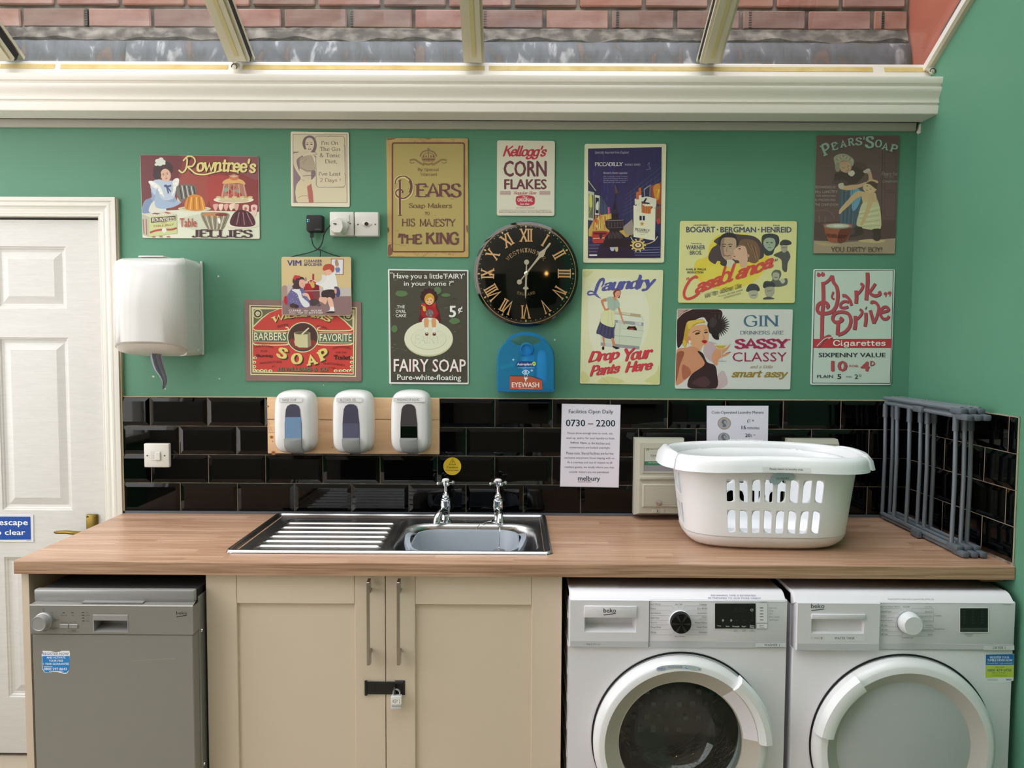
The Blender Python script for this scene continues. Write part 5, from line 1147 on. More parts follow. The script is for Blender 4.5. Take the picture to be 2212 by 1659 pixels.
# --- gin diet sign
o, a = plate('tin_sign', 'small cream tin sign of a woman in shorts beside a speech bubble', R6, [(154, 77), (850, 88), (860, 980), (160, 972)], 'e6dfc8', 22)
a.poly([(180, 110), (826, 112), (838, 930), (192, 927)], 'd9d0b2')
a.poly([(186, 320), (300, 318), (300, 560), (250, 700), (240, 927), (192, 927)], '8d7a80')
a.blob('300,250 296,200 320,150 370,126 420,135 455,180 465,250 450,310 420,330 330,300', '7c6a70'); a.blob('330,205 350,160 400,155 432,200 430,260 405,310 380,322 345,290 332,250', 'd9cbb4'); 
for u in (352, 402): a.ell(u, 232, 14, 6, '5b4c50'); a.line([(u - 16, 218), (u, 210), (u + 14, 216)], 4, '5b4c50', True)
a.ell(382, 286, 20, 9, '6b4a4c'); a.ell(382, 284, 13, 4, 'f0ead8'); a.line([(378, 240), (384, 262), (374, 266)], 3, 'a28f80')
a.blob('186,350 240,330 330,290 365,300 368,330 300,362 250,390 225,420 232,480 262,560 320,640 325,665 300,655 230,560 190,470', 'd6c9ae'); a.blob('265,400 330,370 400,360 430,420 448,490 440,540 400,560 400,650 320,665 270,560 262,460', 'b3a48f')
a.line([(270, 510), (350, 545), (435, 545)], 7, '8b7a6e', True); a.blob('262,520 340,560 400,570 395,650 320,660 275,600', 'd2c5aa'); a.line([(262, 420), (330, 380)], 4, '8d7a72'); a.line([(300, 470), (350, 390)], 4, '8d7a72')
a.blob('235,690 290,660 400,655 420,740 430,840 426,927 245,925 215,850 212,780', 'd8c9a8'); a.poly([(350, 740), (400, 700), (418, 800), (428, 927), (372, 927), (366, 850)], 'b56d64')
for k in range(7): a.poly([(345, 730 + k * 24), (400, 716 + k * 24), (400, 738 + k * 24)], 'b56d64')
a.line([(245, 870), (290, 848), (370, 846)], 5, 'a8786c', True); a.line([(300, 610), (395, 600)], 10, '94846f'); a.line([(230, 700), (262, 640), (322, 670)], 4, '7a6a66')
a.blob('400,560 440,540 450,600 420,640 402,650', '85727a')
a.frame(180, 108, 828, 930, 5, '97727a'); a.build('printed_picture', o, INK_SATIN); a = a.fresh()
a.line([(470, 132), (600, 133), (606, 140), (612, 133), (780, 134), (800, 160), (800, 235), (790, 243), (802, 250), (804, 575), (797, 582), (806, 590), (808, 710), (790, 742), (570, 744), (562, 737), (552, 744), (480, 744), (460, 715), (455, 395), (440, 375), (464, 384), (424, 356), (466, 350), (445, 320), (455, 240), (442, 170), (455, 140)], 6, '8f767c', closed=True)
for t, u0, u1, v0, v1 in (("I'm On", 520, 724, 190, 238), ('The Gin', 502, 746, 262, 312), ('& Tonic', 502, 748, 336, 388), ('Diet,', 566, 708, 412, 466), ("I've Lost", 488, 750, 560, 608), ('2 Days !', 506, 752, 636, 694)): a.text(t, u0, v0, u1, v1, '85706f' if v0 < 600 else 'a5796f', font='R', wv=1.35, wh=.5, serif=.7)
a.build('lettering', o)

# --- soap in barbers' favourite, brown
o, a = plate('tin_sign', 'landscape brown-edged red soap sign partly covered by a smaller sign', R5, [(148, 625), (1500, 648), (1505, 1575), (162, 1566)], '8a6f69', 24)
a.poly([(207, 690), (1448, 715), (1438, 1520), (218, 1496)], 'd9d3a0'); a.poly([(222, 702), (1434, 728), (1424, 1506), (232, 1482)], '4b3634'); a.poly([(232, 714), (1424, 740), (1414, 1494), (242, 1470)], 'd9d3a0')
a.poly([(244, 728), (1410, 752), (1402, 1480), (252, 1458)], 'c9463f')
for sgn, u0 in ((1, 244), (-1, 1410)):
    F_ = lambda pts: [(u0 + sgn * x, y + (24 if sgn < 0 else 0)) for x, y in pts]
    a.poly(F_([(0, 728), (330, 728), (200, 780), (110, 850), (0, 960)]), 'ddd6a4'); a.poly(F_([(12, 738), (290, 738), (180, 782), (100, 840), (12, 925)]), '6b6a50'); a.ell(u0 + sgn * 60, 790 + (24 if sgn < 0 else 0), 56, 56, 'cfc994'); a.ell(u0 + sgn * 60, 790 + (24 if sgn < 0 else 0), 44, 44, '4a463a')
    for k in range(8): a.ell(u0 + sgn * 60 + 20 * math.cos(k * PI / 4), 790 + (24 if sgn < 0 else 0) + 20 * math.sin(k * PI / 4), 8, 8, 'e4deb4')
    a.ell(u0 + sgn * 60, 790 + (24 if sgn < 0 else 0), 9, 9, 'e4deb4')
    for (cx_, cy_) in ((20, 1440), (60, 1450), (105, 1446), (20, 1400), (20, 1350), (150, 1450), (205, 1450), (28, 1300)): a.ell(u0 + sgn * cx_, cy_, 22, 16, 'e2dca6'); a.ell(u0 + sgn * cx_ + 3, cy_ + 2, 9, 7, '5a2f2c')
    for v in (975, 1140): a.line([(u0 + sgn * 8, v - 15), (u0 + sgn * 60, v + 10), (u0 + sgn * 380, v + 10), (u0 + sgn * 410, v - 20), (u0 + sgn * 380, v - 30)], 13, 'e2dca6', True)
a.poly([(252, 1000), (660, 1004), (660, 1122), (254, 1112)], '5f7a66'); a.poly([(1000, 1004), (1404, 1016), (1400, 1130), (1000, 1128)], '5f7a66')
for v in (1000, 1116): a.line([(252, v), (650, v + 6)], 6, 'e2dca6'); a.line([(1010, v + 8), (1402, v + 14)], 6, 'e2dca6')
a.ell(826, 1062, 182, 176, 'e2dca6', n=40); a.ell(826, 1062, 172, 166, '3f5147', n=40); a.ell(826, 1062, 160, 154, '4c322f', n=40); a.blob('672,1090 760,1080 900,1090 978,1110 960,1150 880,1200 780,1205 700,1160', '8d3a35')
a.poly([(722, 1010), (912, 1010), (918, 1160), (880, 1182), (780, 1180), (738, 1150)], 'cfc99c'); a.ell(818, 1015, 95, 20, 'a8a27c'); a.ell(818, 1013, 82, 14, '5d5a48'); a.line([(812, 1030), (860, 985), (895, 955)], 17, 'd9d4b0'); a.line([(730, 1105), (745, 1160), (760, 1120)], 8, 'cfc99c', True, True); a.poly([(880, 1020), (912, 1014), (916, 1160), (884, 1180)], '8b8668')
a.build('printed_picture', o, INK_SATIN); a = a.fresh()
a.text("WILLIAMS'", 458, 824, 1180, 916, 'ddd48a', font='R', wv=2.6, wh=1.3, arc=78, out=('4a2a28', 7, 8), serif=1.0, track=.3)
a.text('BARBERS', 262, 1008, 632, 1100, 'e8e2bc', b=.35, out=('33352c', 5, 4), dy=0); a.text('FAVORITE', 1020, 1022, 1390, 1110, 'e8e2bc', b=.35, out=('33352c', 5, 4))
for t, u, v, w_, r_ in (('S', 590, 1245, 130, 20), ('O', 755, 1310, 140, 6), ('A', 925, 1320, 140, -12), ('P', 1060, 1260, 130, -24)):
    a.text(t, u - w_ * .48, v - 66, u + w_ * .48, v + 66, 'ddd07a', font='R', wv=3.2, wh=1.7, out=('46302c', 14, 12), rot=r_, serif=.7)
for t, u0, v0, u1, v1, d_, ar in (('UNSURPASSED', 266, 1168, 486, 1192, 0, 20), ('FOR', 342, 1212, 418, 1232, 0, 0), ('MANUFACTURED', 330, 1352, 585, 1376, -16, 6), ('UNSURPASSED', 1168, 1180, 1380, 1204, 0, 20), ('FOR THE', 1206, 1228, 1328, 1248, 0, 0), ('GLASTONBURY', 1062, 1352, 1312, 1376, 24, 6), ('CONN', 1124, 1402, 1198, 1420, 8, 0), ('BY', 470, 1392, 502, 1410, -6, 0), ('TRADE MARK', 528, 930, 664, 960, -26, 8), ('SECURED', 984, 922, 1110, 946, 30, 8)): a.text(t, u0, v0, u1, v1, '5e2b2a', b=.05, dy=d_, arc=ar)
a.text('Shaving', 284, 1258, 476, 1300, '3c2220', font='R', wv=2.4, wh=.8); a.text('Toilet', 1178, 1268, 1378, 1322, '3c2220', font='R', wv=2.4, wh=.8)
a.text('J.B.WILLIAMS & CO.', 526, 1406, 1124, 1456, '6f7a5e', font='R', wv=2.2, wh=1.3, out=('4a2a28', 3, 3)); a.build('lettering', o)

# --- square cleanser sign in front
o, a = plate('tin_sign', 'small square tin sign of two children by a toy house, overlapping the brown soap sign', R5, [(577, 133), (1382, 133), (1388, 812), (582, 806)], 'd8c9a4', 26, th=.003, gap=.011)
a.poly([(584, 140), (1378, 140), (1382, 490), (584, 490)], 'd5bf8e'); a.poly([(584, 492), (1382, 488), (1382, 590), (584, 600)], 'c3bcb6'); a.poly([(584, 600), (1382, 586), (1386, 805), (588, 800)], '8e7274')
a.blob('584,480 640,470 660,540 640,620 584,630', 'a98f86'); a.poly([(645, 448), (740, 446), (740, 600), (650, 600)], 'c8b8ae')
a.poly([(1150, 155), (1298, 157), (1294, 342), (1148, 338)], '7a3d45'); a.poly([(1156, 162), (1290, 164), (1286, 335), (1154, 331)], 'e3e4e6'); a.blob('1196,180 1226,168 1240,230 1206,244', 'b09078'); a.blob('1200,262 1236,250 1256,280 1240,312 1210,306', '6d7fae'); a.ell(1222, 250, 13, 12, 'd8b49c'); a.line([(1216, 308), (1214, 326)], 6, 'b88'); a.line([(1240, 308), (1250, 322)], 6, 'b88')
a.poly([(830, 446), (1012, 440), (1018, 525), (838, 530)], '7d2030'); a.poly([(838, 530), (1020, 524), (1022, 640), (846, 640)], '7a4044'); a.blob('840,470 880,440 920,460 940,520 850,515', 'b02334'); a.blob('846,560 900,540 945,590 940,640 880,640', '9d1f30'); a.line([(838, 528), (1018, 524)], 8, 'cbb8a8')
a.poly([(846, 440), (920, 392), (1002, 438)], 'b64a50'); a.line([(842, 444), (920, 390), (1006, 440)], 8, 'dccfc2'); a.poly([(934, 330), (956, 330), (956, 402), (934, 400)], 'a62f38'); a.poly([(848, 372), (870, 372), (870, 412), (848, 412)], '9a8d80')
for k in range(6): a.ell(875 + (k % 3) * 30, 420 + (k // 3) * 12, 7, 5, 'e3d6c6')
a.ell(950, 660, 70, 40, '4b3e44'); a.ell(1010, 690, 26, 16, '5d5158')
a.blob('640,600 680,520 740,480 820,490 860,560 900,640 905,700 800,722 690,700 650,660', '6c6798')
for k in range(26): a.ell(672 + (k * 47) % 200, 540 + (k * 31) % 150, 4, 4, 'c3c0dc')
a.blob('705,520 760,500 800,530 820,600 890,660 900,705 840,712 790,640 760,560', 'dfe2e4'); a.line([(700, 512), (740, 530), (790, 500)], 12, 'e6e8ea', True)
a.blob('705,420 720,370 770,360 830,370 850,420 845,460 800,500 740,505 700,480 720,450', '4a3036'); a.blob('790,400 840,400 852,440 845,480 812,492 784,460', 'e2b29c'); a.ell(818, 440, 5, 4, '43302f'); a.line([(826, 470), (840, 466)], 4, 'b0403c'); a.blob('715,375 735,345 770,350 790,352 790,378 750,382 735,405', 'c03c44')
a.blob('820,560 870,550 900,590 912,630 900,632 870,590 830,580', 'e2b8a0'); a.line([(885, 560), (912, 625)], 5, 'd9cfc0'); a.blob('640,590 612,595 606,640 620,670 648,684', 'b42a38'); a.ell(710, 695, 36, 28, '4a3438'); a.ell(750, 706, 30, 24, '3e2c30')
a.blob('1060,420 1100,350 1160,325 1200,340 1225,470 1190,520 1080,525 1050,480 980,450 990,430', 'e6e6e4'); a.blob('1050,340 1100,360 1080,420 1000,455 975,440 1040,400', 'dedede'); a.ell(1120, 290, 52, 56, 'e6b69e'); a.blob('1055,270 1080,225 1140,215 1185,240 1188,290 1165,310 1140,280 1100,285 1070,295', 'b8503a'); a.line([(1085, 305), (1078, 322), (1090, 326)], 5, 'c98'); a.ell(1140, 292, 9, 13, 'e0a88e')
a.blob('910,430 950,425 960,480 935,492 915,460', 'cfae5c'); a.blob('1055,525 1190,515 1195,600 1150,620 1050,600', '3f2f35'); a.blob('1060,600 1110,610 1090,680 1050,660 1010,640 1020,600 1045,600', 'e5b8a2'); a.blob('1110,612 1160,612 1185,720 1140,720', 'e5b8a2'); a.blob('1140,715 1182,712 1190,760 1170,778 1100,770 1135,750', 'e8e8ea'); a.blob('1100,770 1140,760 1190,764 1184,782 1104,782', '3b2a30')
a.blob('1190,480 1240,490 1258,560 1230,600 1200,560', '4b4a78'); a.blob('1190,500 1215,510 1212,560 1195,550', 'dba890')
a.build('printed_picture', o, INK_SATIN); a = a.fresh()
a.text('VIM', 644, 172, 808, 236, '3d3f7c', b=.5); a.text('CLEANSER', 836, 166, 1048, 198, '3f3f70', b=.25); a.text('&POLISHER', 838, 206, 1048, 238, '3f3f70', b=.25)
for t, u0, v0, u1, v1, kw in (('CLEANS', 664, 742, 806, 764, dict(b=.4)), ('the', 836, 744, 884, 764, dict(sh=.4)), ('HOUSE', 920, 744, 1046, 764, dict(b=.4)), ('from', 666, 768, 740, 790, dict(sh=.4)), ('TOP', 764, 770, 828, 792, dict(b=.4)), ('to', 846, 770, 878, 790, dict(sh=.4)), ('BOTTOM', 898, 770, 1052, 792, dict(b=.4))): a.text(t, u0, v0, u1, v1, 'ece6e0', **kw)
a.build('lettering', o)

# --- soap makers to the king
S1 = (820, 280, 5.719)
AGED = mat('tin_aged_gold', 'c2a569', .38, var=(9, 'b18a55', (1, 1, 1), .48, .75))
o, a = plate('tin_sign', 'tall aged gold tin sign with a crown above big brown lettering', S1, [(82, 102), (1090, 108), (1100, 1578), (100, 1568)], 'c2a569', 16)
o.data.materials[0] = AGED
a.poly([(168, 176), (1034, 188), (1036, 1494), (178, 1488)], 'b3a266')
for k in range(46): a.ell(random.uniform(110, 1080), random.choice([random.uniform(112, 150), random.uniform(1510, 1560), random.uniform(190, 1480)]), random.uniform(5, 26), random.uniform(4, 14), random.choice(['b99f60', 'ad9358', 'bfa668', 'a98d57']))
for pts in ('95,1210 112,1215 120,1250 104,1275 96,1270', '84,112 150,108 200,104 180,118 110,126', '108,1430 150,1420 140,1440 160,1520 120,1560 104,1540', '1086,1180 1070,1200 1078,1260 1090,1270', '560,108 640,112 600,120'): a.blob(pts, '7e5844')
a.line([(105, 1390), (200, 1415), (330, 1440)], 4, '9a7a50'); a.line([(400, 1505), (470, 1560)], 5, '9a7a50'); a.line([(610, 1505), (560, 1562)], 5, '9a7a50')
a.frame(158, 166, 1046, 1508, 17, '6e4344', r=22)
a.line('500,330 530,280 600,258 670,280 706,330', 16, '8d6a50', True); a.line('520,350 560,300 604,290 650,300 690,350', 8, '8d6a50', True); a.poly([(520, 350), (690, 350), (676, 396), (532, 396)], 'a08058'); a.line([(604, 225), (604, 400)], 10, '8d6a50'); a.line([(586, 240), (622, 240)], 9, '8d6a50')
for u in (545, 575, 635, 665): a.ell(u, 332, 8, 14, '7d5a48')
a.poly([(524, 362), (686, 362), (682, 378), (528, 378)], '7d5a48'); a.line('370,380 430,370 480,400 550,440', 22, '94744f', True); a.line('832,380 770,372 720,400 650,440', 22, '94744f', True); a.line('540,415 600,430 660,415', 24, '94744f', True); a.line('370,400 400,415 430,405', 10, '94744f', True); a.line('830,400 800,415 770,405', 10, '94744f', True)
a.build('printed_picture', o, INK_SATIN); a = a.fresh(); BRN = '6a4142'
kw = dict(font='R', wv=1.5, wh=.7, serif=.6)
a.text('By Special', 470, 474, 734, 522, '7c5a44', **kw); a.text('Warrant', 502, 532, 710, 574, '7c5a44', **kw)
a.line([(248, 632), (250, 1062)], 44, 'd8c88a'); a.line('200,660 205,620 250,585 320,585 385,640 400,720 380,800 320,850 250,850 205,800 215,750 260,745 285,770', 40, 'd8c88a', True)
a.line([(250, 626), (252, 1058)], 28, BRN); a.line([(228, 1062), (276, 1056)], 10, BRN); a.line([(232, 640), (266, 618)], 10, BRN); a.line('196,668 204,620 250,582 320,578 378,620', 15, BRN, True); a.line('330,584 385,630 400,710 380,790 322,842 270,848 215,820 200,775 230,742 270,744 288,768 272,782', 18, BRN, True); a.line('372,625 395,700 376,780', 30, BRN, True)
a.text('EARS', 436, 655, 1012, 842, BRN, font='R', wv=2.2, wh=.8, serif=.9, out=('d8c88a', -4, 3), track=.4)
a.text('Soap Makers', 362, 908, 894, 984, '74503f', **kw); a.text('TO', 556, 1016, 618, 1058, '74503f', **kw)
a.text('HIS', 274, 1098, 438, 1198, BRN, **kw); a.text('MAJESTY', 494, 1098, 940, 1200, BRN, **kw); a.text('THE', 226, 1282, 526, 1418, BRN, font='R', wv=2.0, wh=1.5, serif=.35); a.text('KING', 570, 1262, 980, 1424, BRN, font='R', wv=2.2, wh=1.5, serif=.35)
a.build('lettering', o)

# --- little fairy soap
S2 = (820, 570, 5.924)
o, a = plate('tin_sign', 'tall white-bordered dark green tin sign of a child sitting on an oval soap cake', S2, [(106, 66), (1138, 78), (1140, 1542), (122, 1536)], 'e6e8e6', 16)
a.poly([(126, 84), (1120, 94), (1126, 1520), (146, 1514)], '4c4a40')
for k in range(120):
    u, v = random.uniform(140, 1050), random.uniform(100, 1500); w_ = random.uniform(30, 75); h_ = random.uniform(3, 9); a.blob([(u, v), (u + w_ * .5, v - h_), (u + w_, v), (u + w_ * .5, v + h_)], random.choice(['55604a', '5a5a4c', '434038', '5d7050', '50483f', '5f7a55']))
for u, v, r_, r2 in ((280, 380, 80, 50), (740, 340, 50, 60), (190, 830, 40, 60), (960, 730, 70, 50), (850, 400, 60, 30)): a.blob([(u - r_, v), (u - r_ * .4, v - r2 * .7), (u + r_ * .6, v - r2 * .6), (u + r_, v + r2 * .2), (u + r_ * .2, v + r2 * .8), (u - r_ * .6, v + r2 * .6)], '5c7c52')
a.ell(628, 962, 312, 224, 'c9cba0', n=48); a.ell(626, 950, 308, 216, 'dfe2c8', n=48); a.ell(628, 962, 228, 138, 'c4c8a8', n=48); a.ell(628, 958, 222, 132, 'dde0c6', n=48)
a.text('FAIRY', 452, 900, 800, 1016, 'b7bba0', b=.2, sh=.15); a.text('FAIRY', 456, 896, 802, 1010, 'dde0c8', b=.1, sh=.15)
a.blob('505,735 520,640 525,560 545,500 640,520 715,500 740,570 765,650 770,745 640,720', '6b1f24'); a.blob('530,600 550,530 620,540 700,530 735,600 750,640 700,690 560,680 530,640', 'a5262b')
a.blob('540,735 570,695 640,690 720,700 760,750 700,740 620,730 580,740', 'e0e2de')
for u0 in (598, 694): a.blob([(u0 - 28, 705), (u0 + 28, 705), (u0 + 22, 820), (u0 - 18, 820)], 'd9a06e'); a.poly([(u0 - 16, 812), (u0 + 22, 812), (u0 + 20, 880), (u0 - 12, 880)], 'e6e6e0'); a.ell(u0 + 6, 898, 22, 22, '6d2a24'); a.ell(u0 + 6, 888, 10, 8, 'e0d8cc')
for k in range(12): a.ell(632 + 84 * math.cos(k * PI / 6) * 1.05, 420 + 88 * math.sin(k * PI / 6) * (1 if math.sin(k * PI / 6) < 0 else .7), 24, 22, '3b1c22')
a.ell(632, 418, 90, 92, '46222a'); a.ell(638, 452, 64, 74, 'd7a93f'); a.ell(640, 472, 46, 54, 'e8bd94')
for u in (618, 658): a.ell(u, 466, 8, 7, '4a3428')
a.ell(640, 506, 9, 5, 'b5392f'); a.ell(612, 490, 9, 6, 'e39a7a'); a.ell(668, 490, 9, 6, 'e39a7a'); a.blob('590,420 630,395 690,420 700,470 660,430 620,440 590,480', 'cf9d35')
a.blob('530,520 560,500 600,530 560,560', 'b8343a'); a.blob('720,505 700,500 670,540 715,560', 'b8343a'); a.ell(640, 632, 52, 48, '77706c')
for k in range(14): a.ell(640 + 40 * math.cos(k), 632 + 36 * math.sin(k * 1.7), 9, 8, '96908a' if k % 2 else '5b5552')
a.blob('530,540 550,530 560,600 590,600 590,560 575,540', 'd9b05a'); a.build('printed_picture', o, INK_SATIN); a = a.fresh(); WH = 'e9ebe6'
a.text('"', 138, 108, 166, 128, WH, b=.2); a.text('Have you a little', 178, 120, 808, 208, WH, b=.35, dy=4); a.text("'FAIRY'", 820, 122, 1090, 190, WH, b=.35); a.text('in your home ?"', 312, 218, 948, 300, WH, b=.35)
a.text('THE', 222, 530, 324, 570, WH, b=.4); a.text('OVAL', 206, 588, 340, 628, WH, b=.4); a.text('CAKE', 206, 642, 342, 682, WH, b=.4); a.text('5', 890, 536, 980, 686, WH, b=.7); a.text('\u00a2', 1002, 546, 1062, 636, WH, b=.4)
a.text('FAIRY SOAP', 182, 1216, 1104, 1380, WH, b=.3, out=('9c2b3c', -6, 5), dy=4); a.text('Pure-white-floating', 226, 1414, 1044, 1508, WH, b=.4, dy=4); a.build('lettering', o)

# --- corn flakes
S3 = (1010, 290, 2.9115)
o, a = plate('tin_sign', 'small cream tin sign with maroon and red lettering above the clock', S3, [(186, 38), (550, 42), (546, 514), (184, 512)], 'dcd9c6', 14)
a.text("Kellogg's", 222, 70, 500, 158, 'c03a4c', font='C', wv=2.3, wh=1.4, sh=.35, track=-.3, dy=2); a.text('CORN', 226, 166, 498, 268, '6e3c44', b=.75); a.text('FLAKES', 230, 282, 498, 347, '6e3c44', b=.75)
for u0, u1 in ((204, 272), (452, 520)):
    for k in range(6): a.q(u0, 357 + k * 4.2, u1, 359.4 + k * 4.2, 'b98e94')
a.text('Regular Size', 290, 358, 434, 384, 'b64c5a', font='C', wv=1.7, wh=.9, track=0)
a.blob('304,395 330,386 362,384 396,386 420,395 423,418 418,440 390,450 362,452 332,450 306,440 301,418', 'b83a4a'); a.line('304,395 301,418 306,440', 3, 'e5dccf', True); a.text('The', 345, 387, 378, 402, 'ecdcd4', font='C'); a.text('ORIGINAL', 314, 402, 410, 424, 'f0e4dc', b=.45); a.text('has this', 330, 430, 388, 446, 'ecdcd4', font='C')
a.text('NET WEIGHT 8 OUNCES', 306, 461, 420, 467, '8b6a68', b=.1)
a.text('CORN PRODUCTION  MADE FOR TASTE  STEWED COOKED  SUGARED OR NOT', 198, 475, 526, 481, 'a08078', b=.0); a.text('MADE BY KELLOGG COMPANY, BATTLE CREEK, MICHIGAN', 198, 486, 528, 494, '7b5456', b=.15)
a.build('lettering', o)

# --- Piccadilly
S4 = (1240, 290, 5.723)
o, a = plate('tin_sign', 'tall cream-bordered blue tin sign of a night street and cigarette packet', S4, [(132, 118), (1142, 118), (1114, 1588), (114, 1590)], 'e3e0c0', 26)
a.poly([(174, 178), (1084, 158), (1068, 1528), (172, 1530)], '37305f')
for k in range(90):
    u = random.uniform(185, 1050); v = random.uniform(190, 780); h_ = random.uniform(60, 220); a.q(u, v, u + random.uniform(4, 14), min(v + h_, 900), random.choice(['3a3568', '2f2850', '403c7c', '45285a', '332c5c', '3e3a74']))
a.poly([(174, 560), (260, 680), (330, 740), (400, 830), (470, 960), (470, 1220), (172, 1220)], '2e3050'); a.poly([(1082, 340), (1000, 400), (900, 500), (860, 620), (720, 640), (650, 780), (590, 960), (600, 1250), (1070, 1420)], '33335a')
a.poly([(174, 700), (250, 720), (240, 1070), (172, 1060)], 'b9c0a8'); a.poly([(184, 740), (240, 756), (234, 1040), (180, 1030)], '6a7258'); a.poly([(256, 750), (318, 760), (310, 1000), (258, 995)], 'c9ccb8'); a.poly([(264, 780), (308, 790), (304, 980), (264, 975)], '23243a')
a.blob('190,760 215,745 225,840 220,900 190,890', 'c9c96a'); a.blob('275,860 300,830 300,930 275,930', 'd4d8c6'); a.line([(174, 570), (268, 700)], 10, 'b5b89c'); a.line([(186, 980), (215, 900)], 5, 'c5c94a')
for k in range(9): a.line([(330 + k * 15, 760 + k * 22), (332 + k * 15, 1000)], 6, '5d6788'); 
for k in range(7): a.line([(700 + k * 50, 700 - k * 30), (706 + k * 50, 1150)], 5, '55507e')
for k in range(6): a.line([(600 + k * 8, 1000 - k * 48), (1070, 760 - k * 70)], 4, '5a5a84')
a.poly([(180, 1180), (230, 1080), (330, 1000), (460, 980), (470, 1200), (700, 1170), (720, 1260), (480, 1300), (180, 1260)], 'c2a35a')
for k in range(40): a.q(*(lambda u, v: (u, v, u + random.uniform(6, 14), v + random.uniform(30, 90)))(random.uniform(230, 450), random.uniform(980, 1120)), random.choice(['d9c160', 'cf6a4a', 'e0d48a', 'c04a4a', 'e6dca8', 'b98a3c']))
a.poly([(415, 905), (440, 900), (442, 990), (418, 990)], 'c65a8a'); a.poly([(600, 1150), (720, 1050), (740, 1240), (640, 1240)], '9c8f84')
a.poly([(950, 640), (1078, 590), (1074, 880), (960, 830)], 'a3482e'); a.blob('980,650 1060,620 1050,800 1000,790', 'c98a3a'); a.line([(1010, 690), (1050, 680), (1030, 780)], 8, 'd9c25a'); a.poly([(860, 680), (946, 620), (940, 830), (870, 800)], '8f96a2'); a.poly([(870, 690), (936, 640), (930, 815), (880, 790)], '33324c'); a.poly([(1000, 900), (1074, 880), (1070, 1100), (1010, 1080)], '7a4a3c'); a.blob('1020,1060 1060,1040 1060,1100 1030,1110', 'b5483c')
a.line('905,380 930,350 925,400 940,430 885,440', 5, '7d84b0', True)
a.poly([(172, 1330), (1070, 1290), (1068, 1528), (172, 1530)], '2f2b4c')
for k in range(9): a.line([(180, 1350 + k * 20), (520, 1346 + k * 20)], 6, '7b7fa8' if k % 2 else '56284a'); a.line([(560, 1400 + k * 14), (1060, 1380 + k * 16)], 5, '8b94c0' if k % 2 else '2a2140')
a.poly([(330, 1330), (700, 1310), (760, 1528), (260, 1528)], '30203a')
a.blob('225,1215 260,1198 400,1200 425,1230 420,1330 300,1345 232,1335', 'b23b34'); a.q(240, 1216, 400, 1240, '5a2030'); a.line([(235, 1290), (415, 1280)], 8, 'e2d6b8'); a.ell(330, 1255, 20, 40, '3b2c34'); a.ell(435, 1280, 22, 50, 'a9a6b8'); a.blob('440,1320 490,1300 505,1380 490,1440 450,1430', 'b3bccd'); a.blob('505,1330 535,1330 542,1440 510,1440', 'c9b58c'); a.ell(462, 1310, 16, 18, '3b2a30'); a.ell(516, 1326, 13, 15, '4b3a30')
# fountain
a.poly([(370, 1310), (660, 1300), (720, 1330), (700, 1390), (350, 1400)], '2a1c26'); a.blob('390,1070 500,1045 615,1060 620,1100 600,1180 560,1200 640,1290 500,1320 375,1300 440,1200 400,1160', '2b1f28')
a.poly([(470, 980), (540, 975), (545, 1055), (462, 1058)], '2b1f28'); a.poly([(450, 935), (548, 925), (520, 960), (480, 962)], '3a2c34'); a.poly([(490, 850), (512, 850), (525, 930), (478, 935)], '2b1f28'); a.line([(515, 700), (512, 790), (500, 860)], 9, '2b1f28')
a.blob('500,650 520,660 540,720 510,740 490,700', '4a3c48'); a.blob('540,720 600,695 570,720 548,742', '4a3c48'); a.line([(505, 630), (530, 720)], 10, '6b5c62', True)
for k in range(12): a.line([(405 + k * 18, 1080), (408 + k * 18, 1150)], 5, '75656a' if k % 2 else '4a3a42')
for k in range(10): a.line([(430 + k * 14, 1200 + (k % 3) * 10), (420 + k * 20, 1290)], 5, '6a5a62')
a.line([(395, 1070), (612, 1062)], 8, '8a7a80'); a.line([(395, 1160), (605, 1155)], 5, '6e5e66')
# packet, ribbon and medal
a.line('690,1250 720,1310 800,1345 900,1350 990,1310 1030,1250 1000,1210', 34, '232040', True); a.line('700,1268 730,1318 810,1352 900,1358 990,1320 1032,1262', 9, 'd8c98a', True)
a.poly([(734, 880), (1000, 920), (996, 1315), (734, 1270)], 'e3e2c6'); a.poly([(1000, 920), (1012, 860), (1000, 1300), (980, 1315)], 'a9b3c0'); a.poly([(748, 800), (900, 770), (1018, 800), (1015, 890), (985, 930), (930, 850), (836, 830), (750, 880)], 'd7d6c4'); a.poly([(830, 845), (980, 880), (925, 985), (834, 970)], '9a5c38')
a.poly([(880, 795), (905, 790), (880, 838), (850, 838)], '2c2338')
for k in range(4): a.poly([(838 + k * 30, 890), (860 + k * 30, 893), (858 + k * 30, 985), (836 + k * 30, 980)], 'cf7440'); a.ell(858 + k * 32, 872, 16, 9, 'e8e4cc'); a.ell(880 + k * 28, 886, 15, 8, 'e8e4cc')
for u, v in ((765, 710), (796, 660)): a.poly([(u, v + 8), (u + 32, v), (u + 36, v + 95), (u + 4, v + 98)], 'c4683c'); a.poly([(u + 4, v + 98), (u + 36, v + 95), (u + 38, v + 310), (u + 10, v + 310)], 'dfdcc6')
a.poly([(734, 960), (800, 975), (830, 970), (925, 990), (1000, 960), (996, 1315), (734, 1270)], 'e3e2c6')
for u in (808, 846): a.q(u, 1010, u + 28, 1066, '22224a')
for k in range(8): a.line([(840, 1108), (840 + 30 * math.cos(k * PI / 4), 1108 + 30 * math.sin(k * PI / 4))], 6, 'cdaa4e')
a.ell(840, 1108, 14, 14, 'b98f38')
for k in range(10): c_, s_ = math.cos(k * PI / 5), math.sin(k * PI / 5); a.line([(790, 1375), (790 + 88 * c_, 1375 + 72 * s_)], 16, 'c9b35c'); a.ell(790 + 90 * c_, 1375 + 74 * s_, 9, 9, 'e0d28c')
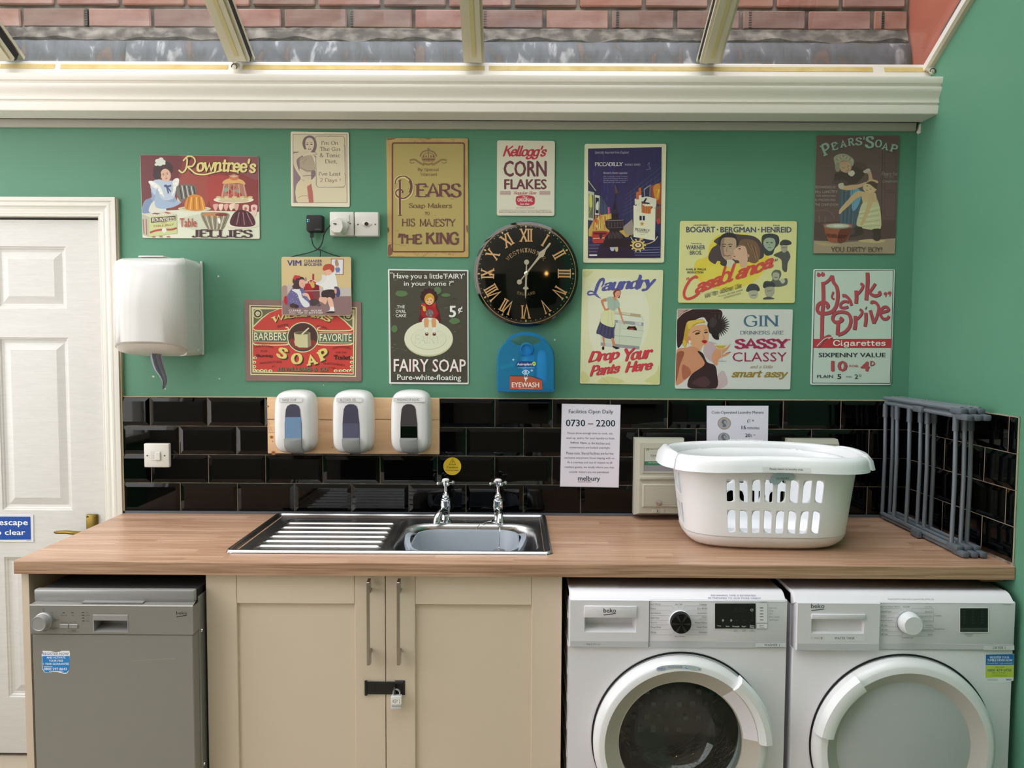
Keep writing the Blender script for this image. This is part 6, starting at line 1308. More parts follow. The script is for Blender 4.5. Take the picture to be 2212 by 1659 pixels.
a.ell(790, 1375, 76, 56, 'd9c676'); a.ell(790, 1375, 56, 40, '6a4a30'); a.ell(790, 1372, 36, 26, 'e4dfc8'); a.ell(790, 1370, 18, 14, 'b5603c'); a.ell(830, 1298, 20, 16, 'cdb35a')
a.q(188, 1486, 284, 1506, 'd8d8d4'); a.build('printed_picture', o, INK_SATIN); a = a.fresh()
a.text('Specially Imported from England', 256, 210, 676, 250, 'c3bfd8', font='C', wv=1.3, wh=.7, sh=.3); a.text('PICCADILLY', 254, 346, 606, 398, 'e6e2ea', font='R', wv=1.8, wh=.8, dy=-4); a.text('KING SIZE', 626, 366, 822, 390, 'b9b4cc', font='R', wv=1.6, wh=.8)
a.text("Britain's finest cigarette", 362, 468, 658, 498, 'c3bfd8', font='R', wv=1.6, wh=.7)
for k, t in enumerate(('Here is a King Size length of a famous', 'blend of Pure Virginia tobaccos and a', 'specially designed filter, to give you a', "flavour that's rich, smooth, mellow")): a.text(t, 362, 516 + k * 24, 662 - (24 if k == 3 else 0), 534 + k * 24, 'a39fc0', font='R', wv=1.4, wh=.7)
a.text('PICCADILLY', 752, 1158, 934, 1190, '2b2d44', font='R', dy=18, wv=1.8, wh=.8); a.text('FILTER DE LUXE', 780, 1198, 908, 1212, '5a5c6c', dy=14); a.text('KING SIZE', 812, 1230, 870, 1240, '9a8a58', dy=6)
a.build('lettering', o)

# --- Laundry
S5 = (1240, 570, 5.924)
o, a = plate('tin_sign', 'tall pale yellow tin sign of a housewife pointing at a washer, above the notice paper', S5, [(106, 66), (1142, 78), (1098, 1548), (76, 1532)], 'dfe0b0', 22)
a.poly([(120, 82), (1126, 92), (1086, 1530), (92, 1516)], 'e0e1b8'); a.blob('250,250 700,200 950,500 900,1000 600,1250 250,1100 180,600', 'e4e6cc')
for pts in ('92,1380 160,1400 200,1500 92,1514', '1086,1300 1040,1400 900,1500 1084,1526', '300,1516 420,1440 600,1480 620,1522', '126,92 240,96 180,160 124,170'): a.blob(pts, 'd3d596')
a.poly([(180, 66), (195, 68), (190, 76), (176, 74)], '6a5a3c'); a.line([(340, 1440), (450, 1530)], 3, 'b3b57c'); a.line([(620, 1470), (560, 1530)], 3, 'b3b57c')
a.text('Laundry', 176, 150, 1060, 410, '5a5c9e', font='C', wv=2.5, wh=1.0, sh=.30, dy=-66, track=.0) if False else None
# range cooker / washer
a.poly([(340, 640), (860, 650), (890, 720), (886, 860), (838, 1095), (340, 1045)], 'cfd8c2'); a.poly([(500, 604), (850, 646), (850, 686), (504, 640)], 'b9a888'); a.poly([(504, 608), (600, 618), (600, 640), (504, 632)], 'd8d4bc'); a.poly([(612, 622), (720, 634), (720, 656), (612, 644)], 'd8d4bc'); a.poly([(512, 640), (856, 688), (892, 750), (520, 716)], 'dde4d2')
a.poly([(520, 716), (890, 752), (886, 796), (524, 750)], '9aa0a4'); a.poly([(560, 722), (640, 730), (640, 762), (560, 752)], 'c8ccce'); a.poly([(780, 742), (860, 750), (860, 790), (780, 780)], 'c8ccce'); a.ell(846, 768, 10, 12, 'e6e0d0'); a.poly([(340, 1005), (838, 1055), (832, 1096), (340, 1046)], '9a9ea2'); a.poly([(400, 1012), (520, 1024), (516, 1060), (400, 1048)], 'c9cdd0')
a.line([(340, 900), (860, 946)], 4, '8e9a88'); a.line([(590, 760), (580, 1020)], 3, '9fab98'); a.blob('675,835 700,795 740,782 780,795 804,848 740,842', '3b1f22'); a.ell(740, 792, 40, 8, 'd7dccc'); a.blob('700,832 740,820 770,836 750,844', '9a4a3c'); a.poly([(615, 832), (896, 862), (856, 944), (590, 908)], 'd5dec8'); a.line([(615, 832), (896, 862)], 3, '9fab98')
# woman
a.blob('330,745 350,700 520,740 515,860 512,955 470,960 400,948 330,905 284,880', '4a4866')
for k in range(9): a.line([(350 + k * 20, 760 + k * 5), (310 + k * 24, 890 + k * 7)], 4, '2f2d48' if k % 2 else '66648a')
a.blob('368,600 440,575 500,590 518,680 516,800 440,800 340,745 350,660', 'dcdfae'); a.line([(440, 620), (430, 790)], 4, 'c3c792'); a.line([(480, 620), (490, 790)], 4, 'c3c792')
a.blob('410,440 470,418 540,440 580,500 582,560 545,570 530,595 495,598 440,570 426,520 430,480 405,482', 'a9bfb0'); a.line([(505, 440), (520, 530), (500, 590)], 4, '86a090', True)
a.blob('405,440 350,460 344,490 385,585 400,598 445,590 442,562 405,572 378,490 412,480', 'cf8d68'); a.blob('560,570 584,565 625,700 650,770 640,775 615,735 590,660', 'd39470')
a.blob('500,420 540,410 540,470 515,460', 'd39470'); a.blob('505,400 502,360 530,335 575,330 598,360 590,400 580,435 560,430 560,380 530,370 525,430', '8e3a34'); a.blob('525,375 545,350 580,345 592,370 580,410 560,430 535,420 522,400', 'e0a583'); a.ell(552, 376, 4, 3, '3b2a28'); a.ell(576, 378, 4, 3, '3b2a28'); a.ell(560, 408, 10, 4, 'c23c34')
a.blob('362,940 388,945 390,1000 384,1060 366,1070 372,1000', 'cf8d68'); a.blob('478,958 505,955 530,1040 520,1055 498,1050', 'cf8d68'); a.blob('356,1075 370,1055 388,1070 384,1096 364,1100', '2a2230'); a.blob('492,1050 520,1055 575,1072 582,1080 540,1092 505,1072 514,1098', '2a2230')
a.build('printed_picture', o, INK_SATIN); a = a.fresh()
a.line('346,440 300,420 262,390 210,396 182,392 178,370 200,352 240,356 290,390 330,440', 22, '5a5c9e', True, taper=True); a.line('262,395 290,330 320,240 352,200 378,200 372,260 345,300', 34, '5a5c9e', True, taper=True); a.line('265,385 300,270 345,196', 36, '5a5c9e', True)
a.text('aundry', 352, 190, 1050, 392, '5a5c9e', font='C', wv=3.0, wh=1.2, sh=.30, dy=-52, track=-.5); a.line('850,140 820,240 800,330', 34, '5a5c9e')
a.ell(548, 372, 1, 1, '8e3a34')
a.blob('505,400 502,360 530,335 575,330 598,360 590,400 580,435 560,430 560,380 530,370 525,430', '8e3a34'); a.blob('525,375 545,350 580,345 592,370 580,410 560,430 535,420 522,400', 'e0a583'); a.ell(552, 376, 4, 3, '3b2a28'); a.ell(576, 378, 4, 3, '3b2a28'); a.ell(560, 408, 10, 4, 'c23c34')
for t, u0, v0, u1, v1, d_ in (('Drop', 180, 1120, 586, 1300, -46), ('Your', 642, 1080, 1010, 1250, -44), ('Pants', 200, 1300, 590, 1440, -46), ('Here', 650, 1252, 1010, 1392, -36)):
    a.text(t, u0 + 3, v0 + 4, u1 + 3, v1 + 4, '8e2f3c', font='C', wv=3.0, wh=1.0, sh=.32, dy=d_, track=-.1); a.text(t, u0, v0, u1, v1, 'd24250', font='C', wv=2.6, wh=.8, sh=.32, dy=d_, track=-.1)
a.build('lettering', o)

# --- film poster
S6 = (1450, 460, 4.254)
o, a = plate('tin_sign', 'landscape yellow tin film poster with grey heads and slanting red title', S6, [(82, 73), (1157, 76), (1136, 828), (64, 826)], 'dfdd96', 20)
a.poly([(96, 86), (1146, 90), (1126, 816), (80, 814)], 'dfdc9c'); a.blob('230,440 330,400 350,300 420,210 560,190 700,200 830,260 900,380 840,520 700,640 600,700 400,700 250,620 210,540', 'e3cf4e'); a.blob('300,520 500,460 700,480 860,470 800,600 640,680 430,680 300,640', 'e6d65c')
a.blob('340,420 370,330 420,290 390,260 450,215 540,190 640,200 760,215 830,280 850,400 760,440 620,460 500,470 430,440 400,470', '54484a')
# generic heads
a.blob('440,300 450,220 500,185 570,185 605,240 600,300', '3c3335'); a.blob('452,300 470,235 540,225 590,240 598,300 585,380 560,430 510,435 470,400 455,350', 'bfa287'); a.blob('452,300 470,240 490,240 480,300 490,400 465,380', '9b7f6c')
for u in (486, 542): a.ell(u, 308, 14, 5, '3c3032'); a.line([(u - 20, 294), (u, 286), (u + 20, 292)], 6, '3c3032', True)
a.line([(515, 310), (505, 355), (522, 360)], 5, '8d6c5a'); a.line([(488, 390), (520, 396), (545, 388)], 6, '7c4c44', True); a.blob('500,440 560,430 590,470 560,500 510,490', 'd6d2b8'); a.blob('470,430 510,440 500,490 450,470', '4a4042')
a.blob('620,300 640,250 700,240 770,260 810,320 815,400 780,460 720,450 690,400 660,300', '7d5f4c'); a.blob('570,350 600,320 625,300 680,310 700,380 700,450 690,490 640,500 620,440 580,430 560,400 580,380', 'd8b196'); a.ell(628, 330, 12, 5, '4a3835'); a.line([(608, 312), (636, 306)], 4, '5c4438'); a.ell(580, 398, 10, 5, 'a84c42'); a.ell(706, 392, 12, 14, 'c99a80')
for k in range(6): a.line([(680 + k * 18, 270 + k * 8), (740 + k * 12, 350 + k * 18), (770 + k * 6, 430)], 6, 'a58565' if k % 2 else '63493c', True)
a.blob('830,230 860,195 930,190 985,215 990,280 950,330 930,380 870,390 840,330', '45464a'); a.blob('848,260 880,230 940,235 958,280 940,330 905,352 870,330 850,300', 'a3b39c'); a.ell(882, 272, 12, 4, '333a3a'); a.ell(922, 274, 12, 4, '333a3a'); a.line([(886, 318), (920, 318)], 5, '5c5048'); a.line([(902, 280), (900, 302)], 4, '73806e')
a.blob('940,390 990,360 1060,340 1095,400 1070,460 1060,540 1020,520 1010,430', '5c5a56'); a.blob('1000,270 1040,245 1095,260 1098,290 1010,300', '4c4a4a'); a.blob('1010,300 1065,300 1060,350 1030,365 1010,340', 'a8a690'); a.line([(1016, 320), (1060, 318)], 4, '444')
a.blob('920,560 950,525 1000,530 1010,570 990,620 1060,600 1060,660 960,680 900,650 930,610', '6a6a64'); a.blob('930,560 960,545 992,560 985,610 955,620 935,600', 'b0b098'); a.ell(962, 590, 20, 3, '444'); a.blob('1000,620 1030,600 1046,630 1020,650', 'c0bfa6')
a.blob('690,700 720,655 780,655 810,690 800,720 700,725', '4a4a4c'); a.blob('715,720 790,715 790,770 755,790 720,770', 'b5b49c'); a.line([(735, 758), (780, 754)], 5, '4a4a4c'); a.blob('850,640 880,625 940,640 950,680 850,690', '474648'); a.blob('862,690 940,680 945,740 900,785 865,750', 'aaa98f'); a.line([(880, 718), (930, 714)], 4, '444'); a.blob('850,780 900,770 950,790 850,796', '5c5a56')
a.build('printed_picture', o, INK_SATIN); a = a.fresh(); GB = '565a72'
a.text('BOGART', 136, 126, 404, 180, GB, b=.8); a.text('BERGMAN', 450, 128, 780, 180, GB, b=.8); a.text('HENREID', 826, 128, 1106, 180, GB, b=.8); a.ell(424, 152, 7, 7, GB); a.ell(802, 152, 7, 7, GB)
a.text('HUMPHREY', 206, 106, 340, 120, GB, b=.6); a.text('INGRID', 570, 106, 664, 120, GB, b=.6); a.text('PAUL', 936, 108, 1000, 121, GB, b=.6)
a.text('Presented by', 178, 272, 280, 290, '66687a', font='C'); a.text('WARNER', 136, 296, 310, 336, GB, b=.45); a.text('BROS.', 170, 346, 282, 384, GB, b=.45); a.text('A HAL B. WALLIS', 134, 508, 320, 528, '3f3f44', b=.55); a.text('PRODUCTION', 146, 536, 294, 556, '3f3f44', b=.55)
a.text('asablanca', 216, 500, 955, 762, 'd2524c', font='C', wv=2.6, wh=1.7, sh=.3, dy=-118, track=-.2) if False else None
RD = 'd4534c'
a.line('240,600 220,586 170,620 125,700 118,760 150,790 210,770 260,730', 24, RD, True)
for i_, ch_ in enumerate('asablanca'):
    u = [215, 292, 362, 440, 516, 588, 662, 752, 834][i_]; v = [742, 716, 688, 662, 640, 614, 586, 560, 524][i_]; h_ = 96 if ch_ not in 'bl' else 168; w_ = {'l': 62, 'n': 96}.get(ch_, 92)
    a.text(ch_, u, v - h_, u + w_ + 16, v, RD, font='C', wv=2.7 if h_ < 100 else 1.9, wh=1.9 if h_ < 100 else 1.3, sh=.35, dy=-18)
for u, v in ((146, 594), (160, 590)): a.line([(u, v), (u - 5, v + 22)], 8, 'd4534c')
for u, v in ((958, 424), (974, 420)): a.line([(u, v), (u - 6, v + 22)], 7, '4a3838')
a.text('RAINS \u00b7 VEIDT \u00b7 GREENSTREET \u00b7 LORRE', 308, 750, 646, 784, '56524c', b=.25, dy=-98); a.text('CLAUDE  CONRAD', 302, 742, 412, 750, '56524c', b=.2, dy=-28); a.text('SYDNEY', 464, 694, 520, 702, '56524c', b=.2, dy=-18); a.text('PETER', 580, 662, 624, 670, '56524c', b=.2, dy=-14)
a.text('Directed by', 430, 762, 506, 774, '6a655c', font='C', dy=-16); a.text('MICHAEL CURTIZ', 512, 742, 656, 754, '56524c', b=.35, dy=-42)
for k in range(3): a.line([(480, 776 + k * 6), (640, 730 + k * 6)], 2, '8f8a70')
a.build('lettering', o)

# --- gin drinkers
o, a = plate('tin_sign', 'landscape pale tin sign of a blonde woman in a black hat holding a cocktail', S6, [(54, 880), (1120, 886), (1094, 1622), (34, 1616)], 'd9dad4', 18)
a.poly([(58, 884), (1116, 890), (1090, 1616), (40, 1610)], 'd6d9d3'); a.poly([(58, 884), (190, 884), (60, 990)], 'b59a8e'); a.blob('330,1180 480,1240 430,1330 420,1400 300,1300', 'c5aeb4'); a.blob('420,1500 480,1450 520,1560 460,1612 400,1612', 'c9b4b6')
a.blob('52,985 100,920 180,885 430,884 470,940 430,1000 340,1010 300,960 230,980 150,1050 130,1150 100,1200 60,1240 50,1120', '3a2328'); a.line('54,975 110,920 190,884', 8, 'd8b8a8', True)
for k in range(22):
    t = k / 21 * 1.5 * PI - .6 * PI; a.blob([(430, 1030), (430 + 60 * math.cos(t - .12), 1030 + 60 * math.sin(t - .12)), (430 + 108 * math.cos(t), 1030 + 112 * math.sin(t)), (430 + 60 * math.cos(t + .12), 1030 + 60 * math.sin(t + .12))], '2b2024' if k % 2 else '4a3d42')
a.ell(400, 1040, 70, 84, '33262a'); a.blob('350,1000 380,960 420,990 400,1040 360,1050', '453a3f'); a.blob('380,1080 420,1100 440,1160 400,1160 370,1120', '2b2024')
a.blob('105,1200 130,1050 150,1000 210,985 290,980 310,1010 240,1020 190,1060 160,1100 150,1180 130,1240 112,1220', 'c9a23c'); a.blob('160,1100 190,1050 250,1030 320,1030 345,1090 340,1170 320,1210 290,1220 270,1260 240,1260 180,1210 165,1150', 'dba77e'); a.blob('150,1000 230,985 300,985 290,1000 210,1020 165,1070', 'dcc05a'); a.blob('105,1180 125,1165 135,1200 120,1235', 'd8b850')
a.ell(240, 1108, 24, 9, '3a2326', -15); a.ell(318, 1098, 18, 8, '3a2326', -8); a.line([(195, 1100), (235, 1080), (270, 1092)], 6, '6b4030', True); a.line([(300, 1078), (330, 1074)], 6, '6b4030'); a.line([(290, 1120), (306, 1150), (290, 1156)], 5, 'b5744f', True); a.blob('278,1180 305,1166 330,1180 308,1200', 'b3202e'); a.ell(160, 1165, 20, 34, 'cf8f68'); a.ell(170, 1184, 12, 14, 'e6dcd0')
a.blob('50,1260 130,1240 190,1225 260,1260 300,1330 310,1400 240,1440 190,1480 120,1540 60,1580 40,1560 44,1400', 'd09270'); a.blob('46,1300 120,1280 80,1400 60,1500 42,1540', '9b5a44'); a.blob('100,1400 160,1420 180,1480 110,1530', 'b06a50')
a.blob('240,1270 290,1290 330,1370 400,1400 420,1480 410,1612 180,1612 150,1560 190,1480 300,1400 290,1340', '3b252b'); a.blob('190,1560 300,1500 360,1560 300,1600', '54363c')
a.blob('370,1320 400,1260 440,1240 500,1240 545,1200 520,1250 470,1300 548,1275 510,1310 440,1340 420,1400 385,1380', 'd79a74'); a.line([(500, 1290), (545, 1278)], 6, '8e1f30'); a.poly([(392, 1206), (520, 1206), (480, 1250), (430, 1250)], 'dcd6a8'); a.poly([(404, 1218), (506, 1218), (476, 1246), (434, 1246)], 'c9a94a'); a.line([(458, 1250), (466, 1360)], 5, 'b9c4bc'); a.ell(468, 1362, 44, 5, 'a8b4ac')
a.build('printed_picture', o, INK_SATIN); a = a.fresh(); TL = '51708a'; MG = 'a02a54'
kw = dict(font='R', wv=1.5, wh=.6, serif=.7)
a.text('GIN', 664, 938, 988, 1046, TL, **kw); a.text('DRINKERS ARE', 632, 1082, 1034, 1118, '5f7286', **kw); a.text('SASSY', 580, 1150, 1092, 1250, MG, font='R', wv=2.8, wh=1.2, out=('c58098', 5, 4), dy=-4); a.text('CLASSY', 562, 1280, 1062, 1366, MG, b=-.15, dy=0); a.text('and a little', 724, 1396, 932, 1428, 'a8946a', font='C'); a.text('smart assy', 552, 1448, 1072, 1530, '9d8238', font='C', wv=2.2, wh=1.3, track=0)
a.build('lettering', o)

# --- dirty boy
S7 = (1730, 280, 5.926)
o, a = plate('tin_sign', 'tall dusky tin sign of an old woman scrubbing a boy over a bowl', S7, [(196, 72), (1260, 74), (1206, 1594), (156, 1590)], '77625f', 28)
a.poly([(202, 80), (1252, 82), (1218, 1160), (176, 1190)], '6b5553'); a.poly([(176, 1185), (1216, 1155), (1210, 1400), (164, 1430)], '5d4a47'); a.poly([(166, 1420), (600, 1440), (1210, 1390), (1202, 1586), (162, 1582)], 'a3927a'); a.blob('740,1420 900,1400 1080,1420 1000,1450 800,1440', 'c2ac82'); a.blob('180,1440 400,1460 500,1470 300,1490', 'b59d76')
a.line([(1045, 250), (1030, 1160)], 8, '4c3a3a'); a.frame(1070, 290, 1220, 780, 6, '584545'); a.frame(1075, 800, 1215, 1120, 6, '584545'); a.line('176,1040 260,1030 340,1040 400,1080 430,1140', 6, '857068', True); a.line([(235, 1100), (235, 1190)], 8, '857068'); a.line([(310, 1110), (310, 1190)], 8, '857068')
a.blob('500,760 600,730 700,740 800,740 800,900 720,1100 690,1250 560,1260 500,1190', '53606c'); a.blob('640,780 740,760 770,850 740,960 680,1040 650,1000', '6fa0b8')
for k in range(7): a.line([(530 + k * 26, 770), (515 + k * 24, 1200)], 5, '3f4650' if k % 2 else '6c7c88', True)
a.blob('420,640 440,560 520,540 640,470 700,420 800,430 850,480 840,540 780,620 700,690 560,700 400,690', '4f403d')
for k in range(12): a.line([(420 + k * 14, 640 + (k % 3) * 10), (405 + k * 17, 690)], 4, '7a6a5a')
a.blob('690,420 780,420 850,470 820,520 760,500 700,470', '5f4e48'); a.blob('430,420 420,360 470,320 560,310 640,350 680,400 660,470 620,420 540,400 500,440 490,530 450,500', 'a7a08a')
for k in range(10): a.ell(470 + k * 20, 345 + abs(k - 4) * 9, 20, 16, 'b8b29a' if k % 2 else '938b76')
a.ell(470, 480, 34, 60, '9a927c'); a.blob('495,450 530,410 590,410 640,440 645,500 610,545 560,550 510,520', 'c2a183'); a.line([(530, 488), (560, 494)], 5, '5d4336'); a.line([(592, 470), (620, 466)], 5, '5d4336'); a.line([(590, 480), (612, 506), (590, 512)], 5, '9a7258', True); a.line([(580, 530), (620, 522)], 5, '7c4c3c'); a.blob('600,560 660,520 690,560 650,600', 'cfc8b8')
a.blob('800,540 850,500 885,510 912,600 915,650 870,660 860,570', 'c0a07e'); a.blob('795,535 860,500 885,520 830,560', 'bdb6a6'); a.blob('480,700 540,680 560,720 640,710 740,700 830,670 860,690 760,740 640,775 540,770 490,750', 'c6a684'); a.blob('480,700 530,685 545,760 490,750', 'bdb6a6'); a.blob('850,660 900,635 980,655 985,680 930,690 860,690', 'c6a684')
a.blob('800,720 850,670 930,680 980,710 960,780 900,820 830,800 795,760', 'd0b68e'); a.blob('830,690 900,660 975,690 970,760 930,740 880,700', '5b4638'); a.ell(850, 722, 9, 5, '4b3830'); a.ell(892, 762, 9, 5, '4b3830'); a.line([(830, 770), (860, 785)], 5, '8c4c3a')
a.blob('770,800 870,810 950,810 970,880 1000,960 1020,1080 1020,1260 900,1280 740,1240 710,1200 750,1060 790,950', 'c9b186'); a.blob('790,940 900,930 1000,960 1022,1260 900,1282 720,1230 740,1080', 'c5c49a')
for k in range(8): a.line([(740 + k * 4, 1060 + k * 26), (1010, 990 + k * 34)], 6, 'a3a27c' if k % 2 else 'dcdcb4', True)
a.blob('780,790 700,800 600,900 530,980 488,1040 495,1085 540,1040 620,970 700,890 770,850', 'c9ad82'); a.blob('880,820 940,860 900,980 860,1080 800,1210 760,1220 790,1130 830,1020 860,900', 'c9ad82')
a.blob('690,1250 780,1250 800,1330 720,1360 620,1370 690,1320', '4a3c38'); a.blob('910,1280 1010,1270 1020,1340 1010,1410 960,1425 915,1390 930,1340', '4a3c38')
a.blob('292,1240 310,1205 640,1205 650,1250 620,1350 570,1440 380,1440 330,1380', '9a5a44'); a.blob('500,1280 640,1260 610,1360 560,1440 470,1440', '6f4034'); a.ell(470, 1235, 180, 38, '8a8474'); a.ell(470, 1232, 150, 26, 'bfc0ae'); a.ell(480, 1232, 70, 10, 'd3d5c6')
a.build('printed_picture', o, INK_SATIN); a = a.fresh(); PB = '9db8ac'
for ch_, u, v, r_, s_ in (('P', 318, 250, -22, 1.5), ('E', 432, 212, -15, 1), ('A', 540, 180, -9, 1), ('R', 645, 160, -5, 1), ('S', 740, 152, 0, 1), ("'", 806, 110, 0, .4), ('S', 880, 162, 4, 1.55), ('O', 992, 180, 9, 1), ('A', 1080, 212, 14, 1), ('P', 1190, 240, 18, 1)):
    w_ = 46 * (s_ ** .6) if ch_ != "'" else 12; h_ = 52 * s_
    a.text(ch_, u - w_, v - h_, u + w_, v + h_, PB, font='R', wv=2.6, wh=1.3, rot=r_, out=('40302f', 5, 5))
kw = dict(font='R', wv=1.2, wh=.8, serif=.1)
for t, u0, v0, u1, v1 in (('RECOMMENDED BY', 180, 722, 446, 752), ('Mrs LANGTRY', 182, 776, 468, 816), ('FOR IMPROVING', 194, 838, 440, 862), ('& PRESERVING', 180, 888, 440, 916), ('THE COMPLEXION', 180, 944, 474, 978)): a.text(t, u0, v0, u1, v1, 'b0a79e', **kw)
a.text('Pears for', 1030, 540, 1238, 590, '9c9890', font='C', wv=1.2, wh=.6, out=None); a.text('for the', 1068, 590, 1180, 620, '8a8680', font='C', wv=1.2, wh=.6); a.text('Complexion', 1042, 640, 1232, 690, '9c9890', font='C', wv=1.2, wh=.6)
a.text('PEARS SOAP', 322, 1330, 580, 1378, '46302c', font='R', dy=14); a.text('YOU DIRTY BOY!', 378, 1498, 1040, 1566, '55423e', font='R', wv=1.4, wh=.8, serif=.4, dy=4)
a.build('lettering', o)

# --- park drive
S8 = (1730, 560, 5.722)
o, a = plate('tin_sign', 'tall pale green tin sign with curling red letters above a red band, lower right', S8, [(158, 122), (1164, 124), (1114, 1556), (118, 1552)], 'd9e2d8', 22)
a.poly([(172, 138), (1148, 132), (1108, 1540), (136, 1534)], '2d2d48'); a.poly([(180, 146), (1140, 140), (1100, 1530), (146, 1526)], 'c9dace')
a.poly([(158, 985), (1116, 984), (1113, 1098), (154, 1098)], 'c23f48')
a.build('printed_field', o, INK_SATIN); a = a.fresh(); RD = 'b8505a'; DK = '4c3a40'
def st(pts, w):
    P_ = [tuple(float(q) for q in s.split(',')) for s in pts.split()]
    return P_, w
SP = [st('250,300 300,290 350,250 384,200', 34), st('384,200 400,280 440,340 455,440 440,560 390,640 300,670 225,660 200,620 215,560 270,530 320,545 335,580 310,600', 42), st('272,290 276,500 262,700 258,900 250,1020 200,1080', 44), st('250,1020 300,970 350,950 380,980', 36), st('400,400 380,470 410,490', 22),
      st('510,450 550,450 600,500 625,570', 36), st('590,530 540,520 495,545 490,590 540,600 585,585', 32), st('680,385 685,470 680,545', 44), st('700,430 750,370 765,320 735,300', 32), st('820,165 822,300 805,505', 46), st('830,420 880,360 920,300', 34), st('840,400 880,440 930,450 975,430 965,395', 38),
      st('460,760 455,860 450,935', 44), st('455,935 540,900 600,830 615,740 580,670 500,650 420,670 390,730 420,775 480,770 510,745 480,720', 40), st('670,700 672,790 660,870', 44), st('690,740 740,690 755,640 725,620', 30), st('800,660 802,750 790,830', 40), st('800,600 808,604', 40), st('855,630 880,720 900,790', 40), st('900,790 940,700 960,600 930,540 880,525 870,550', 34), st('985,660 1080,630 1060,590 1010,600 980,670 1010,730 1060,735 1090,700', 34)]
for P_, w in SP: a.line([(u + 6, v + 7) for u, v in P_], w, DK, True)
for P_, w in SP: a.line(P_, w, RD, True)
for u, v in ((222, 195), (272, 190)): a.ell(u, v, 26, 26, RD); a.line([(u - 18, v), (u - 8, v - 34)], 14, RD)
for u, v in ((1046, 428), (1096, 418)): a.ell(u, v, 24, 22, RD); a.line([(u + 16, v), (u, v + 44)], 14, RD)
a.text('Cigarettes', 396, 998, 1046, 1092, 'efece0', font='C', wv=1.9, wh=1.7, sh=.02, track=1.2, out=('6c2a34', 4, 4)); a.line('196,1075 240,1030 300,980 390,960', 8, 'efece0', True)
a.text('SIXPENNY VALUE', 218, 1156, 1046, 1212, '3f3d48', b=.6); a.text('10', 370, 1254, 572, 1384, RD, b=.9, out=(DK, 5, 5)); a.text('FOR', 598, 1306, 710, 1334, RD, b=.5); a.text('4', 736, 1262, 846, 1382, RD, b=.9, out=(DK, 5, 5)); a.text('D', 856, 1258, 912, 1316, RD, b=.7, out=(DK, 4, 4))
a.text('PLAIN', 198, 1430, 396, 1466, '46444e', b=.5); a.text('5', 448, 1420, 500, 1480, '46444e', b=.7); a.text('FOR', 560, 1444, 628, 1462, '6b6a72', b=.3); a.text('2', 662, 1422, 706, 1480, '46444e', b=.6); a.text('D', 722, 1422, 746, 1450, '46444e', b=.4)
a.build('lettering', o)
# ------------------------------------------------------------------ clock
S3 = (1010, 290, 2.9115)
ck = atY(1136.5, 592, -.03); CR = 112.5 / FPX * (2.611 - .03)
ckr = empty('wall_clock', (ck.x, -.02, ck.z)); tag(ckr, 'round black wall clock with gold Roman numerals and pale hands', 'clock')
def dome(r): return -.020 - .028 * math.sqrt(max(0, 1 - (r / CR) ** 2 * .92))
CB = mat('glossy_black_clock_face', '080b07', .06, spec=.6)
mb = MB(); pr = [(CR * k / 20, -dome(CR * k / 20)) for k in range(20, 0, -1)]
mb.lathe([(CR * .93, .002), (CR, .008), (CR * 1.003, .018), (CR * 1.0, .0255)] + pr[1:] + [(.0003, .048)], (ck.x, 0, ck.z), 'y', 96); mb.build('clock_face', CB, ckr, smooth=50)
GOLD = mat('antique_gold', 'a8835a', .35, metal=.7)
def ydome(x, z): return dome(math.hypot(x - ck.x, z - ck.z))
a = Art(-.03, *S3, yfun=ydome, lift=.0006, step=.00001)
cu, cv, RR = 367, 878, 327
def ringpts(r, n=96): return [(cu + r * math.cos(2 * PI * k / n), cv + r * math.sin(2 * PI * k / n)) for k in range(n)]
a.line(ringpts(RR * .955), 3.5, 'ab8a5a', closed=True)
for k in range(60):
    t = k * PI / 30; r_ = RR * .905
    if k % 5 == 0:
        c_, s_ = math.sin(t), -math.cos(t); p = (cu + r_ * c_, cv + r_ * s_)
        a.poly([(p[0] + 10 * c_, p[1] + 10 * s_), (p[0] - 6 * s_, p[1] + 6 * c_), (p[0] - 10 * c_, p[1] - 10 * s_), (p[0] + 6 * s_, p[1] - 6 * c_)], 'c3a06e')
    else: a.ell(cu + r_ * math.sin(t), cv - r_ * math.cos(t), 2.6, 2.6, 'c3a06e', n=8)
rings_obj = a.build('minute_track', ckr)
NUM = ['XII', 'I', 'II', 'III', 'IV', 'V', 'VI', 'VII', 'VIII', 'IX', 'X', 'XI']
WID = {'I': 20, 'II': 38, 'III': 58, 'IV': 62, 'V': 46, 'VI': 62, 'VII': 78, 'VIII': 94, 'IX': 66, 'X': 52, 'XI': 68, 'XII': 84}
for k, s in enumerate(NUM):
    a = Art(-.03, *S3, yfun=ydome, lift=.0012, step=.00002)
    V, F = stroke_text(s, 1.9, .75, .9, 0, .1); a0 = min(v[0] for v in V); a1 = max(v[0] for v in V)
    t = k * PI / 6; w_ = WID[s]; r0, r1 = RR * .61, RR * .86
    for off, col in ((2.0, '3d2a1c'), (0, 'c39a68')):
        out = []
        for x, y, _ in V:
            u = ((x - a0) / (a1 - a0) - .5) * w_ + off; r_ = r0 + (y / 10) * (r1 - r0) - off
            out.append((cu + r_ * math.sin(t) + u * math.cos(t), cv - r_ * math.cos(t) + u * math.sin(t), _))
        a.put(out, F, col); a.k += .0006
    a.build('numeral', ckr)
a = Art(-.03, *S3, yfun=ydome, lift=.0008)
for i_, c_ in enumerate('WESTMINSTER'):
    t = math.radians(-50 + 100 * i_ / 10); r_ = 145; u, v = cu + r_ * math.sin(t), cv - r_ * math.cos(t); a.text(c_, u - 11, v - 13, u + 11, v + 13, 'a58660', font='R', rot=math.degrees(t), wv=1.5, wh=.8)
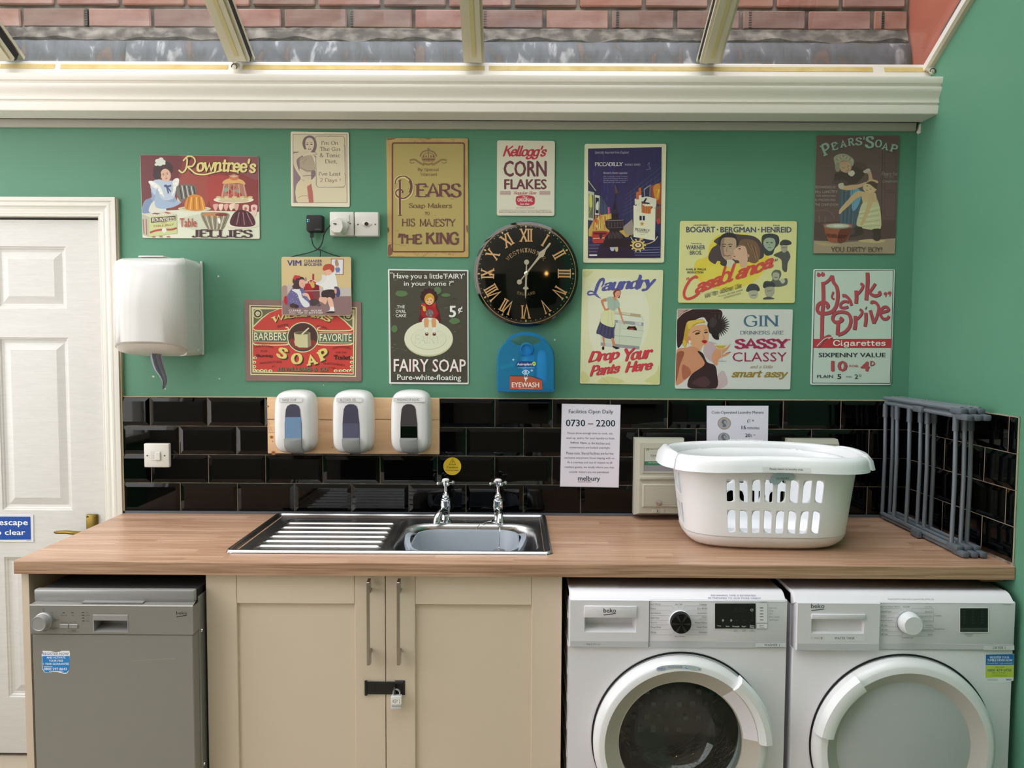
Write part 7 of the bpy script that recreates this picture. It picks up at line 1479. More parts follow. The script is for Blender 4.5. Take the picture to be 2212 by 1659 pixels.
for i_, c_ in enumerate('ENGLAND'):
    t = math.radians(-22 + 44 * i_ / 6); r_ = 130; u, v = cu + r_ * math.sin(t), cv + r_ * math.cos(t); a.text(c_, u - 6.5, v - 9, u + 6.5, v + 9, '8f7450', font='R', rot=-math.degrees(t), wv=1.5, wh=.8)
a.build('lettering', ckr)
CRH = mat('pale_brass_hands', 'd8d2bc', .2, metal=.6)
def hand(name, ang, outline, h):
    mb = MB(); t = math.radians(ang); k = 1 / S3[2] / FPX * (2.611 - .045)
    P = [(ck.x + (u * math.cos(t) + v * math.sin(t)) * k, ck.z + (-u * math.sin(t) + v * math.cos(t)) * k) for u, v in outline]
    mb.prism(P, -h - .0012, -h); return mb.build(name, CRH, ckr, smooth=0)
def sym(pts): return pts + [(-x, y) for x, y in pts[::-1]]
tail = lambda L, r: [(3, -8), (3, -(L - r))] + [(r * math.sin(q), -L + -r * math.cos(q) * -1) for q in []]
def tailpts(L, r): return [(4, -10), (3.5, -(L - r))] + [(r * math.cos(q), -L + r * math.sin(q)) for q in [math.radians(d) for d in (60, 30, 0, -30, -60, -88)]]
hand('hour_hand', 181.5, sym([(0.01, 157), (4, 130), (6, 100), (18, 96), (16, 88), (7, 82), (5, 60), (6, 12), (10, 4)] + tailpts(70, 16)), .0505)
hand('minute_hand', 38.3, sym([(0.01, 242), (6, 236), (6, 190), (16, 160), (19, 145), (8, 132), (5, 60), (6, 12), (9, 4)] + tailpts(68, 16)), .0528)
mb = MB(); mb.lathe([(.007, .040), (.007, .055), (.004, .057), (0.0002, .0575)], (ck.x, 0, ck.z), 'y', 20); mb.build('hand_spindle', CRH, ckr)

# ------------------------------------------------------------------ socket plates, charger, device, cable
WPL = mat('white_moulded_plastic', 'dcdad4', .3)
def wall_box(name, label, px0, py0, px1, py1, depth, cat='socket', group=None, yb=-.0005, b=.003):
    p, q = atY(px0, py0, -depth), atY(px1, py1, -depth); r = empty(name, ((p.x + q.x) / 2, 0, q.z)); tag(r, label, cat, group)
    mb = MB(); mb.box(p.x, q.x, -depth, yb, q.z, p.z, b, 3); mb.build('face_plate', WPL, r); return r, p, q
r, p, q = wall_box('power_socket', 'white square switched wall socket holding the white charger plug', 712, 457.5, 764, 509, .034)
a_, b_ = atY(748, 464, -.034), atY(755, 480, -.034); mb = MB(); mb.box(a_.x, b_.x, -.0375, -.034, b_.z, a_.z, .001, 1); mb.build('rocker_switch', WPL, r, smooth=0)
def screw(parent, u, v, y, rr=.0028):
    c = atY(u, v, y); mb = MB(); mb.lathe([(rr, 0), (rr, .0008), (rr * .6, .0014), (0.0002, .0014)], (c.x, y, c.z), 'y', 12); mb.box(c.x - rr * .8, c.x + rr * .8, y - .0016, y - .0012, c.z - .0004, c.z + .0004, m=1); mb.build('screw', [mat('screw_steel', '8a8a88', .3, metal=1), RUBBER], parent)
screw(r, 756.5, 482.5, -.034)
r, p, q = wall_box('aerial_outlet', 'white blank-looking wall outlet plate with a small round aerial hole', 766, 458, 817.5, 510, .034)
c = atY(792, 484, -.034); mb = MB(); o_ = [(c.x + .018 * math.cos(t) * (1 if abs(math.cos(t)) < .7 else 1), c.z + .0085 * math.sin(t)) for t in [2 * PI * k / 24 for k in range(24)]]; mb.pillow(o_, [(1, -.034), (.95, -.036), (.9, -.0363)]); mb.build('aerial_boss', WPL, r)
mb = MB(); mb.lathe([(.0066, 0), (.0066, .0035), (.0052, .0035), (.0052, .0015), (.0002, .0015)], (c.x, -.036, c.z), 'y', 20); mb.build('aerial_jack', mat('dark_metal_jack', '4b4640', .3, metal=.8), r)
for u in (773, 810.5): screw(r, u, 484.5, -.034)
# plug with a moulded grip
c = atY(731, 489, -.06); pg = empty('charger_plug', (c.x, -.034, c.z)); tag(pg, 'white charger plug pushed into the wall socket, black lead leaving it', 'plug')
P = [atY(u, v, -.05) for u, v in ((716, 478), (733, 470), (745, 478), (748, 494), (742, 508), (724, 508), (716, 500))]
mb = MB(); mb.pillow(round_poly([(p.x, p.z) for p in P][::-1], .006), [(1.06, -.0345), (1.06, -.046), (.96, -.055), (.90, -.075), (.80, -.080)]); mb.build('plug_body', WPL, pg, smooth=40)
mb = MB(); c2 = atY(744, 487, -.045); mb.lathe([(.017, .036), (.0175, .044), (.014, .047), (.0003, .048)], (c2.x - .004, 0, c2.z), 'y', 24); mb.build('plug_collar', WPL, pg)
# black square device
DEV = mat('matt_black_plastic', '17181a', .5)
p, q = atY(661, 464, -.028), atY(696, 500, -.028); dv = empty('wireless_hub', ((p.x + q.x) / 2, -.01, q.z)); tag(dv, 'small black square wireless hub with blue and green lights on the wall', 'device')
mb = MB(); mb.pillow(rrect(p.x, q.x, q.z, p.z, .006), [(1.03, -.0005), (1.0, -.024), (.97, -.028), (.9, -.0285)]); mb.build('housing', DEV, dv, smooth=40)
mb = MB()
for u, v, k in ((664.5, 474.8, 0), (667.8, 474.8, 1), (664.5, 478.4, 2), (667.8, 478.4, 3)):
    c = atY(u, v, -.0285); mb.lathe([(.0016, 0), (.0014, .0006), (.0002, .0007)], (c.x, -.0285, c.z), 'y', 10, m=k)
mb.build('indicator_light', [mat('led_green', '5fe0b0', .3, emit=('38d8b0', 2)), mat('led_dim', '90c8b0', .3), mat('led_blue', '58a8ff', .3, emit=('3a90ff', 2.5)), mat('led_grey', '9aa8b8', .3)], dv)
a = Art(-.0285, *R6, lift=.0003); a.text('Speedwire', 446, 1239, 514, 1251, '9a9a9a', b=.1); a.build('lettering', dv)
# black leads
cb = empty('black_lead', (atY(688, 540, -.02).x, -.02, atY(688, 560, -.02).z)); tag(cb, 'black charging lead looped from the plug to the hub, knotted above the small square sign', 'cable')
def lead(pts, r=.0018, name='cable'):
    P = [tuple(atY(u, v, y)) for u, v, y in pts]; mb = MB(); mb.tube(smooth_pts(P, False, 6), r, 8); mb.build(name, DEV, cb)
lead([(726, 484, -.082), (718, 484, -.075), (706, 495, -.05), (699, 508, -.03), (697, 520, -.02), (692, 532, -.012), (686, 538, -.010)], .0022)
lead([(673, 511, -.020), (674, 520, -.018), (677, 530, -.014), (683, 537, -.012), (689, 540, -.010)], .0018)
lead([(690, 538, -.010), (692, 545, -.009), (691.5, 556, -.008), (691, 575, -.006)], .0016)
lead([(688, 538, -.012), (670, 545, -.010), (645, 551, -.008), (625, 556, -.007), (615, 562, -.005)], .0017)
lead([(687, 537, -.012), (700, 543, -.010), (718, 550, -.008), (738, 556, -.007), (750, 565, -.005), (757, 590, -.005), (760, 620, -.005), (757, 650, -.005)], .0017)
p, q = atY(669.5, 503, -.02), atY(676.5, 513, -.02); mb = MB(); mb.box(p.x, q.x, -.022, -.014, q.z, p.z, .0015, 1); mb.build('usb_plug', DEV, cb)

# fused switch on the tiles
r, p, q = wall_box('fused_switch', 'white square fused switch plate on the black tiles beside the door', 310, 958, 366, 1010, .026, 'switch', yb=-.0095, b=.004)
mb = MB(); p, q = atY(326, 974, -.026), atY(347, 995, -.026); mb.box(p.x, q.x, -.0268, -.0255, q.z, p.z, .0005, 1); mb.build('fuse_holder', WPL, r, smooth=0)
p, q = atY(335.5, 976.5, -.03), atY(346, 994, -.03); mb = MB(); mb.box(p.x, q.x, -.031, -.0265, q.z, p.z, .0015, 1); mb.build('rocker_switch', WPL, r)
screw(r, 318, 984, -.026); screw(r, 355.5, 984, -.026)
a = Art(-.0268, 260, 840, 6.144, lift=.0002); a.frame(408, 827, 534, 948, 2, 'b5b2b0'); a.line([(412, 853), (462, 853)], 2, 'b5b2b0'); a.line([(439, 876), (439, 896)], 4, '6b6b6b'); a.text('FUSE', 430, 912, 450, 922, '6b6b6b'); a.build('panel_print', r)

# ------------------------------------------------------------------ paper towel dispenser
GLW = mat('glossy_white_plastic', 'd0cfcc', .12, spec=.5)
td_ = empty('paper_towel_dispenser', (.165, -.1, 1.47)); tag(td_, 'white rounded centre-feed paper towel dispenser on the wall beside the door', 'dispenser')
zb_ = atY(440, 764, -.002).z; zt_ = atY(440, 566, -.002).z; xr_ = atY(439.5, 700, -.003).x; xl_ = xr_ - .232; xc = (xl_ + xr_) / 2; hw = (xr_ - xl_) / 2
def drow(z, k, dep, zf=0):
    """D-shaped level: straight flanks near the wall, rounded front"""
    P = [(xc + hw * k, -.004, z)]
    n = 22
    P.append((xc + hw * k, -.135 * k, z))
    for i in range(n + 1):
        t = PI * i / n; c, s = math.cos(t), math.sin(t)
        P.append((xc + hw * k * (abs(c) ** .7) * (1 if c > 0 else -1), -.135 * k - (dep - .135) * k * s ** .8, z + zf * (.35 + .65 * s)))
    P.append((xc - hw * k, -.004, z)); return P
mb = MB(); mb.loft([drow(zb_ + .004, .99, .205, .034), drow(zb_ + .008, 1, .208, .034), drow(zb_ + .15, 1, .206), drow(zt_ - .026, .985, .204, -.006), drow(zt_ - .010, .95, .198, -.008), drow(zt_ + .001, .86, .18, -.006), drow(zt_ + .004, .6, .15)]); mb.build('cover', GLW, td_, smooth=50)
mb = MB(); mb.loft([drow(zb_ + .0045, .975, .203, .034), drow(zb_ - .002, .94, .196, .024), drow(zb_ - .006, .80, .17, .012), drow(zb_ - .008, .5, .145)]); mb.build('base_tray', WPL, td_, smooth=50)
mb = MB(); mb.box(xr_ - .006, xr_ + .002, -.012, -.0005, zb_ - .004, zt_ + .002, .003, 2); mb.build('back_plate', GLW, td_)
mb = MB(); mb.tube([(xr_ + .0008, -.018, zt_ - .006), (xr_ + .001, -.035, (zt_ + zb_) / 2), (xr_ + .001, -.05, zb_ + .05)], .0012, 6); mb.build('cover_seam', mat('seam_grey', 'a9aaa4', .4), td_)
q = atX(415, 745, xr_); mb = MB(); mb.lathe([(.0045, .002), (.0035, .003), (.0002, .0032)], (xr_ - .001, -.05, zb_ + .012), 'x', 12); mb.build('hinge_pin', WPL, td_)
mb = MB(); mb.box(xc - .05, xc + .035, -.12, -.03, zt_ + .002, zt_ + .008, .003, 2); mb.box(xc - .055, xc - .045, -.06, -.03, zt_ + .002, zt_ + .014, .001, 1); mb.build('lid_rib', GLW, td_)
# hanging sheet of paper, twisted
PAP = mat('blue_grey_paper', '9a9cad', .85, bump=(60, .4)); mb = MB(); rings = []
path = [(336, 756, 24, 0), (338, 770, 25, .5), (341, 785, 24, .8), (346, 800, 22, 1.2), (352, 812, 16, 1.5), (356, 822, 13, 1.9), (355, 832, 10, 2.3), (353, 840, 3, 2.5)]
for u, v, w_, t in path:
    c = atY(u, v, -.11); w_ = w_ / 640 / 1.05; ca, sa = math.cos(t * .5), math.sin(t * .5)
    rings.append([(c.x + k * w_ * ca * .5, -.11 + k * w_ * sa * .5 + f, c.z + random.uniform(-.001, .001)) for k, f in ((-1, 0), (-.55, -.006), (-.1, .004), (.1, -.007), (.6, .004), (1, -.002))])
mb.loft(rings, closed=False, caps=False); tag(mb.build('paper_towel', PAP, smooth=0, solid=.0008), 'crumpled grey-blue paper sheet hanging out of the towel dispenser', 'paper')

# ------------------------------------------------------------------ pine board with three pump dispensers
PINE = mat_grain('pine_board', 'dbb088', 'ebca9f', (1.2, 10, 16), .5, .3, .7, 2.0, .8)
p, q = atY(577, 858.5, -.028), atY(949, 981.5, -.028)
bd = empty('pine_board', ((p.x + q.x) / 2, -.0095, q.z)); tag(bd, 'pale pine board on the black tiles carrying three white dispensers', 'board')
zmid = atY(800, 906.5, -.028).z
for z0, z1, nm in ((q.z, zmid - .0005, 'plank'), (zmid + .0005, p.z, 'plank')):
    mb = MB(); mb.box(p.x, q.x, -.028, -.0098, z0, z1, .0008, 1); mb.build(nm, PINE, bd, smooth=0)
a = Art(-.028, 570, 830, 5.672, lift=.0002)
for u, v, r_ in ((50, 272, 16), (95, 648, 26), (118, 838, 30), (110, 700, 9), (684, 625, 7), (2045, 490, 11), (840, 775, 9), (1285, 815, 8), (2118, 680, 4), (560, 160, 3)):
    a.ell(u, v, r_, r_ * .8, 'c98f52'); a.ell(u, v, r_ * .7, r_ * .55, 'a8693a'); a.ell(u, v, r_ * .4, r_ * .32, '7c4a28')
a.line([(45, 450), (70, 590)], 3, 'b47a45'); a.line([(50, 440), (105, 590)], 3, 'b47a45'); a.line([(38, 594), (130, 592)], 3, '9a6638'); a.line([(40, 432), (128, 434)], 5, '4b2c1c'); a.line([(690, 436), (840, 438)], 5, '5b3622'); a.line([(1332, 424), (1566, 430)], 3, '7b4c2e')
a.build('knot_marks', bd)
DISW = mat('white_dispenser_plastic', 'e2e2e2', .2)
PUSH = mat('grey_push_lever', '7f8180', .3)
D0 = dict(w=.064)
def dispenser(cxp, ltext, label, liquid, level, l0, l1, glassc):
    cy_ = -.03; ca = atY(cxp, 912, -.075); X = ca.x
    t = empty('pump_dispenser', (X, -.028, atY(cxp, 980, -.075).z)); tag(t, label, 'dispenser', 'white pump dispensers on the pine board')
    zB = atY(cxp, 979, -.08).z; zT = atY(cxp, 844, -.10).z; H = zT - zB
    Wd = .0675; pts = []
    half = [(.00, 0.0), (.55, .0), (.78, .035), (.93, .10), (.985, .20), (1.0, .45), (.99, .68), (.975, .80), (.92, .885), (.80, .945), (.58, .982), (.3, .997), (0, 1.0)]
    O = [(X + Wd * a_, zB + H * b_) for a_, b_ in half] + [(X - Wd * a_, zB + H * b_) for a_, b_ in half[-2:0:-1]]
    O = smooth_pts(O, True, 3)
    mb = MB(); mb.pillow(O, [(1.0, -.0285), (1.0, -.052), (.985, -.075), (.955, -.090), (.90, -.100), (.80, -.1055), (.55, -.108), (.2, -.1085)], (X, zB + H * .5)); body = mb.build('housing', DISW, t, smooth=60)
    yf = -.1088
    A = lambda lift=0: Art(yf, 0, 0, 1, lift=lift)
    # sight window: arch, liquid below the level
    F_ = lambda u: cxp + u
    top = [(-18, 915), (-17, 900), (-15.5, 884), (-12, 877), (-6, 873.5), (0, 873), (6, 873.5), (12, 877), (15, 884), (16.5, 900), (18.5, 915), (19, 950), (-18, 950)]
    dx = -4
    win = Art(yf, 0, 0, 1, lift=.0006); win.poly([(F_(u + dx), v) for u, v in top], glassc); win.build('window', t, mat_print('window_gloss_' + ltext[:3].lower(), .08))
    lq = Art(yf, 0, 0, 1, lift=.0010); wl_ = 17.3; lq.poly([(F_(-wl_ + dx), level), (F_(wl_ - .3 + dx), level), (F_(18.3 + dx), 946), (F_(10 + dx), 948), (F_(-10 + dx), 948), (F_(-18 + dx), 946)], liquid); lq.build('liquid', t, mat_print('liquid_' + ltext[:3].lower(), .1))
    # push lever
    mb = MB(); Z = lambda v, y=-.115: atY(cxp, v, y).z; XX = lambda u, y=-.115: atY(cxp + u, 960, y).x
    rows = [(946.5, -19, 17.5, -.110), (949, -19.5, 17.6, -.117), (956, -19, 17.8, -.119), (966, -17.5, 18, -.121), (974, -14, 20, -.118), (979, -8, 21, -.108), (982, -4, 18, -.096)]
    rg_ = []
    for v, u0, u1, y in rows:
        n = 10; rg_.append([(XX(u0 + dx + (u1 - u0) * i / n), y - .004 * math.sin(PI * i / n), Z(v) + (.0035 * math.sin(PI * i / n) * -1 if v < 950 else 0)) for i in range(n + 1)] + [(XX(u1 + dx), -.095, Z(v)), (XX(u0 + dx), -.095, Z(v))])
    mb.loft(rg_, closed=True, caps=True); mb.build('push_lever', PUSH, t, smooth=40)
    l = Art(yf + .0025, 0, 0, 1, lift=.0035); l.q(cxp + l0 - 8, 858.5, cxp + l1 + 12, 868, 'e4e4e4'); l.text(ltext, cxp + l0, 861, cxp + l1, 866.8, '4a4a4c', b=.05); l.build('label', t)
dispenser(637, 'HAND SOAP', 'white pump dispenser labelled HAND SOAP with pale blue liquid', '7292b2', 901, -26, 4, '4d4c5e')
dispenser(762, 'ALCOHOL GEL', 'white pump dispenser labelled ALCOHOL GEL, middle of the three', '5d5d74', 914.5, -27, 8, '4f4d5e')
dispenser(887, 'WASHING UP LIQUID', 'white pump dispenser labelled WASHING UP LIQUID with dark green liquid', '040f07', 921, -29, 19, '4a4648')

# yellow caution sticker
st_ = atY(977, 1007, -.0105); mb = MB(); mb.lathe([(.0315, .0), (.0315, .0006), (.0002, .0006)], (st_.x, -.0113, st_.z), 'y', 40)
o = tag(mb.build('caution_sticker', mat('yellow_vinyl', 'dcb92f', .4), smooth=0), 'round yellow sticker reading Caution very hot water above the left tap', 'sticker')
a = Art(-.0121, 840, 980, 5.821); a.poly([(800, 62), (845, 142), (754, 142)], '2b260f'); a.poly([(800, 72), (837, 137), (762, 137)], 'dcb92f'); a.poly([(795, 90), (805, 90), (802, 116), (798, 116)], '2b260f'); a.ell(800, 124, 4.5, 4.5, '2b260f')
a.text('Caution', 728, 156, 868, 184, '2b260f', b=.35); a.text('Very hot water', 716, 199, 880, 220, '2b260f', b=.2); a.build('lettering', o)

# ------------------------------------------------------------------ eyewash box
BLU = mat('translucent_blue_plastic', '2a86bf', .12, trans=.0)
def mat_blue():
    M = bpy.data.materials.new('translucent_blue'); M.use_nodes = True; t = M.node_tree; N = t.nodes.new; L = t.links.new; p = t.nodes['Principled BSDF']; o = t.nodes['Material Output']
    p.inputs['Base Color'].default_value = (*hexc('3aa0dc'), 1); p.inputs['Roughness'].default_value = .13
    tr = N('ShaderNodeBsdfTransparent'); tr.inputs[0].default_value = (*hexc('86ccf2'), 1); mx = N('ShaderNodeMixShader'); mx.inputs[0].default_value = .42
    L(tr.outputs[0], mx.inputs[1]); L(p.outputs[0], mx.inputs[2]); L(mx.outputs[0], o.inputs[0]); return M
BLUE = mat_blue()
E3 = lambda u, v, y=-.06: (lambda p: (p.x, p.z))(atY(1010 + u / 2.9115, 290 + v / 2.9115, y))
ew = empty('eyewash_station', (atY(1136, 790, -.04).x, -.03, atY(1136, 846, -.04).z)); tag(ew, 'translucent blue plastic eyewash box with carry handle below the clock', 'first aid box')
O = [E3(*p) for p in ((186, 1615), (184, 1500), (186, 1400), (195, 1360), (222, 1318), (262, 1290), (300, 1320), (365, 1330), (440, 1315), (478, 1288), (520, 1325), (542, 1365), (549, 1410), (549, 1615))]
mb = MB(); mb.pillow(round_poly(O, .004, 3)[::-1], [(1.0, -.001), (1.01, -.030), (1.01, -.032), (1.0, -.034), (.985, -.060), (.955, -.066)]); mb.build('case', BLUE, ew, smooth=40)
mb = MB(); hp_ = smooth_pts([E3(*p) for p in ((240, 1312), (272, 1280), (310, 1262), (366, 1254), (425, 1262), (468, 1284), (498, 1308))], False, 5); rg_ = []
for i_, (x, z) in enumerate(hp_): rg_.append([(x, -.058, z + .006), (x, -.058, z - .006), (x, -.030, z - .006), (x, -.030, z + .006)])
mb.loft(rg_); mb.build('carry_handle', BLUE, ew, smooth=30)
c = E3(370, 1352); mb = MB(); mb.lathe([(.024, .064), (.023, .069), (.018, .070), (.017, .067), (.0002, .067)], (c[0], 0, c[1]), 'y', 32); mb.build('latch', BLUE, ew)
mb = MB(); x0_, z0_ = E3(190, 1618); x1_, z1_ = E3(548, 1600); mb.box(x0_, x1_, -.066, -.001, z0_ - .002, z1_ - .002, .003, 2); mb.build('bottom_rim', BLUE, ew)
mb = MB(); x0_, z0_ = E3(400, 1560, -.03); mb.tube([(x0_ - .01, -.03, z0_), (x0_ - .01, -.03, z0_ + .085), (x0_ - .01, -.03, z0_ + .095), (x0_ - .01, -.03, z0_ + .12)], [.021, .021, .010, .010], 16); mb.tube([(x0_ + .036, -.03, z0_), (x0_ + .036, -.03, z0_ + .085), (x0_ + .036, -.03, z0_ + .11)], [.019, .019, .009], 16); mb.build('saline_bottle', mat('clear_bottle', 'b9d6e6', .2), ew)
mb = MB(); x0_, z0_ = E3(215, 1470, -.03); mb.tube([(x0_ - .0, -.035, z0_ - .005), (x0_ + .045, -.035, z0_ + .008)], .011, 12); mb.build('green_item', mat('green_bandage', '3fae7a', .4), ew)
a = Art(-.0662, *S3, lift=.0008)
a.poly([(266, 1522), (400, 1524), (468, 1548), (470, 1606), (266, 1604)], 'b5563f'); a.line([(266, 1520), (400, 1522), (470, 1548)], 4, '243a52', True); a.text('EYEWASH', 278, 1560, 450, 1592, 'ece6e4', b=.5); a.q(320, 1598, 416, 1601, 'd0a79c')
a.blob('312,1432 340,1428 408,1430 412,1456 340,1460 308,1456', '1f3f7a'); a.text('Astroplast', 312, 1438, 404, 1458, 'f1f5f8', b=.3); a.ell(418, 1443, 11, 13, 'c9d94a'); a.text('+', 410, 1436, 426, 1450, '2f7a3c', b=.5); a.text('by WALLACE CAMERON', 318, 1466, 418, 1472, 'd8ecf6')
a.line('344,1497 366,1484 388,1497 366,1510', 3.5, 'e6f1f6', True, True); a.ell(366, 1497, 8, 8, 'e6f1f6'); a.ell(366, 1497, 4, 4, '2a7ab0'); a.line([(366, 1530), (366, 1556)], 7, 'f0e8e6'); a.poly([(354, 1530), (380, 1530), (372, 1542), (360, 1542)], 'f0e8e6'); a.line([(355, 1512), (362, 1528)], 2, 'e6f1f6'); a.line([(378, 1512), (372, 1528)], 2, 'e6f1f6')
for u, v in ((288, 1418), (404, 1486)): a.q(u - 8, v - 2.5, u + 8, v + 2.5, '9fd2ee'); a.q(u - 2.5, v - 8, u + 2.5, v + 8, '9fd2ee')
a.build('label', ew)

# ------------------------------------------------------------------ notices
T4 = (1190, 860, 6.636); ACR = schlick_glass('clear_acrylic', 'f2f4f8', .04)
def notice(name, label, crop, corners, y):
    ox, oy, sc = crop; C = [atY(ox + u / sc, oy + v / sc, y) for u, v in corners]; P = [(p.x, p.z) for p in C]; cx = sum(p[0] for p in P) / 4; cz = sum(p[1] for p in P) / 4
    mb = MB(); mb.prism([(cx + (x - cx) * .985, cz + (z - cz) * .99) for x, z in P], y, y + .0006); o = tag(mb.build(name, mat('white_paper', 'e6e4f2', .5), smooth=0), label, 'notice', 'printed notices on the black tiles')
    mb = MB(); mb.prism(P, y + .0008, y + .0025); mb.build('acrylic_back', mat('acrylic_edge', '9a9aa6', .15), o, smooth=0); return o, Art(y, ox, oy, sc, lift=.0002)
o, a = notice('notice', 'white paper notice of opening hours on the tiles left of the basket', T4, [(155, 78), (1003, 95), (975, 1285), (128, 1270)], -.0135)
TQ = '17363f'; a.text('Facilities Open Daily', 256, 163, 893, 234, TQ, b=.18, dy=4); a.text('0730 \u2013 2200', 214, 306, 924, 404, TQ, b=.45, dy=6)
for t, u0, u1, v, b_ in (('Please allow enough time to cook, eat,', 238, 890, 503, 0), ('wash up, and/or for your laundry to finish', 218, 910, 573, 0), ('before 10pm', 282, 512, 638, .4), (', as the kitchen and', 514, 842, 645, 0), ('conservatory are locked overnight.', 264, 852, 708, 0), ('Please note: Shared facilities are for the', 220, 895, 786, 0), ('exclusive enjoyment those staying with us.', 196, 915, 856, 0), ('As a courtesy and out of respect to all', 234, 876, 921, 0), ('resident guests, we kindly inform you that', 198, 905, 989, 0), ('outside visitors are not permitted.', 260, 836, 1058, 0)):
    a.text(t, u0, v - 18, u1, v + 20, '4f5362', b=b_, dy=8)
a.text('melbury', 388, 1114, 704, 1202, TQ, b=.35, dy=6); a.text('Rooms & Studios', 390, 1186, 578, 1208, 'a5564a', b=.1, dy=2); a.build('lettering', o)
T5 = (1400, 860, 4.424)
o, a = notice('notice', 'white notice of coin meter prices standing behind the laundry basket', T5, [(560, 72), (1153, 72), (1140, 800), (556, 800)], -.0135)
a.text('Coin-Operated Laundry Meters', 608, 122, 1103, 158, TQ, b=.2)
for cu_, cv_, rr_, c1 in ((728, 241, 64, 'a99a88'), (724, 382, 56, '90939c')):
    a.ell(cu_, cv_, rr_, rr_ * .94, c1, n=32); a.ell(cu_, cv_, rr_ * .8, rr_ * .76, 'b9b9be', n=32); a.ell(cu_, cv_, rr_ * .7, rr_ * .66, 'a8aab2', n=32)
    a.blob([(cu_ - 18, cv_ + 34), (cu_ - 12, cv_ + 10), (cu_ - 26, cv_ - 4), (cu_ - 20, cv_ - 30), (cu_, cv_ - 38), (cu_ + 18, cv_ - 26), (cu_ + 22, cv_ - 8), (cu_ + 14, cv_ + 8), (cu_ + 18, cv_ + 30)], '6f727c'); a.blob([(cu_ - 2, cv_ - 22), (cu_ + 14, cv_ - 20), (cu_ + 16, cv_), (cu_ + 4, cv_ + 4)], 'b0b2ba')
a.text('\u00a31 =', 946, 198, 1012, 232, TQ, b=.3); a.text('15', 892, 264, 934, 298, TQ, b=.5); a.text('minutes', 944, 270, 1064, 298, '57636c', b=.1); a.text('20', 928, 338, 978, 372, TQ, b=.5); a.text('p =', 982, 346, 1024, 376, '57636c', b=.15); a.text('3', 900, 420, 920, 450, TQ, b=.5); a.text('minutes', 940, 424, 1060, 452, '57636c', b=.1)
a.build('lettering', o)
# blue sign on the door
y_ = .0095; C = [atY(u, v, y_) for u, v in ((-160, 1112), (71.5, 1112), (72.5, 1171), (-160, 1169))]
mb = MB(); mb.prism([(p.x, p.z) for p in C], y_, y_ + .0022); o = tag(mb.build('fire_escape_sign', mat('white_sign_board', 'd9dbde', .35), smooth=0), 'blue and white fire escape sign stuck on the white door', 'sign')
a = Art(y_, 0, 800, 3.686, lift=.0002); a.poly([(-560, 1160), (243, 1165), (247, 1348), (-560, 1352)], '17489c'); a.text('Fire escape', -165, 1186, 222, 1248, 'eef1f4', b=.4); a.text('Keep clear', -160, 1268, 202, 1324, 'eef1f4', b=.4); a.q(210, 1354, 244, 1358, '8390a8'); a.build('lettering', o)

# ------------------------------------------------------------------ coin meters
MET = mat('warm_grey_metal_case', 'b9b8a8', .35); METF = mat('meter_inset_grey', '8f8f93', .35)
def meter(X, label, detail=True):
    """X: left edge; stands 0.27 high on the tiles"""
    Z0, Z1 = .912, 1.181; w = .172; t = empty('coin_meter', (X + w / 2, -.01, Z0)); tag(t, label, 'coin meter', 'grey coin meters behind the basket'); yf = -.080
    mb = MB(); x0, x1 = X, X + w; zm = Z0 + .137
    P = lambda d, k0, k1: [(x0 + d, k1, Z0 + d * 1.2), (x1 - d, k1, Z0 + d * 1.2), (x1 - d, k1, Z1 - d), (x0 + d, k1, Z1 - d)]
    mb.loft([P(0, 0, -.0095), P(0, 0, -.040), P(.011, 0, yf + .003), P(.012, 0, yf)], caps=True); mb.build('case', MET, t, smooth=0)
    mb = MB(); mb.box(x0 + .0115, x1 - .0115, yf - .006, yf + .001, zm - .006, zm + .008, .004, 2); mb.build('centre_ledge', MET, t)
    if not detail: return
    mb = MB(); nested(mb, x0 + .022, x1 - .022, zm + .018, Z1 - .026, [(0, 0), (0, .003), (.0035, .003), (.0045, .001)], yf); mb.build('display_frame', MET, t, smooth=0)
    mb = MB(); mb.box(x0 + .027, x1 - .027, yf - .0015, yf, zm + .0225, Z1 - .031); sc_ = mb.build('display_panel', METF, t, smooth=0)
    mb = MB(); nested(mb, x0 + .022, x1 - .022, Z0 + .036, zm - .020, [(0, 0), (0, .002), (.004, .0045), (.008, .0045), (.0088, .0035), (.0096, .0045), (.0104, .0045)], yf); mb.build('cash_door', MET, t, smooth=0)
    lx = x0 + .077; mb = MB(); mb.lathe([(.0085, 0), (.0085, .004), (.0075, .006), (.005, .006), (.0045, .003), (.0002, .003)], (lx, yf - .004, Z0 + .052), 'y', 24); mb.build('lock_barrel', CHROME, t)
    mb = MB(); mb.box(lx - .02, lx + .022, yf - .0015, yf + .001, Z0 + .0145, Z0 + .028, .001, 1); mb.lathe([(.0075, .0), (.0075, .002), (.0002, .002)], (lx - .003, yf - .0012, Z0 + .024), 'y', 20); mb.box(lx - .0038, lx - .0022, yf - .0042, yf - .003, Z0 + .019, Z0 + .0275, m=1); mb.build('key_slot', [MET, RUBBER], t, smooth=0)
    if X > 2: return
    a = Art(yf - .0015, *T4, lift=.0003); a.poly([(1344, 704), (1640, 704), (1640, 960), (1340, 960)], 'c3c6b8'); a.poly([(1342, 905), (1640, 905), (1638, 960), (1340, 960)], '3d7a5c'); a.text('www.spwales.com', 1395, 918, 1592, 938, 'd0ddd0', b=.1)
    a.text('Stephen P. Wales', 1408, 726, 1620, 746, '43484a', b=.12); a.poly([(1372, 724), (1402, 724), (1402, 756), (1372, 756)], '3d7a4c'); a.poly([(1382, 732), (1392, 732), (1392, 756), (1382, 756)], 'c3c6b8'); a.line([(1372, 776), (1560, 776)], 3, 'a59a90'); a.text('TIM300', 1420, 810, 1592, 846, '3f5f50', b=.3); a.text('COIN TIMER', 1456, 856, 1530, 866, '7a807a'); a.build('label', t)
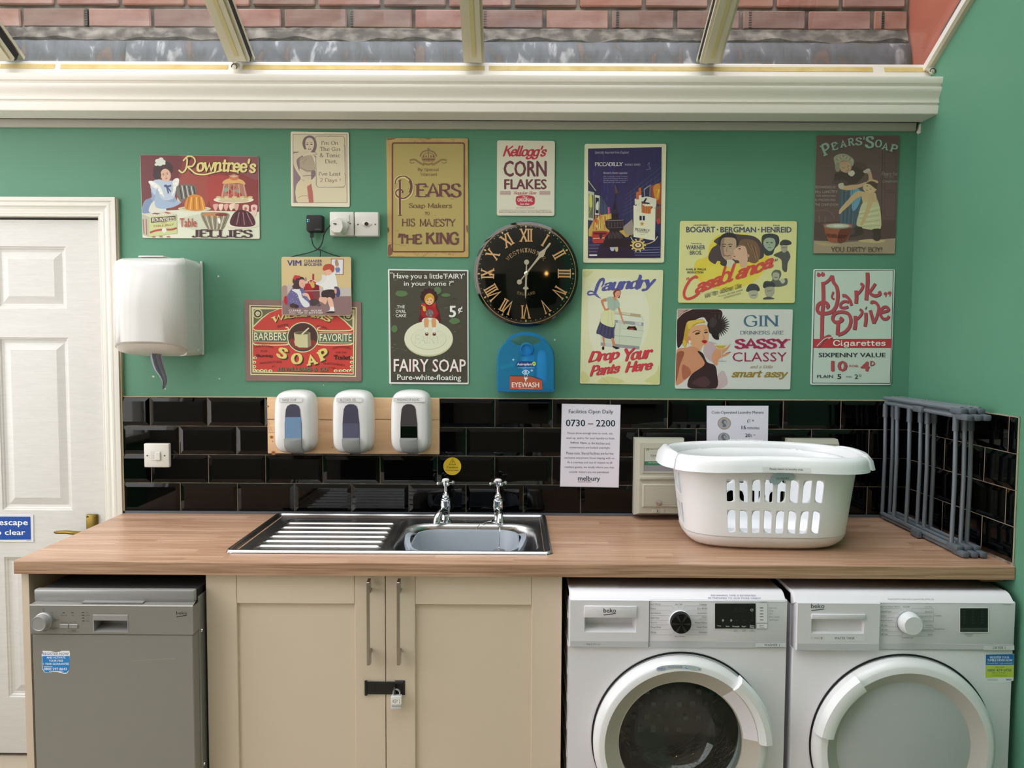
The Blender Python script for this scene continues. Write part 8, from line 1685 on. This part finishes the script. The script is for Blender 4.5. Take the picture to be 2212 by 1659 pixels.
meter(1.799, 'grey coin meter with green label and lock, left of the basket')
mx_ = atY(1707, 948, -.06).x; meter(mx_, 'grey coin meter mostly hidden behind the right end of the basket')

# ------------------------------------------------------------------ laundry basket
BSK = mat('white_basket_plastic', 'edeef2', .28)
bc = Vector((2.146, -.317, WZ)); BH = .262
bk = empty('laundry_basket', bc); tag(bk, 'large white plastic laundry basket with slotted sides on the worktop', 'basket')
def sup(t, a, b, e):
    c, s = math.cos(t), math.sin(t); return a * abs(c) ** e * (1 if c >= 0 else -1), b * abs(s) ** e * (1 if s >= 0 else -1)
# arc-length table so that slots sit evenly along the long sides
def outline_pt(u, a, b, waist=0):
    t = u * 2 * PI; e = .62; x, y = sup(t, a, b, e)
    return x, y + (waist * math.exp(-(x / (a * .45)) ** 2) if y < 0 else 0)
_tab = []
acc = 0; last = None
NT = 14400
for k in range(NT + 1):
    x, y = outline_pt(k / NT, .29, .16)
    if last: acc += math.hypot(x - last[0], y - last[1])
    _tab.append(acc); last = (x, y)
def u_at(s):
    s = (s % 1) * _tab[-1]; lo, hi = 0, NT
    while hi - lo > 1:
        m_ = (lo + hi) // 2
        if _tab[m_] <= s: lo = m_
        else: hi = m_
    return (lo + (s - _tab[lo]) / max(1e-9, _tab[hi] - _tab[lo])) / NT
ROT = math.radians(-3)
def bpt(s, h, out=0):
    """s along the perimeter, h height fraction"""
    k = h; a = .237 + (.269 - .237) * k + out; b = .140 + (.168 - .140) * k + out
    if h < .16: q = (1 - h / .16); sh = .028 * q ** 2.2; a -= sh; b -= sh
    x, y = outline_pt(u_at(s), a, b, .010 * k); c, s_ = math.cos(ROT), math.sin(ROT)
    return Vector((bc.x + x * c - y * s_, bc.y + x * s_ + y * c, WZ + .003 + BH * h))
per = _tab[-1]
def s_front(xf):   # perimeter parameter where the front side has x = xf
    best = min(range(NT // 2 + 1, NT), key=lambda k: abs(outline_pt(k / NT, .29, .16)[0] - xf)); return _tab[best] / per
def s_back(xf):
    best = min(range(1, NT // 2), key=lambda k: abs(outline_pt(k / NT, .29, .16)[0] - xf)); return _tab[best] / per
slots = []  # (s0, s1, mirrored)
pitch = .0405; sw = .0290
for k in range(8): slots.append((s_front(-.156 + k * pitch), sw / per, k % 2))
for k in range(8): slots.append((s_back(.150 - k * pitch) , sw / per, k % 2))
def s_side(yf, right):
    rng = list(range(0, NT // 8)) + list(range(NT - NT // 8, NT)) if right else range(NT * 3 // 8, NT * 5 // 8)
    best = min(rng, key=lambda k: abs(outline_pt(k / NT, .29, .16)[1] - yf)); return _tab[best] / per
for k in range(5): slots.append((s_side(.085 - k * .034, False) - sw / per / 2, sw / per * .9, k % 2)); slots.append(((s_side(-.068 + k * .034, True) - sw / per / 2) % 1, sw / per * .9, k % 2))
slots.sort(); sl = []
for s in slots:
    if sl and s[0] < sl[-1][0] + sl[-1][1] + .004: continue
    sl.append(s)
HR = [0, .02, .05, .09, .125, .15, ('slot', .20, .47), .52, ('slot', .55, .82), .90, 1.0]
mb = MB(); hs = []
cols = []; cur = 0.0
for s0, w_, m_ in sl:
    if s0 > cur + 1e-6:
        n = max(1, int((s0 - cur) * per / .02)); 
        for k in range(n): cols.append((cur + (s0 - cur) * k / n, cur + (s0 - cur) * (k + 1) / n, None))
    cols.append((s0, s0 + w_, m_)); cur = s0 + w_
n = max(1, int((1 - cur) * per / .02))
for k in range(n): cols.append((cur + (1 - cur) * k / n, cur + (1 - cur) * (k + 1) / n, None))
rows = []; prev = 0
flat = [0, .02, .05, .09, .125, .15]
for a_, b_ in zip(flat, flat[1:]): rows.append((a_, b_, 0))
rows += [(.15, .20, 0), (.20, .47, 1), (.47, .55, 0), (.55, .82, 1), (.82, .90, 0), (.90, 1.0, 0)]
NS = 4
def cell(s0, s1, h0, h1): 
    mb.add([bpt(s0, h0), bpt(s1, h0), bpt(s1, h1), bpt(s0, h1)], [(0, 1, 2, 3)])
for s0, s1, mir in cols:
    for h0, h1, hole in rows:
        ns = NS if mir is not None else 1; nh = NS if hole else 1
        if mir is None or not hole:
            for i in range(ns):
                for j in range(nh): cell(s0 + (s1 - s0) * i / ns, s0 + (s1 - s0) * (i + 1) / ns, h0 + (h1 - h0) * j / nh, h0 + (h1 - h0) * (j + 1) / nh)
        else:
            out = []; W_ = (s1 - s0); H_ = (h1 - h0)
            for i in range(NS): out.append((i / NS, 0))
            for j in range(NS): out.append((1, j / NS))
            for i in range(NS): out.append((1 - i / NS, 1))
            for j in range(NS): out.append((0, 1 - j / NS))
            # hole outline: two opposite corners large-radius
            aspect = (H_ * BH) / (W_ * per); inn = []
            big = 1.25; sm = .3
            lo_l, lo_r, hi_r, hi_l = (big, sm, big, sm) if mir else (sm, big, sm, big)
            def corner(cx, cz, sx, sz, r, t):
                # quarter path on corner at (cx,cz), radius r in width units
                rx, rz = min(.92, r * .5), min(.46, r * .5 / aspect); return (cx + sx * (rx - rx * math.sin(t)), cz + sz * (rz - rz * math.cos(t)))
            seq = [(0, 0, 1, 1, lo_l), (1, 0, -1, 1, lo_r), (1, 1, -1, -1, hi_r), (0, 1, 1, -1, hi_l)]
            for i_, (cx_, cz_, sx_, sz_, r_) in enumerate(seq):
                ts = [PI / 4, PI / 8, 0] if i_ % 2 == 0 else [PI / 4, 3 * PI / 8, PI / 2]
                ts2 = [PI / 2, 3 * PI / 8] if i_ % 2 == 0 else [0, PI / 8]
                c_ = [corner(cx_, cz_, sx_, sz_, r_, t) for t in (ts2 + ts)]
                inn.append(c_)
            # order: start at lower-left going right
            seqp = [inn[0][2], inn[0][3] if True else 0, inn[0][4]]
            loop = []
            def arc(i_, a0, a1, k): 
                cx_, cz_, sx_, sz_, r_ = seq[i_]; return [corner(cx_, cz_, sx_, sz_, r_, a0 + (a1 - a0) * q / k) for q in range(k + 1)]
            # parameter t: 0 -> point on horizontal side end, pi/2 -> point on vertical side end
            A0 = arc(0, PI / 4, 0, 2); A1 = arc(1, 0, PI / 2, 4); A2 = arc(2, PI / 2, 0, 4); A3 = arc(3, 0, PI / 2, 4); A4 = arc(0, PI / 2, PI / 4, 2)
            loop = [A0[0], A0[2]] + [A1[0]] + [A1[1]] + [A1[2]] + [A1[4]] + [A2[0]] + [A2[1]] + [A2[2]] + [A2[4]] + [A3[0]] + [A3[1]] + [A3[2]] + [A3[4]] + [A4[0]] + [A4[1]]
            mI = [(.06 + .88 * x, .03 + .94 * z) for x, z in loop]
            V = [bpt(s0 + W_ * x, h0 + H_ * z) for x, z in out] + [bpt(s0 + W_ * x, h0 + H_ * z) for x, z in mI]; N_ = len(out)
            mb.add(V, [(k, (k + 1) % N_, N_ + (k + 1) % N_, N_ + k) for k in range(N_)])
# floor of the basket
n = 60; mb.add([bpt(k / n, 0) for k in range(n)], [tuple(range(n))[::-1]])
bm = bmesh.new(); body = mb.build('basket_body', BSK, bk, smooth=50); bm.from_mesh(body.data); bmesh.ops.remove_doubles(bm, verts=bm.verts, dist=.0002); bmesh.ops.recalc_face_normals(bm, faces=bm.faces); bm.to_mesh(body.data); bm.free()
md = body.modifiers.new('shell', 'SOLIDIFY'); md.thickness = .0028; md.offset = -1
# rolled rim and lip
def rimpt(s, out, dz):
    x, y = outline_pt(u_at(s), .267 + out, .168 + out, .016); 
    end = max(0, (abs(x) - .20) / .14); c, s_ = math.cos(ROT), math.sin(ROT)
    lift = .0035 * math.cos(x * 8)
    return (bc.x + x * c - y * s_, bc.y + x * s_ + y * c, WZ + BH + .003 + dz + lift)
mb = MB(); n = 120; prof_ = [(-.003, -.006), (-.002, .008), (.004, .0165), (.012, .0185), (.022, .0155), (.0285, .006), (.031, -.008), (.034, -.026), (.0315, -.0265), (.0285, -.010), (.025, .002), (.018, .011), (.010, .013), (.003, .008)]
mb.loft([[rimpt(k / n, o_, d_) for o_, d_ in prof_] for k in range(n)], closed=True, loop=True); mb.build('rim', BSK, bk, smooth=50)
mb = MB()
for sd in (0, .5):
    rg_ = []
    for k in range(17):
        s = sd + (k - 8) / 8 * .062; w = math.cos((k - 8) / 8 * PI / 2) ** .5 if abs(k - 8) < 8 else 0
        rg_.append([rimpt(s, o_ + .004 * w, d_) for o_, d_ in ((.008, .017), (.012, .0185 + .006 * w), (.024, .0185 + .005 * w), (.033 + .008 * w, .004), (.038 + .010 * w, -.022), (.030, -.020), (.026, .004))])
    mb.loft(rg_)
mb.build('hand_grip', BSK, bk, smooth=50)
mb = MB()
for k in range(22): x_ = (k - 11) * .0055; p_ = rimpt(s_back(0) + x_ / per * -1, .010, .0185); mb.lathe([(.0002, .003), (.0028, .002), (.0032, -.003)], p_, 'z', 8)
o = mb.build('grip_bumps', BSK, bk); o['kind'] = 'stuff'
mb = MB(); sm_ = [bpt(k / 160, .155, .0006) for k in range(160)]; mb.tube(sm_, .0011, 5, closed=True); mb.build('mould_line', mat('basket_mould_line', 'b4b2ae', .4), bk)
# label on the lip, round label inside the front
def on_lip(x0, x1, v0, v1, items, name):
    mb = MB(); sA = s_front(x0); sB = s_front(x1)
    def put(V_, F_, col, lift):
        out = []
        for fx, fz in V_:
            s = sA + (sB - sA) * fx; o_ = .0303 + (.0338 - .0303) * (1 - (v0 + (v1 - v0) * fz)); d_ = -.024 + .018 * (v0 + (v1 - v0) * fz); out.append(rimpt(s, o_ + lift, d_))
        mb.add(out, F_, 0, hexc(col))
    n = 12; put([(k / n, z) for k in range(n + 1) for z in (0, 1)], [(2 * k, 2 * k + 2, 2 * k + 3, 2 * k + 1) for k in range(n)], 'd9dadb', .0006)
    for t, a0_, a1_, b0_, b1_ in items:
        V_, F_ = sans_text(t, 0); ax = min(v[0] for v in V_); bx_ = max(v[0] for v in V_); ay = min(v[1] for v in V_); by_ = max(v[1] for v in V_)
        put([(a0_ + (x - ax) / (bx_ - ax) * (a1_ - a0_), b0_ + (y - ay) / (by_ - ay) * (b1_ - b0_)) for x, y in V_], F_, '3f4046', .0014)
    return mb.build(name, INK, bk, smooth=0, recalc=False)
on_lip(-.045, .085, .05, .75, [('Please return to laundry area', .15, .83, .22, .85)], 'label')
p0 = bpt(s_front(.02), .90, .002); mb = MB(); 
fan = [(-.040, -.026), (-.034, -.012), (-.022, -.002), (-.006, .003), (.008, .003), (.022, -.002), (.034, -.012), (.030, -.022), (.018, -.024), (.004, -.020), (-.004, -.026), (-.012, -.034), (-.024, -.036)]
mb.prism([(p0.x + x, p0.z + z) for x, z in fan], p0.y - .004, p0.y - .0025); lb = mb.build('maker_label', mat('pale_blue_label', 'a9c0c9', .5), bk, smooth=0)
V_, F_ = sans_text('LAUNDRY', 0); mb = MB(); bx_ = max(v[0] for v in V_); mb.add([(p0.x - .020 + x / bx_ * .038, p0.y - .0043, p0.z - .020 + y * .0009) for x, y in V_], F_, 0, hexc('3a4a58')); mb.build('lettering', INK, lb, smooth=0, recalc=False)

# ------------------------------------------------------------------ folded clothes airer against the right-hand tiles
AIR = mat('grey_airer_metal', '757d85', .42, metal=.2); AIRP = mat('grey_airer_plastic', '5b636b', .5)
ar = empty('clothes_airer', (2.69, -.27, WZ)); tag(ar, 'folded grey concertina clothes airer leaning in the corner on the worktop', 'clothes airer')
LX = (2.668, 2.694, 2.720)
tubes = [(1906, 1097, 0), (1919, 1097, 1), (1931, 1113, 0), (1957, 1131, 0), (1981, 1132, 1), (1996, 1132, 1), (2010, 1132, 2), (2055, 1174, 0), (2074, 1175, 1), (2088, 1175, 2)]
ZA, ZC = .925, 1.300
for u, v, l in tubes:
    y = min(-.032, atX(u, v, LX[l]).y); y = max(y, -.475); mb = MB(); lean = .012
    mb.tube([(LX[l], y, ZA - .004), (LX[l] + .004, y + .002, (ZA + ZC) / 2), (LX[l] + lean * 0, y, ZC)], .0062, 12); rod = mb.build('rail_tube', AIR, ar)
    mb = MB(); mb.tube([(LX[l], y, ZC - .042), (LX[l], y, ZC + .004)], .0088, 12); mb.build('tube_socket', AIRP, rod)
for zt_, ds in ((ZC + .008, 0), (ZC + .024, 1)):
    for l, x in enumerate(LX):
        y0, y1 = (-.035, -.50) if ds == 0 else (-.03, -.475)
        mb = MB(); mb.tube([(x - .002 * ds, y0, zt_ + .012 * (1 - ds) * 0), (x - .002 * ds, y1, zt_ - (.006 if ds == 0 else .0))], .0072, 10); fr_ = mb.build('frame_bar', AIR, ar)
        mb = MB(); e = y1; mb.box(x - .0105 - .002 * ds, x + .0105 - .002 * ds, e - .012, e + .045, zt_ - .0145, zt_ + .0035, .005, 2); mb.build('end_joint', AIRP, fr_)
for zt_, ds in ((.9095, 1), (.921, 0)):
    for l, x in enumerate(LX):
        y0, y1 = (-.03, -.475) if ds == 0 else (-.035, -.50)
        mb = MB(); mb.tube([(x + .003 * ds, y0, zt_), (x + .003 * ds, y1, zt_ - .001)], .0065, 10); fr_ = mb.build('frame_bar', AIR, ar)
        mb = MB(); mb.box(x - .0105 + .003 * ds, x + .0105 + .003 * ds, y1 - .014, y1 + .040, zt_ - .0078, zt_ + .0085, .0045, 2); mb.build('end_joint', AIRP, fr_)
mb = MB(); mb.box(2.652, 2.668, -.285, -.235, ZC - .004, ZC + .016, .004, 2); mb.build('catch_clip', AIRP, ar)
mb = MB(); mb.box(2.648, 2.664, -.30, -.255, .9015, .924, .004, 2); mb.build('catch_clip', AIRP, ar)
mb = MB()
for y in (-.06, -.09, -.12, -.20, -.23, -.26, -.42, -.45): mb.lathe([(.003, 0), (.0026, .0014), (.0002, .0016)], (LX[1] + random.choice((-.026, 0, .026)), y, ZC + .0305), 'z', 8)
o = mb.build('rivets', CHROME, ar)

# bits nobody sees directly: two warm wall lamps on the rear wall, mirrored in the glossy things
for x in (.35, 2.0):
    lm = empty('wall_lamp', (x, YB + .05, 2.0)); tag(lm, 'warm wall lamp on the rear wall behind the viewer, %s one' % ('left' if x < 1 else 'right'), 'lamp')
    mb = MB(); mb.lathe([(.0003, -.05), (.035, -.035), (.05, 0), (.035, .035), (.0003, .05)], (x, YB + .10, 2.05), 'z', 20); mb.build('lamp_globe', mat('warm_globe', 'ffd9a0', .4, emit=('ffc070', 14)), lm)
    mb = MB(); mb.box(x - .03, x + .03, YB, YB + .06, 2.0, 2.02); mb.build('lamp_bracket', RUBBER, lm, smooth=0)
